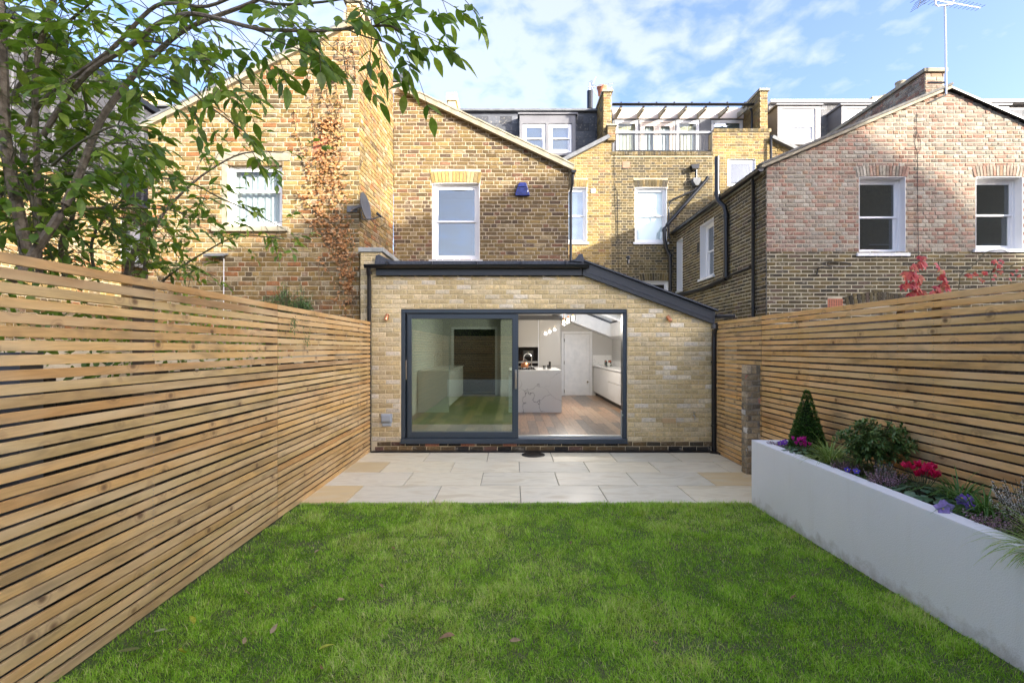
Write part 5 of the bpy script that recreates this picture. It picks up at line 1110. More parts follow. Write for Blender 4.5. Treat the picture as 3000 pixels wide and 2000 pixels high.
# ------------------------------------------------------------------ fences
M['wood'] = wood_mat('fence_wood', 'Y'); M['wood_x'] = wood_mat('fence_wood_across', 'X')
M['wood_r'] = wood_mat('fence_wood_right', 'Y', (.76, .49, .205), (.44, .265, .105), (.80, .58, .32))
M['post'] = mat('fence_post_wood', (.20, .14, .08), .8, c2=(.12, .09, .055), nscale=10)
def fence(name, label, axis, pos, segs, z0, n, pitch, hgt, face, mt, loc, posts, up_gap=None):
    """horizontal slats; axis 'Y' runs in depth at x=pos, 'X' across at y=pos; face = +1/-1 side that shows"""
    t = thing(name, label, 'fence', loc)
    for (a, b) in segs:
        for i in range(n):
            zb = z0 + i * pitch + R.uniform(-.0025, .0025); k = 10; th = .019; bow = R.uniform(-.005, .005); sag = R.uniform(-.0035, .0035); tilt = R.uniform(-.0022, .0022); m = MB(); vs = []; fs = []
            a_, b_ = a + R.uniform(0, .003), b - R.uniform(.001, .004); ph = R.uniform(0, 6); hh = hgt + R.uniform(-.0015, .0015)
            for j in range(k + 1):
                s = a_ + (b_ - a_) * j / k; f = j / k; dz = sag * math.sin(f * math.pi) * 1.2 + tilt * (f - .5) * 2; dx = bow * math.sin(f * 5 + ph) * .5
                for (ddx, ddz) in ((0, 0), (th, 0), (th, hh), (0, hh)):
                    q = pos + face * (-ddx + dx); vs.append((q, s, zb + ddz + dz) if axis == 'Y' else (s, q, zb + ddz + dz))
            for j in range(k):
                for q in range(4): fs.append((j * 4 + q, j * 4 + (q + 1) % 4, j * 4 + 4 + (q + 1) % 4, j * 4 + 4 + q))
            fs += [(0, 1, 2, 3), (k * 4 + 3, k * 4 + 2, k * 4 + 1, k * 4)]
            m.add(vs, fs); o = m.build('slat', M[mt], t, bevel=.0018); o.modifiers['bevel'].segments = 1; o.modifiers['bevel'].angle_limit = rad(50)
    for s in posts:
        c0 = pos - face * .022; c1 = pos - face * .095
        m = MB()
        if axis == 'Y': m.box(min(c0, c1), max(c0, c1), s - .045, s + .045, -.1, z0 + n * pitch - .02)
        else: m.box(s - .045, s + .045, min(c0, c1), max(c0, c1), -.1, z0 + n * pitch - .02)
        m.build('post', M['post'], t)
    sc_ = MB()
    for s in posts:
        for i in range(n):
            for q in (-.012, .012):
                a = s + R.uniform(-.006, .006); z = z0 + i * pitch + hgt / 2 + q; f = pos + face * .0012; r_ = .0042; pts = [(r_ * math.cos(k * 1.0472), r_ * math.sin(k * 1.0472)) for k in range(6)]
                sc_.add([(f, a + u, z + v) if axis == 'Y' else (a + u, f, z + v) for u, v in pts], [tuple(range(6))])
    stuff(sc_.build('screws', M['screw'], t))
    return t
M['screw'] = mat('screw_head', (.30, .29, .26), .4, 1)
fence('slatted_fence', 'long slatted timber fence along the left side of the lawn', 'Y', -2.222, [(-1.70, 1.4), (1.4, 4.75), (4.755, 7.90)], .005, 32, .0640, .0475, 1, 'wood', (-2.23, 3, 0), [-1.5, 0, 1.4, 3.1, 4.75, 6.33, 7.8])
fence('slatted_fence', 'slatted timber fence behind the white planter on the right', 'Y', 3.20, [(-1.70, 1.9), (1.9, 6.42), (6.425, 7.90)], -.01, 32, .0645, .0475, -1, 'wood_r', (3.21, 3, 0), [-1.5, 0, 1.9, 3.8, 4.15, 5.6, 6.42, 7.8])
fence('slatted_fence', 'slatted timber fence closing the garden behind the camera', 'X', -1.72, [(-2.2, .5), (.5, 3.18)], .0, 32, .0645, .0475, 1, 'wood_x', (.5, -1.73, 0), [-2.1, -.5, .5, 1.8, 3.1])
# brick pier against the right fence
bp_ = thing('brick_pier', 'slim old brick pier standing in front of the right slatted fence', 'pier', (3.13, 6.5, 0))
px0, px1, py0, py1, pzt = PX(1715, 6.45), PX(1749, 6.45), 6.45, 6.60, 1.40
MB().box(px0 + .008, px1 - .008, py0 + .008, py1, -.05, pzt - .005).build('pier_core', mat('pier_mortar', (.33, .30, .24), .95, c2=(.24, .21, .17), nscale=9, bump=.6), bp_)
for fr, u0, u1 in ((Fr((0, py0 + .008, 0), 0), px0 - .0, px1), (Fr((px0 + .008, 0, 0), -90), -py1, -py0 + .0)):
    lay(bp_, fr, .0, pzt - .11, lambda z, a=u0, b=u1: (a, b), (), 'pier', 'stretcher', L=.155 if u1 - u0 > .16 else .1, H=.064, j=.012, nparts=60, centre=(u0, .7), seed=71, jit=.006, bev=.008, start=R.uniform(0, .1))
for i in range(3): m = MB(); m.box(px0 + .002 + i * .066, px0 + .06 + i * .066, py0 - .002, py1, pzt - .105, pzt + R.uniform(-.004, .004)); m.build('brick', bmats('pier')[0], bp_, bevel=.006)
# neighbours' old boundary seen through the gaps
M['old_fence'] = mat('grey_weathered_boards', (.16, .155, .15), .9, c2=(.10, .10, .095), nscale=6, stretch=(8, 8, 1))
t = thing('board_fence', 'weathered grey board fence seen through the gaps of the right slats', 'fence', (3.6, 4, 0)); y = -1.6
while y < 7.8: MB().box(3.52, 3.54, y, y + .145, -.1, 1.93 + R.uniform(-.01, .01)).build('board', M['old_fence'], t); y += .15
t = thing('board_fence', 'dark old board fence seen through the gaps of the left slats', 'fence', (-2.7, 4, 0)); y = -1.6
M['dk_fence'] = mat('dark_weathered_boards', (.055, .05, .04), .9, c2=(.03, .03, .025), nscale=6, stretch=(8, 8, 1))
while y < 7.8: MB().box(-2.52, -2.50, y, y + .145, -.1, 1.45 + R.uniform(-.03, .03)).build('board', M['dk_fence'], t); y += .15
MB().box(-2.44, -2.34, 2.38, 2.50, -.1, 1.6).build('concrete_post', mat('dull_concrete', (.14, .15, .16), .9), t)

# ------------------------------------------------------------------ raised planter
M['render'] = mat('pale_render', (.84, .865, .91), .8, c2=(.80, .825, .87), nscale=1.6, bump=.35, bscale=150)
M['render_top'] = mat('painted_cap', (.80, .81, .83), .6, c2=(.62, .62, .60), nscale=26, nlo=.62, nhi=.8)
def dirty(m_):
    nt = m_.node_tree; b = nt.nodes['Principled BSDF']; l = b.inputs['Base Color'].links[0].from_socket; g = N(nt, 'ShaderNodeNewGeometry').outputs['Position']; sp_ = N(nt, 'ShaderNodeSeparateXYZ'); nt.links.new(g, sp_.inputs[0])
    n = N(nt, 'ShaderNodeTexNoise'); n.inputs['Scale'].default_value = 9; n.inputs['Detail'].default_value = 7; n.inputs['Roughness'].default_value = .7; nt.links.new(g, n.inputs['Vector'])
    f = mth(nt, 'SUBTRACT', n.outputs[0], mth(nt, 'MULTIPLY', sp_.outputs[2], 2.6)); c = mixc(nt, mth(nt, 'MULTIPLY', ramp(nt, f, [(.30, 0.0), (.55, 1.0)]), .40), l, (.20, .17, .10))
    mp = N(nt, 'ShaderNodeMapping'); mp.inputs['Scale'].default_value = (1, 7, .6); nt.links.new(g, mp.inputs[0]); n2 = N(nt, 'ShaderNodeTexNoise'); n2.inputs['Scale'].default_value = 1.4; n2.inputs['Detail'].default_value = 5; nt.links.new(mp.outputs[0], n2.inputs['Vector'])
    c = mixc(nt, mth(nt, 'MULTIPLY', ramp(nt, n2.outputs[0], [(.56, 0.0), (.74, 1.0)]), .08), c, (.42, .40, .34)); nt.links.new(c, b.inputs['Base Color'])
dirty(M['render'])
pl = thing('raised_planter', 'long white rendered raised planter along the right side of the lawn', 'planter', (2.6, 2, 0))
def ptop(y): return .607 + (y - 2.52) * .0194
pin = lambda y: 2.51 + (5.25 - y) * .026
m = MB(); th = .115
ys = [-1.2, 0, 1.5, 2.5, 3.5, 4.5, 5.135]
def wallpts(y0, y1): return [(pin(y0), y0, -.05), (pin(y0) + th, y0, -.05), (pin(y1) + th, y1, -.05), (pin(y1), y1, -.05), (pin(y0), y0, ptop(y0)), (pin(y0) + th, y0, ptop(y0)), (pin(y1) + th, y1, ptop(y1)), (pin(y1), y1, ptop(y1))]
m.hexa(wallpts(-.985, 5.25)); m.box(2.51 + th + .001, 3.17, 5.135, 5.25, -.05, ptop(5.25) - .001); m.box(-2.2, 3.17, -1.10, -.99, -.05, .56)
m.build('planter_wall', M['render'], pl, bevel=.006)
m = MB()
for p in (wallpts(-.985, 5.25),): m.hexa([(x, y, ptop(y) + .0005) for x, y, z in p[:4]] + [(x, y, ptop(y) + .003) for x, y, z in p[:4]])
m.box(2.51 + th + .002, 3.17, 5.136, 5.249, ptop(5.25) - .0005, ptop(5.25) + .002)
m.build('wall_cap', M['render_top'], pl)
m = MB(); vs = []; nx, ny = 8, 60
for i in range(nx + 1):
    for k in range(ny + 1):
        y = -.9 + 6.03 * k / ny; x = pin(y) + th - .01 + (3.19 - pin(y) - th) * i / nx; vs.append((x, y, ptop(y) - .06 + R.uniform(-.012, .012)))
m.add(vs, [(i * (ny + 1) + k, (i + 1) * (ny + 1) + k, (i + 1) * (ny + 1) + k + 1, i * (ny + 1) + k + 1) for i in range(nx) for k in range(ny)])
m.build('planting_soil', M['soil'], pl, smooth=True)
m = MB(); m.box(-2.2, 3.1, -1.70, -1.11, .3, .5); m.build('planting_soil', M['soil'], pl)

# ------------------------------------------------------------------ leaves
def leaf_pts(L, W, fold=.25, curl=.2, tip=1.3):
    """pointed leaf along +X, folded at the midrib, drooping"""
    ss = [0, .12, .32, .55, .78, 1.0]; ws = [.02, .55, .97, .92, .52, .01]; vs = []; fs = []
    for s, w_ in zip(ss, ws):
        z = -curl * L * s * s; h = W / 2 * w_; vs += [(s * L, -h, z + fold * h), (s * L, 0, z), (s * L, h, z + fold * h)]
    for i in range(5):
        a = i * 3; fs += [(a, a + 3, a + 4, a + 1), (a + 1, a + 4, a + 5, a + 2)]
    return vs, fs
def leaf_pts4(L, W, fold=.3, curl=.2):
    return [(0, 0, 0), (L * .45, -W / 2, fold * W / 2), (L, 0, -curl * L), (L * .45, W / 2, fold * W / 2), (L * .5, 0, -curl * L * .3)], [(0, 1, 4), (1, 2, 4), (2, 3, 4), (3, 0, 4)]
class Leaves:
    """collects leaves, then makes the nearest ones objects of their own and joins the rest"""
    def __init__(s): s.items = []
    def add(s, pos, mtx, k=0, scale=1.0): s.items.append((Vector(pos), mtx, k, scale))
    def build(s, root, shapes, mt_i, mt_a, nobj, pname='leaf', sname='foliage', key=None):
        it = sorted(s.items, key=key or (lambda q: q[0].length / max(.01, q[3]))); ms = []
        for v, f in shapes:
            me = bpy.data.meshes.new(pname); me.from_pydata(v, [], f); me.update(); me.materials.append(mt_i); me.shade_smooth(); ms.append(me)
        for pos, mx, k, sc in it[:nobj]:
            o = bpy.data.objects.new(pname, ms[k % len(ms)]); o.matrix_world = Matrix.Translation(pos) @ mx.to_4x4() @ Matrix.Scale(sc, 4); COL.objects.link(o)
            o.parent = root; o.matrix_parent_inverse = WM.get(root.name, Matrix()).inverted()
        rest = it[nobj:]
        if rest:
            V = []; Fs = []; rv = []; base = 0
            for pos, mx, k, sc in rest:
                v, f = shapes[k % len(shapes)]; A = np.array(v) @ np.array(mx.to_3x3()).T * sc + np.array(pos); V.append(A); Fs += [tuple(i + base for i in q) for q in f]; rv += [R.random()] * len(f); base += len(v)
            me = bpy.data.meshes.new(sname); me.from_pydata(np.concatenate(V).tolist(), [], Fs); at = me.attributes.new('rnd', 'FLOAT', 'FACE'); at.data.foreach_set('value', rv); me.materials.append(mt_a); me.update(); me.shade_smooth()
            o = bpy.data.objects.new(sname, me); COL.objects.link(o); setpar(o, root); stuff(o)
def frame(d, up=(0, 0, 1), roll=0):
    d = Vector(d).normalized(); y = Vector(up).cross(d)
    if y.length < 1e-3: y = Vector((0, 1, 0))
    y.normalize(); z = d.cross(y); m_ = Matrix((d, y, z)).transposed()
    return m_ @ Matrix.Rotation(roll, 3, 'X')
def rv3(s=1): return Vector((R.gauss(0, s), R.gauss(0, s), R.gauss(0, s)))
def poly_at(pts, t):
    n = len(pts) - 1; f = min(max(t, 0), .9999) * n; i = int(f); return pts[i].lerp(pts[i + 1], f - i), (pts[i + 1] - pts[i]).normalized()
def smooth_path(pts, sub=4):
    o = []; n = len(pts)
    for i in range(n - 1):
        p0, p1, p2, p3 = pts[max(i - 1, 0)], pts[i], pts[i + 1], pts[min(i + 2, n - 1)]
        for k in range(sub):
            t = k / sub; o.append(.5 * ((2 * p1) + (-p0 + p2) * t + (2 * p0 - 5 * p1 + 4 * p2 - p3) * t * t + (-p0 + 3 * p1 - 3 * p2 + p3) * t ** 3))
    o.append(pts[-1]); return o
M['bark'] = mat('grey_bark', (.20, .165, .12), .9, c2=(.11, .085, .06), nscale=40, bump=.8, bscale=60)
M['twig'] = mat('green_twig', (.10, .085, .05), .8, c2=(.07, .075, .035), nscale=30)
GREENS = [(.07, .14, .02), (.11, .20, .025), (.19, .29, .04), (.09, .165, .04), (.27, .35, .05), (.075, .125, .03)]
lm_i = leaf_mat('elder_leaf', GREENS, .45, .42); lm_a = leaf_mat('elder_foliage', GREENS, .45, .42, attr=True)
# ---- the tree leaning over the left fence
tree = thing('shrubby_tree', 'leafy tree with arching branches reaching over the left fence', 'tree', (-2.75, 2.9, 0))
LV = Leaves(); TW = MB()
def D(l): return [P(x, y, Y) for x, y, Y in l]
BR = [  # (points, radius start, radius end, twig count, twig length, leaf scale, branch kind)
 (D([(30, 640, 2.95), (60, 590, 2.9), (30, 430, 2.85), (10, 300, 2.8), (5, 150, 2.8), (-5, -60, 2.8)]), .034, .024, 14, .35, 1.0),
 (D([(90, 650, 2.95), (88, 560, 2.95), (85, 390, 2.9), (80, 225, 2.85), (87, 125, 2.8), (115, 25, 2.75), (140, -60, 2.7)]), .019, .012, 20, .35, 1.0),
 (D([(45, 640, 2.8), (75, 584, 2.8), (137, 492, 2.8), (182, 400, 2.85), (232, 275, 2.85), (300, 182, 2.85), (350, 130, 2.8), (437, 62, 2.75), (588, 2, 2.7), (680, -60, 2.6)]), .027, .008, 22, .30, 1.0),
 (D([(60, 300, 2.9), (90, 240, 2.85), (175, 172, 2.75), (257, 112, 2.7), (342, 25, 2.65), (390, 8, 2.6), (475, 15, 2.55), (560, -20, 2.5)]), .014, .007, 20, .28, 1.0),
 (D([(100, 310, 2.8), (140, 245, 2.75), (207, 162, 2.65), (300, 105, 2.6), (362, 55, 2.55), (420, 34, 2.5), (475, 37, 2.45), (588, 66, 2.4), (660, 70, 2.38), (728, 71, 2.35), (795, 67, 2.32), (885, 59, 2.3), (915, 70, 2.28)]), .016, .0045, 26, .24, 1.0),
 (D([(20, 110, 2.9), (110, 70, 2.85), (150, 55, 2.8), (210, 5, 2.75)]), .012, .006, 9, .28, 1.0),
 (D([(55, 330, 3.1), (55, 392, 3.05), (75, 455, 3.0), (92, 522, 2.95), (100, 560, 2.95)]), .016, .022, 8, .3, 1.0),
 (D([(225, 142, 2.7), (275, 142, 2.65), (337, 160, 2.6), (425, 200, 2.5), (475, 240, 2.45), (545, 290, 2.4)]), .006, .003, 12, .14, .85),
 (D([(312, 92, 2.6), (375, 100, 2.55), (425, 112, 2.5), (487, 142, 2.45), (560, 195, 2.4)]), .006, .003, 11, .14, .85),
 (D([(475, 37, 2.45), (500, 85, 2.42), (510, 140, 2.4), (530, 190, 2.38)]), .004, .002, 7, .10, .85),
 (D([(588, 66, 2.4), (640, 95, 2.38), (690, 115, 2.36), (720, 130, 2.35)]), .004, .002, 6, .10, .9),
 (D([(795, 67, 2.32), (840, 85, 2.3), (890, 100, 2.28), (905, 118, 2.28)]), .004, .002, 6, .08, .9),
 (D([(560, -10, 2.5), (640, 10, 2.45), (740, 5, 2.4), (820, -5, 2.4), (860, 15, 2.38)]), .008, .003, 16, .18, .95),
 (D([(900, -60, 2.3), (960, -30, 2.28), (990, -12, 2.26), (1015, 0, 2.25)]), .005, .003, 5, .10, .9),
 (D([(980, -40, 2.3), (1040, -22, 2.28), (1060, -8, 2.26)]), .005, .003, 2, .06, .8),
 (D([(120, 500, 2.9), (197, 480, 3.1), (267, 478, 3.2), (362, 480, 3.3), (430, 490, 3.4)]), .008, .003, 14, .22, .9),
 (D([(150, 400, 3.0), (237, 397, 3.3), (337, 404, 3.6), (440, 422, 3.9), (500, 452, 4.2), (588, 492, 4.4), (650, 525, 4.5)]), .010, .004, 18, .26, .85),
 (D([(335, 640, 4.3), (335, 580, 4.3), (367, 504, 4.3), (412, 449, 4.3), (480, 392, 4.3), (560, 352, 4.3), (650, 350, 4.3)]), .016, .005, 18, .28, .85),
 (D([(370, 650, 4.4), (392, 630, 4.4), (462, 584, 4.4), (550, 542, 4.4), (655, 550, 4.4)]), .011, .004, 10, .22, .8),
 (D([(290, 650, 3.9), (300, 600, 3.9), (320, 560, 3.9)]), .03, .022, 10, .28, .8),
 (D([(220, 640, 3.6), (210, 560, 3.6), (240, 500, 3.6), (290, 450, 3.6)]), .012, .005, 16, .28, .85),
 (D([(150, 640, 3.4), (140, 560, 3.3), (170, 480, 3.3), (150, 380, 3.3), (200, 300, 3.2), (190, 200, 3.1)]), .018, .006, 20, .32, 1.0),
 (D([(-20, 600, 3.2), (-10, 480, 3.1), (30, 380, 3.1), (10, 260, 3.0), (60, 160, 3.0), (40, 40, 3.0)]), .02, .008, 22, .36, 1.05),
 (D([(120, 380, 2.7), (180, 330, 2.6), (260, 290, 2.6), (300, 300, 2.6)]), .008, .003, 10, .22, .9),
 (D([(240, 330, 2.95), (290, 330, 3.0), (350, 350, 3.0)]), .008, .003, 6, .18, .8),
]
def pinnate(base, d, n, L, sc, LVs, tw, droop=.5):
    """a compound leaf: pairs of leaflets along a drooping stalk and one at the tip"""
    p = Vector(base); d = Vector(d).normalized(); step = L / n; pts = [p.copy()]
    for i in range(n):
        d = (d + Vector((0, 0, -droop * .14))).normalized(); p = p + d * step; pts.append(p.copy())
        side = d.cross(Vector((0, 0, 1)));
        if side.length < .1: side = Vector((1, 0, 0))
        side.normalize()
        if i < n - 1 and i > 0 or n <= 2:
            for sg in (-1, 1):
                ld = (side * sg * .95 + d * .55 + Vector((0, 0, -.12)) + rv3(.22)).normalized()
                LVs.add(p, frame(ld, roll=R.uniform(-1.1, 1.1)), R.randrange(3), sc * R.uniform(.75, 1.15))
    LVs.add(p, frame(d + Vector((0, 0, -.15)) + rv3(.1), roll=R.uniform(-.4, .4)), R.randrange(3), sc * R.uniform(.95, 1.2))
    tw.tube(pts, .0016, 4)
for bi, (pts, r0, r1_, nt2, tl, sc) in enumerate(BR):
    nt2 = int(nt2 * (1.9 if bi in (0, 1, 21, 22, 6, 20) else (1.35 if bi > 14 else 1.0)))
    sp_ = smooth_path(pts, 4); n = len(sp_)
    MB().tube(sp_, [r0 + (r1_ - r0) * i / (n - 1) for i in range(n)], 7).build('branch' if r0 < .025 else 'trunk', M['bark'] if r0 > .012 else M['twig'], tree, smooth=True)
    for k in range(nt2):
        t_ = (k + R.random()) / nt2; t_ = .10 + .9 * t_; b, d = poly_at(sp_, t_)
        dd = (d * .6 + rv3(.6) + Vector((0, 0, -.05))).normalized(); L = tl * R.uniform(.4, 1.1); q = [b]; v = dd
        for s_ in range(3): v = (v + Vector((0, 0, -.05)) + rv3(.10)).normalized(); q.append(q[-1] + v * L / 3)
        if L > .12: TW.tube(q, [.003, .0025, .002, .0015], 4); pinnate(q[2], (v + rv3(.5)), 3, .14 * sc, sc, LV, TW)
        pinnate(q[-1], v + rv3(.2), R.choice((3, 4)), .17 * sc, sc, LV, TW)
    pinnate(sp_[-1], (sp_[-1] - sp_[-2]), 4, .18 * sc, sc, LV, TW)
for k in range(230):                                    # bushy growth filling the space behind the fence top
    f = R.random(); x = R.uniform(-30, 330) if f < .8 else R.uniform(330, 470); y = R.uniform(400 if x < 330 else 520, 640) if R.random() < .65 else R.uniform(60, 400) ; x = x if y > 400 else R.uniform(-30, 260)
    Y = R.uniform(2.9, 3.9) + max(0, x - 150) / 300; b = P(x, y, Y)
    if b.x > -2.28 and b.z < 2.1: continue
    v = rv3(.6) + Vector((.3, 0, .1)); TW.tube([b - v.normalized() * .12, b], .0022, 4); pinnate(b, v, 3, .13, .8, LV, TW)
stuff(TW.build('twigs', M['twig'], tree))
shp = [leaf_pts(.098, .041, .30, .18), leaf_pts(.085, .040, .15, .25), leaf_pts(.105, .037, .38, .10)]
LV.build(tree, shp, lm_i, lm_a, 300)
print('tree leaves', len(LV.items))
# undergrowth between the fences on the left
HG = Leaves()
for i in range(2600):
    y = R.uniform(1.6, 6.3); HG.add((R.uniform(-3.3, -2.58), y, R.uniform(.9, 2.0 + .15 * math.sin(y * 3))), frame(rv3(), roll=R.uniform(0, 6)), R.randrange(3), R.uniform(.5, .9))
hg = thing('undergrowth', 'dark leafy undergrowth behind the left fence', 'undergrowth', (-2.9, 4, 0)); hg['kind'] = 'stuff'
HG.build(hg, shp, lm_i, lm_a, 0)
hz = thing('rear_hedge', 'dark evergreen hedge standing behind the rear garden fence', 'hedge', (.5, -3, 0)); HL = Leaves()
MB().box(-4.5, 6, -3.6, -3.0, 0, 2.9).build('hedge_core', mat('dense_hedge_core', (.012, .022, .007), 1), hz)
for i in range(6000): HL.add((R.uniform(-4.6, 6.1), R.uniform(-3.0, -2.85) , R.uniform(1.6, 3.25)), frame(rv3() + Vector((0, 1, 0)), roll=R.uniform(0, 6)), R.randrange(3), R.uniform(.6, 1.1))
HL.build(hz, shp, lm_i, lm_a, 0)
# feathery bush behind the fence near the extension
fb_ = thing('feathery_bush', 'fine leaved green bush rising above the left fence before the ivy wall', 'bush', (-2.55, 5.6, 0)); FL = Leaves(); TB = MB()
for i in range(46):
    x, y = R.gauss(0, 1), abs(R.gauss(0, .8)); b = P(668 + x * 26, 712, 5.6); tip = P(668 + x * 42 + R.uniform(-12, 12), max(640, 700 - 26 * abs(R.gauss(.6, .5)) * (1.6 - abs(x) * .5)), 5.6 + R.uniform(-.3, .3)); b.x = min(b.x, -2.27); tip.x = min(tip.x, -2.28)
    TB.tube([b + Vector((0, 0, -.35)), tip], .003, 4)
    for k in range(26):
        q = b.lerp(tip, R.uniform(.0, 1)) + rv3(.02); FL.add(q, frame(Vector((R.gauss(0, 1), R.gauss(0, 1), -.5)), roll=R.uniform(-1, 1)), R.randrange(2), R.uniform(.7, 1.3))
for (x, y) in ((757, 770), (697, 745), (735, 745), (775, 782), (702, 735)):
    for k in range(14): q = P(x, y, 5.3 if x > 740 else 5.0); q.x = -2.20 + R.uniform(0, .03); q += Vector((0, R.gauss(0, .04), R.gauss(0, .04))); FL.add(q, frame(Vector((R.uniform(.2, 1), R.gauss(0, 1), -.6))), 0, R.uniform(.6, 1))
FG = [(.05, .11, .03), (.09, .16, .05), (.12, .20, .07)]
fi = leaf_mat('feather_leaf', FG, .3); fa = leaf_mat('feather_foliage', FG, .3, attr=True)
FL.build(fb_, [leaf_pts4(.05, .011), leaf_pts4(.04, .010)], fi, fa, 120); stuff(TB.build('stems', M['twig'], fb_))

# ------------------------------------------------------------------ dried ivy
iv = thing('dried_ivy', 'dead orange brown ivy climbing the yellow brick gable wall', 'ivy', (-3.2, LY, 3)); IL = Leaves(); IS = MB()
strands = [[(778, 82), (775, 150), (773, 200), (785, 250)], [(808, 88), (813, 125), (818, 180)], [(790, 95), (800, 150), (800, 178)], [(745, 150), (738, 195), (743, 225), (763, 262), (778, 300)], [(722, 205), (718, 237), (722, 275), (728, 325)], [(675, 250), (680, 295), (690, 325), (700, 362), (712, 395), (735, 430)], [(755, 170), (752, 215), (772, 258), (785, 290)], [(680, 440), (700, 460), (740, 500), (760, 560)], [(690, 490), (720, 520), (750, 560), (775, 600)], [(735, 590), (755, 625), (770, 660)], [(790, 560), (800, 640), (800, 700)], [(760, 520), (775, 580), (785, 640), (770, 690)]]
def ivy_leaf(x, y, big=1.0):
    c = P(x, y, LY - .02 - R.uniform(0, .05)); dr = Vector((R.gauss(0, .5), -.55, -R.uniform(.2, 1))); IL.add(c, frame(dr, up=(0, -1, .3), roll=R.gauss(0, .5)), R.randrange(2), big * R.uniform(.65, 1.25))
for s_ in strands:
    pts = smooth_path([P(x, y, LY - .018) for x, y in s_], 5); IS.tube(pts, .005, 5)
    L = sum((b - a).length for a, b in zip(pts, pts[1:]))
    for k in range(int(L * 42)):
        t_ = R.random(); q, _ = poly_at(pts, t_); x = CX + q.x / q.y * F; y = HY - (q.z - CZ) / q.y * F; ivy_leaf(x + R.gauss(0, 3.2), y + R.gauss(0, 3))
mass = [(262, 752, 22), (300, 757, 34), (340, 757, 40), (390, 757, 44), (430, 757, 50), (470, 752, 52), (510, 762, 48), (560, 785, 34), (600, 795, 26), (640, 800, 18), (665, 798, 12)]
def mass_at(y):
    for (ya, ca, wa), (yb, cb_, wb_) in zip(mass, mass[1:]):
        if ya <= y <= yb: f = (y - ya) / (yb - ya); return ca + (cb_ - ca) * f, wa + (wb_ - wa) * f
    return mass[-1][1:]
for k in range(1150):
    y = R.uniform(262, 665); c, w_ = mass_at(y)
    if R.random() > (1.0 if y < 560 else .55): continue
    x = c + R.gauss(0, .52) * w_
    if x < 824: ivy_leaf(x, y, 1.1)
for k in range(60):
    x = R.gauss(800, 10); y = R.uniform(660, 735); 
    if x < 824: ivy_leaf(x, y, .8)
for k in range(26):
    x0, y0 = R.uniform(730, 815), R.uniform(480, 700); IS.tube([P(x0, y0, LY - .012), P(x0 + R.uniform(-8, 10), y0 + 25, LY - .012), P(x0 + R.uniform(-6, 16), y0 + 55, LY - .012)], .0035, 4)
IC = [(.38, .19, .07), (.30, .135, .05), (.46, .26, .12), (.24, .11, .045), (.42, .29, .17)]
def heart(s): return [(0, 0, 0), (.12 * s, -.30 * s, .05 * s), (.45 * s, -.42 * s, .0), (.75 * s, -.22 * s, -.05 * s), (1.0 * s, 0, -.12 * s), (.75 * s, .22 * s, -.05 * s), (.45 * s, .42 * s, .0), (.12 * s, .30 * s, .05 * s), (.5 * s, 0, .06 * s)], [(0, 1, 8), (1, 2, 8), (2, 3, 8), (3, 4, 8), (4, 5, 8), (5, 6, 8), (6, 7, 8), (7, 0, 8)]
IL.build(iv, [heart(.047), heart(.038)], leaf_mat('dry_ivy_leaf', IC, .15, .7, spec=.2), leaf_mat('dry_ivy', IC, .15, .7, attr=True, spec=.2), 300, key=lambda q: R.random())
stuff(IS.build('stems', mat('ivy_stem', (.25, .16, .09), .9), iv))

# ------------------------------------------------------------------ red creeper on the right
cr = thing('red_creeper', 'crimson autumn creeper leaves above the right slatted fence', 'creeper', P(2120, 640, 4.9)); CL = Leaves(); CSm = MB()
RC = [(.42, .012, .02), (.55, .05, .03), (.30, .01, .03), (.62, .16, .06), (.48, .03, .05), (.35, .20, .05)]
def creeper(x, y, s_=1.0, Y=4.6):
    s_ *= 1.25; x += R.gauss(0, 2); y += R.gauss(0, 2)
    c = P(x, y, Y); n = 5; base = frame(Vector((R.gauss(0, .5), -.6, -.7)), up=(0, -1, .2), roll=R.gauss(0, .4))
    for k in range(n):
        a = rad(-70 + 35 * k + R.uniform(-8, 8)); v = base @ Vector((math.cos(a), math.sin(a), -.1)); CL.add(c, frame(v, up=base @ Vector((0, 0, 1))), 0, s_ * (1.1 - .12 * abs(k - 2)) * R.uniform(.85, 1.1))
for (x, y, s_) in [(2118, 600, 1.0), (2095, 612, 1.0), (2103, 618, .9), (2085, 625, 1.0), (2098, 632, 1.1), (2080, 640, 1.1), (2112, 632, .9), (2090, 650, 1.1), (2078, 655, .9), (2105, 655, 1.0), (2118, 650, .9), (2098, 668, 1), (2110, 672, 1), (2092, 672, .8), (2155, 608, .9), (2166, 618, .8), (2160, 632, .7), (2170, 640, .7), (2165, 652, .9), (2158, 660, .8), (2172, 660, .9), (2150, 665, .8), (2166, 670, .8), (2142, 668, .7), (2285, 598, .6), (2292, 605, .7), (2260, 622, .5), (2300, 600, .5), (2317, 640, .4), (2115, 590, .8), (2108, 604, .8)]: creeper(x, y, s_)
def vine(pts, r_=.004): CSm.tube(smooth_path([P(x, y, 4.62) for x, y in pts], 4), r_, 4)
vine([(2100, 680), (2090, 640), (2110, 600), (2118, 585)]); vine([(2160, 680), (2172, 650), (2160, 620), (2155, 600)]); vine([(2205, 632), (2240, 605), (2265, 580), (2300, 575), (2312, 578)]); vine([(2205, 632), (2260, 622), (2310, 622), (2370, 630)]); vine([(2202, 665), (2204, 640), (2210, 628)]); vine([(2278, 660), (2276, 630), (2290, 605)]); vine([(2290, 628), (2330, 608), (2370, 600)])
for k in range(26):
    x = R.uniform(2215, 2352); creeper(x, 628 + R.gauss(0, 6), R.uniform(.25, .45), 4.62)
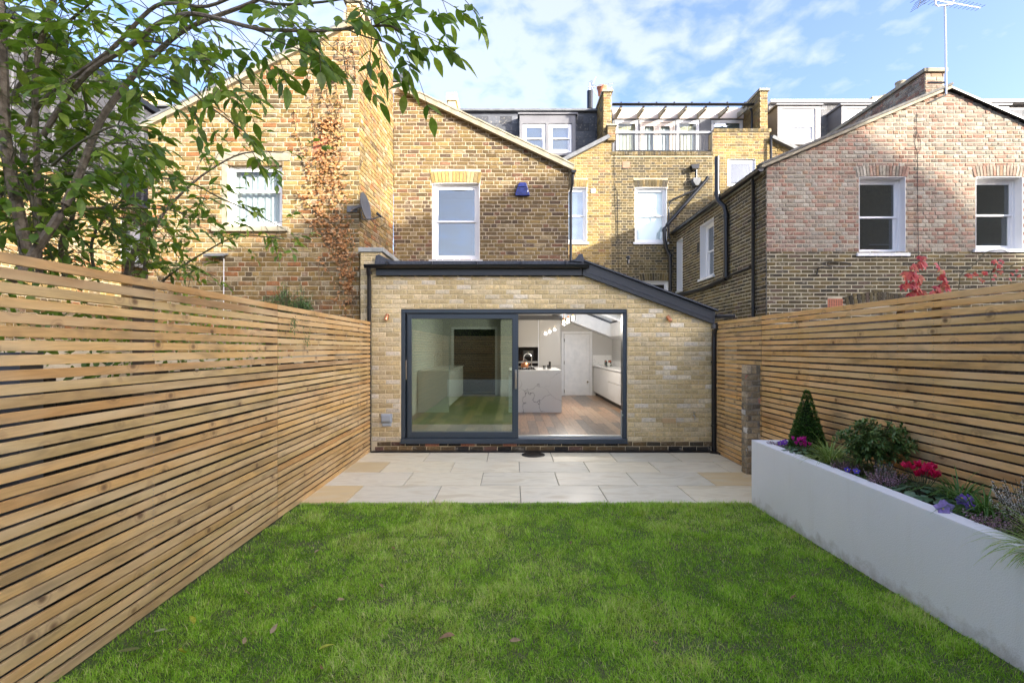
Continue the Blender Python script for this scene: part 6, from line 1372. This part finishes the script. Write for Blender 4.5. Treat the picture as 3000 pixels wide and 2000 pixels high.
CL.build(cr, [leaf_pts(.062, .032, .2, .25)], leaf_mat('creeper_leaf', RC, .15), leaf_mat('creeper_foliage', RC, .15, attr=True), 260); stuff(CSm.build('stems', M['twig'], cr))

# ------------------------------------------------------------------ plants in the planter
def soil(y): return ptop(y) - .065
GCL = Leaves()
for k in range(5200):
    y = R.uniform(2.2, 5.1); x = R.uniform(pin(y) + th + .01, 3.16); GCL.add((x, y, soil(y) + R.uniform(0, .055) * (.4 + .6 * abs(math.sin(x * 9 + y * 5)))), frame(Vector((R.gauss(0, 1), R.gauss(0, 1), R.uniform(-.2, .8))), roll=R.gauss(0, .7)), R.randrange(2), R.uniform(.6, 1.25))
GCL.build(pl, [leaf_pts(.034, .014, .25, .2), leaf_pts4(.045, .006, .2, .3)], None, leaf_mat('low_foliage', [(.04, .09, .03), (.07, .14, .04), (.10, .17, .05), (.09, .10, .06)], .2, attr=True), 0, sname='ground_cover')
# topiary
def topiary():
    x, y = 2.945, 5.0; z0 = soil(y); h = 1.20 - z0; t = thing('box_cone', 'clipped dark green box cone in the far end of the planter', 'topiary', (x, y, z0)); LL = Leaves()
    MB().tube([(x, y, z0 - .02), (x, y, z0 + h * .9)], [.014, .004], 6).build('trunk', M['bark'], t)
    for i in range(7000):
        f = 1 - math.sqrt(R.random()); f = f if R.random() < .96 else R.uniform(.85, 1.0); r_ = .165 * (1 - f) ** .86 + .008; a = R.uniform(0, 6.283); rr_ = r_ * R.uniform(.82, 1.04); p = Vector((x + math.cos(a) * rr_, y + math.sin(a) * rr_, z0 + .02 + f * (h - .02)))
        LL.add(p, frame(Vector((math.cos(a), math.sin(a), .5)) + rv3(.5), roll=R.uniform(-1, 1)), 0, R.uniform(.7, 1.25))
    C_ = [(.03, .08, .015), (.05, .13, .02), (.09, .19, .03), (.04, .10, .025)]
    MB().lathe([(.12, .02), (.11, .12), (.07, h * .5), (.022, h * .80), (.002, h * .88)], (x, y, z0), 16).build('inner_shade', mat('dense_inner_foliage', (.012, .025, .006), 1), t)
    LL.build(t, [leaf_pts4(.019, .012)], leaf_mat('box_leaf', C_, .2, .35), leaf_mat('box_foliage', C_, .2, .35, attr=True), 200, key=lambda q: R.random())
topiary()
def cyclamen(x, y, label, fc, n, s_=1.0, fh=.16):
    z0 = soil(y); t = thing('cyclamen', label, 'flower', (x, y, z0), 'cyclamens in the planter'); LL = Leaves(); FLs = Leaves(); st = MB()
    for i in range(int(80 * s_)):
        a = R.uniform(0, 6.283); r_ = .15 * s_ * math.sqrt(R.random()); p = Vector((x + math.cos(a) * r_, y + math.sin(a) * r_, z0 + .05 + .05 * (1 - r_ / .15) + R.uniform(0, .02))); LL.add(p, frame(Vector((math.cos(a), math.sin(a), -.12)) + rv3(.15)), 0, s_ * R.uniform(.8, 1.2)); st.tube([(x, y, z0), p], .002, 4)
    for i in range(n):
        a = R.uniform(0, 6.283); r_ = .085 * s_ * math.sqrt(R.random()); p = Vector((x + math.cos(a) * r_ * 1.2, y + math.sin(a) * r_ * .8, z0 + fh + R.uniform(-.035, .04))); st.tube([(x, y, z0 + .03), p], .002, 4)
        for k in range(5): b = k * 1.257 + R.random(); FLs.add(p, frame(Vector((math.cos(b) * .55, math.sin(b) * .55, R.uniform(.5, 1.1))), roll=R.uniform(-.4, .4)), 0, R.uniform(.8, 1.2) * s_)
    stuff(st.build('stems', M['twig'], t))
    CG = [(.05, .12, .06), (.08, .16, .09), (.16, .25, .17), (.06, .13, .055)]
    LL.build(t, [heart(.055)], leaf_mat('cyclamen_leaf', CG, .15), leaf_mat('cyclamen_foliage', CG, .15, attr=True), 100, pname='leaf', sname='foliage')
    FLs.build(t, [leaf_pts(.042, .030, .3, -.1)], leaf_mat('petal', fc, .4, .5), leaf_mat('petals', fc, .4, .5, attr=True), 120, pname='petal', sname='petals')
cyclamen(2.73, 4.70, 'magenta cyclamen in front of the clipped box cone', [(.50, .01, .36), (.62, .03, .45), (.40, .005, .30)], 13, .95, .14)
cyclamen(2.84, 3.47, 'crimson pink cyclamen with silvery leaves right of the round shrub', [(.55, .005, .09), (.70, .02, .16), (.42, .004, .06)], 22, 1.15, .20)
def blades(name, label, x, y, n, L, cols, spread=.9, w_=.008, group=None, bias=(0, 0), z=None):
    z0 = soil(y) if z is None else z; t = thing(name, label, 'plant', (x, y, z0), group); mi = leaf_mat(name + '_blade', cols, .25)
    for i in range(n):
        a = R.uniform(0, 6.283); l = L * R.uniform(.55, 1.15); o = Vector((x + R.gauss(0, .02), y + R.gauss(0, .02), z0)); d = Vector((math.cos(a) * spread * R.uniform(.2, 1) + bias[0], math.sin(a) * spread * R.uniform(.2, 1) + bias[1], 1)).normalized(); sd_ = d.cross(Vector((0, 0, 1))).normalized(); vs = []; p = o.copy(); k = 7
        for j in range(k + 1):
            ww = w_ / 2 * (1 - (j / k) ** 2 * .9) * (0.6 + .4 * min(1, j / 2)); vs += [p - sd_ * ww, p + sd_ * ww]; d = (d + Vector((0, 0, -.30 * (j / k + .35)))).normalized(); p = p + d * l / k
        m = MB(); m.add(vs, [(2 * j, 2 * j + 1, 2 * j + 3, 2 * j + 2) for j in range(k)]); m.build('leaf_blade', mi, t, smooth=True)
SG = [(.17, .28, .06), (.26, .37, .09), (.34, .42, .14), (.13, .23, .05)]; DG = [(.07, .17, .045), (.12, .24, .06), (.09, .19, .045)]
blades('sedge', 'arching light green sedge tuft between box cone and round shrub', 2.80, 4.40, 190, .34, SG, 1.1, .0085, 'sedge tufts in the planter')
blades('sedge', 'second sedge tuft, just behind the round shrub towards the cone', 2.90, 4.60, 110, .30, SG, 1.0, .008, 'sedge tufts in the planter')
blades('sedge', 'sedge tuft spilling over the planter edge nearest the camera', 2.74, 2.52, 190, .38, SG, 1.1, .009, 'sedge tufts in the planter', (-.3, .0))
blades('lily_turf', 'dark strap leaved plant behind the crimson cyclamen', 3.0, 3.36, 90, .32, DG, .9, .012, 'lily turf plants in the planter')
blades('lily_turf', 'broad strap leaved plant between crimson cyclamen and white heather', 2.90, 3.06, 120, .34, DG, 1.1, .013, 'lily turf plants in the planter')
def heather(label, x, y, n, h, fl, spread=.09, sc=1.0, nm='heather'):
    z0 = soil(y); t = thing(nm, label, 'flower', (x, y, z0), 'heathers in the planter'); LL = Leaves(); LG = Leaves(); st = MB()
    for i in range(n):
        a = R.uniform(0, 6.283); r_ = spread * math.sqrt(R.random()); b = Vector((x + math.cos(a) * r_ * .4, y + math.sin(a) * r_ * .4, z0)); tip = Vector((x + math.cos(a) * r_ * 1.3, y + math.sin(a) * r_ * 1.3, z0 + h * R.uniform(.6, 1.15))); st.tube([b, b.lerp(tip, .5) + Vector((0, 0, .01)), tip], .002, 4)
        for k in range(int(34 * sc)):
            f = R.uniform(.25, 1.0); q = b.lerp(tip, f) + rv3(.005); (LL if f > .5 and R.random() < .8 else LG).add(q, frame(rv3(), roll=R.uniform(0, 3)), 0, R.uniform(.7, 1.2))
    stuff(st.build('stems', M['twig'], t)); LL.build(t, [leaf_pts4(.011, .007, .5)], M['dark'], leaf_mat(nm + '_flower', fl, .3, attr=True), 0, sname='flower_mass'); LG.build(t, [leaf_pts4(.010, .003)], M['dark'], leaf_mat(nm + '_leaf', [(.06, .09, .035), (.10, .13, .06)], .2, attr=True), 0, sname='foliage')
PK = [(.42, .24, .38), (.55, .36, .50), (.30, .18, .28)]; WH = [(.62, .60, .62), (.72, .70, .72), (.50, .42, .50)]
heather('low mauve heather at the planter end beside the pier', 2.67, 5.02, 30, .09, PK, .08)
heather('dusky pink heather on the lawn side of the round shrub', 2.74, 4.10, 50, .11, [(.26, .15, .22), (.36, .22, .30)], .09)
heather('taller lilac heather between round shrub and crimson cyclamen', 2.76, 3.70, 55, .13, PK, .11)
heather('small pink heather in front of the strap leaved plant', 2.76, 2.86, 45, .11, PK, .11)
heather('upright white heather close to the camera end of the planter', 2.97, 2.86, 100, .27, WH, .15, 1.5)
heather('pale grey heather behind the dusky pink one', 2.92, 3.93, 34, .14, [(.5, .48, .46), (.40, .38, .36)], .06)
def shrub(x, y):
    z0 = soil(y); t = thing('round_shrub', 'round evergreen shrub with glossy leaves in the middle of the planter', 'shrub', (x, y, z0)); LL = Leaves(); cx, cy, cz = x, y, z0 + .29
    stems = [Vector((R.gauss(0, .16), R.gauss(0, .14), R.uniform(.0, .12))) for _ in range(70)]
    MB().tube([(x, y, z0 - .02), (x + .01, y, z0 + .1), (x, y, z0 + .2)], [.012, .010, .008], 6).build('trunk', M['bark'], t); st = MB()
    for i in range(230):
        a = R.uniform(0, 6.283); u = R.uniform(-.95, 1); rr_ = math.sqrt(max(0, 1 - u * u)); k_ = R.uniform(.45, 1.05) ; tip = Vector((cx + math.cos(a) * rr_ * .29 * k_, cy + math.sin(a) * rr_ * .24 * k_, cz + u * .185 * k_)); b = Vector((x, y, z0 + .17)); st.tube([b, b.lerp(tip, .5) + Vector((0, 0, .01)), tip], .0015, 4) if i % 3 == 0 else None; d = (tip - b).normalized()
        for k in range(9):
            an = k * 2.4; sd_ = frame(d) @ Vector((.55, math.cos(an), math.sin(an))); LL.add(tip - d * R.uniform(0, .03), frame(sd_, roll=R.uniform(-.4, .4)), R.randrange(2), R.uniform(.75, 1.2))
        for k in range(4): LL.add(b.lerp(tip, R.uniform(.4, .95)), frame(rv3() + d), R.randrange(2), R.uniform(.7, 1))
    stuff(st.build('stems', M['twig'], t)); C_ = [(.05, .10, .028), (.08, .15, .04), (.12, .20, .055), (.07, .13, .045), (.24, .33, .10)]
    LL.build(t, [leaf_pts(.052, .017, .25, .1), leaf_pts(.044, .016, .3, .2)], leaf_mat('shrub_leaf', C_, .15, .3), leaf_mat('shrub_foliage', C_, .15, .3, attr=True), 300)
shrub(2.95, 4.07)
def pansy(x, y, label, n, fc, s_=1.0):
    z0 = soil(y); t = thing('pansy', label, 'flower', (x, y, z0), 'pansies in the planter'); LL = Leaves(); FLs = Leaves()
    for i in range(26): a = R.uniform(0, 6.283); r_ = .06 * math.sqrt(R.random()); LL.add((x + math.cos(a) * r_, y + math.sin(a) * r_, z0 + R.uniform(.02, .06)), frame(Vector((math.cos(a), math.sin(a), .3)) + rv3(.3)), 0, R.uniform(.7, 1.1))
    for i in range(n):
        p = Vector((x + R.gauss(0, .035) - .02, y + R.gauss(0, .035), z0 + .08 + R.uniform(0, .04))); nrm = Vector((-.45, -.75, .5)) + rv3(.15); f0 = frame(nrm)
        for k in range(5): an = k * 1.257 + .3; v = f0 @ Vector((.15, math.cos(an), math.sin(an))); FLs.add(p, frame(v, up=nrm), 0, s_ * R.uniform(.85, 1.1))
        MB().lathe([(.001, -.004), (.005, 0), (.001, .004)], p + nrm.normalized() * .005, 8, nrm).build('flower_eye', M['eye'], t)
    LL.build(t, [leaf_pts(.035, .018, .2, .2)], leaf_mat('pansy_leaf', DG, .2), lm_a, 26); FLs.build(t, [heart(.030)], leaf_mat('pansy_petal', fc, .35), lm_a, 60, pname='petal')
M['eye'] = mat('yellow_eye', (.7, .6, .05), .6)
VI = [(.14, .06, .42), (.22, .12, .55), (.10, .03, .33)]
pansy(2.69, 4.90, 'dark violet pansy beside the magenta cyclamen', 3, [(.12, .02, .36), (.20, .04, .45)])
pansy(2.70, 3.88, 'single blue violet pansy at the planter edge under the round shrub', 2, [(.06, .04, .40), (.10, .06, .5)], .9)
pansy(2.73, 3.10, 'large lilac pansy under the strap leaved plant', 2, [(.26, .20, .55), (.35, .26, .62)], 1.7)
pansy(2.86, 3.17, 'pair of violet pansies right of the crimson cyclamen', 4, VI, 1.1)

# ------------------------------------------------------------------ lawn
def vnoise(x, y, s, seed):
    rs = np.random.RandomState(seed); g = rs.rand(64, 64); u = (x / s) % 63; v = (y / s) % 63; i = u.astype(int); j = v.astype(int); fu = u - i; fv = v - j; fu = fu * fu * (3 - 2 * fu); fv = fv * fv * (3 - 2 * fv)
    return (g[i, j] * (1 - fu) * (1 - fv) + g[i + 1, j] * fu * (1 - fv) + g[i, j + 1] * (1 - fu) * fv + g[i + 1, j + 1] * fu * fv)
def lawn():
    def pts(n, y0, y1): return NP.uniform(-2.21, 2.62, n), NP.uniform(y0, y1, n)
    xs, ys = [], []
    for n, y0, y1 in ((165000, 1.9, 3.6), (125000, 3.6, 5.27), (75000, -.98, 1.9)): a, b = pts(n, y0, y1); xs.append(a); ys.append(b)
    x = np.concatenate(xs); y = np.concatenate(ys); keep = x < 2.50 + (5.25 - y) * .026
    big = vnoise(x + 20, y + 20, .55, 1); mid = vnoise(x + 20, y + 20, .16, 2); fine = vnoise(x + 20, y + 20, .05, 3)
    edge = np.clip((x + 2.22) / .35, 0, 1); edge2 = np.clip((2.55 - x) / .5, 0, 1)
    dens = .50 + .35 * mid + .3 * fine; dens *= (.50 + .50 * edge) * (.72 + .28 * edge2); bare = (vnoise(x + 20, y + 20, .35, 9) > .86); dens = np.where(bare, dens * .55, dens)
    keep &= NP.rand(len(x)) < dens * 1.25; x, y, big, mid, fine = [a[keep] for a in (x, y, big, mid, fine)]; n = len(x)
    h = (.016 + .026 * mid * (0.5 + big)) * NP.uniform(.6, 1.35, n); h = np.where(NP.rand(n) < .03, h * 1.5, h); h[y > 5.15] *= 1.15
    w_ = NP.uniform(.0017, .0040, n); az = NP.uniform(0, 2 * np.pi, n) ; ca = vnoise(x + 20, y + 20, .12, 5) * 12; az = np.where(NP.rand(n) < .55, ca + NP.normal(0, .5, n), az); lean = NP.uniform(.15, 1.5, n)
    fx, fy = np.cos(az), np.sin(az); sx, sy = -fy, fx
    V = np.zeros((n, 5, 3)); z0 = -.013
    for k, (t, ww) in enumerate(((0, 1), (.5, .85), (1, 0))):
        ox = fx * lean * h * t * t * .9; oy = fy * lean * h * t * t * .9; zz_ = z0 + h * t * (1 - .22 * lean * t)
        if k < 2:
            V[:, 2 * k, 0] = x + ox - sx * w_ * ww / 2; V[:, 2 * k, 1] = y + oy - sy * w_ * ww / 2; V[:, 2 * k, 2] = zz_; V[:, 2 * k + 1, 0] = x + ox + sx * w_ * ww / 2; V[:, 2 * k + 1, 1] = y + oy + sy * w_ * ww / 2; V[:, 2 * k + 1, 2] = zz_
        else: V[:, 4, 0] = x + ox; V[:, 4, 1] = y + oy; V[:, 4, 2] = zz_
    tri = np.array([[0, 1, 3], [0, 3, 2], [2, 3, 4]]); Fc = (np.arange(n)[:, None, None] * 5 + tri[None]).reshape(-1)
    me = bpy.data.meshes.new('lawn_grass'); me.vertices.add(n * 5); me.vertices.foreach_set('co', V.reshape(-1)); me.loops.add(n * 9); me.loops.foreach_set('vertex_index', Fc.astype(np.int32)); me.polygons.add(n * 3); me.polygons.foreach_set('loop_start', np.arange(0, n * 9, 3, dtype=np.int32)); me.polygons.foreach_set('loop_total', np.full(n * 3, 3, np.int32)); me.update(calc_edges=True); me.validate()
    val = np.clip(.47 + .42 * (big - .5) + .35 * (mid - .5) + NP.normal(0, .22, n), 0, .88); val = np.where(NP.rand(n) < .05 + .12 * (big > .66), NP.uniform(.9, 1.0, n), val)
    at = me.attributes.new('rnd', 'FLOAT', 'POINT'); at.data.foreach_set('value', np.repeat(val, 5)); 
    gm = leaf_mat('grass_blade', [(.11, .24, .018), (.18, .37, .025), (.27, .50, .035), (.35, .57, .055), (.46, .62, .11), (.70, .64, .34)], .38, .6, attr=True, spec=.22); me.materials.append(gm)
    o = bpy.data.objects.new('lawn_grass', me); COL.objects.link(o); o['kind'] = 'stuff'; o['label'] = 'short green lawn grass between the fence and the planter'; print('grass', n)
lawn()
# fallen leaves
def fallen(x, y, c, lab, s_=1.0, nm='fallen_leaf', col='y'):
    Y = F * (CZ - .02) / (y - HY); X = PX(x, Y); v, f = leaf_pts(.085 * s_, .034 * s_, R.uniform(.2, .9), R.uniform(-.4, .3)); fr = frame(Vector((R.gauss(0, 1), R.gauss(0, 1), R.uniform(-.1, .35))), roll=R.gauss(0, .5)); m = MB(); m.add([Vector((X, Y, .022)) + fr @ Vector(p) for p in v], f)
    tag(m.build('fallen_leaf', M[c], smooth=True), lab, 'leaf', 'fallen leaves on the lawn')
M['ly'] = leaf_mat('yellow_leaf', [(.42, .43, .05)], .3); M['lp'] = leaf_mat('pale_leaf', [(.30, .32, .17)], .3); M['lb'] = leaf_mat('brown_leaf', [(.24, .14, .06)], .1); M['lg'] = leaf_mat('grey_leaf', [(.30, .22, .12)], .1)
fallen(446, 1434, 'ly', 'yellow green leaf, upper one beside the fence'); fallen(425, 1500, 'ly', 'upright yellow leaf below the other yellow leaf near the fence'); fallen(732, 1492, 'ly', 'yellow leaf lying apart towards the lawn middle')
fallen(322, 1488, 'lp', 'long pale curled leaf beside the two yellow ones', 1.2); fallen(385, 1445, 'lp', 'small pale leaf left of the upper yellow leaf', .8)
fallen(172, 1512, 'lp', 'pale leaf standing against the fence foot, uppermost of the cluster', .9); fallen(155, 1535, 'lp', 'broad pale leaf in the cluster by the fence foot', 1.1); fallen(125, 1552, 'lp', 'pale leaf at the bottom edge by the fence foot', 1.1)
fallen(1045, 1460, 'lb', 'long brown curled leaf in the lawn middle', 1.1); fallen(1170, 1472, 'lg', 'pale greyish leaf right of the lawn middle', .8)
for x, y, lb in ((790, 1375, 'small withered leaf in the left half of the lawn, well above the lone yellow leaf'), (575, 1365, 'small withered leaf close to the left fence, below another by the fence'), (580, 1285, 'small withered leaf close to the left fence, nearest the patio but one'), (722, 1270, 'small withered leaf left of centre, a stride from the patio edge'), (558, 1480, 'small withered leaf between the near yellow leaf and the lone yellow leaf'), (712, 1400, 'small withered leaf just above the lone yellow leaf'), (740, 1530, 'small withered leaf directly below the lone yellow leaf'), (330, 1520, 'small withered leaf below the long pale curled leaf'), (1310, 1250, 'tiny withered leaf straight below the open kitchen doorway, nearest the patio'), (905, 1262, 'small pale brown leaf in the grass below the closed glass door'), (620, 1455, 'small withered leaf right of the upper yellow leaf'), (1230, 1370, 'small withered leaf at the lawn centre above the long curled one'), (1815, 1375, 'brown leaf near the foot of the white planter wall'), (880, 1350, 'small withered leaf between lawn centre and the left fence'), (1500, 1470, 'small withered leaf right of the pale greyish one')): fallen(x, y, R.choice(('lb', 'lg')), lb, R.uniform(.5, .85))
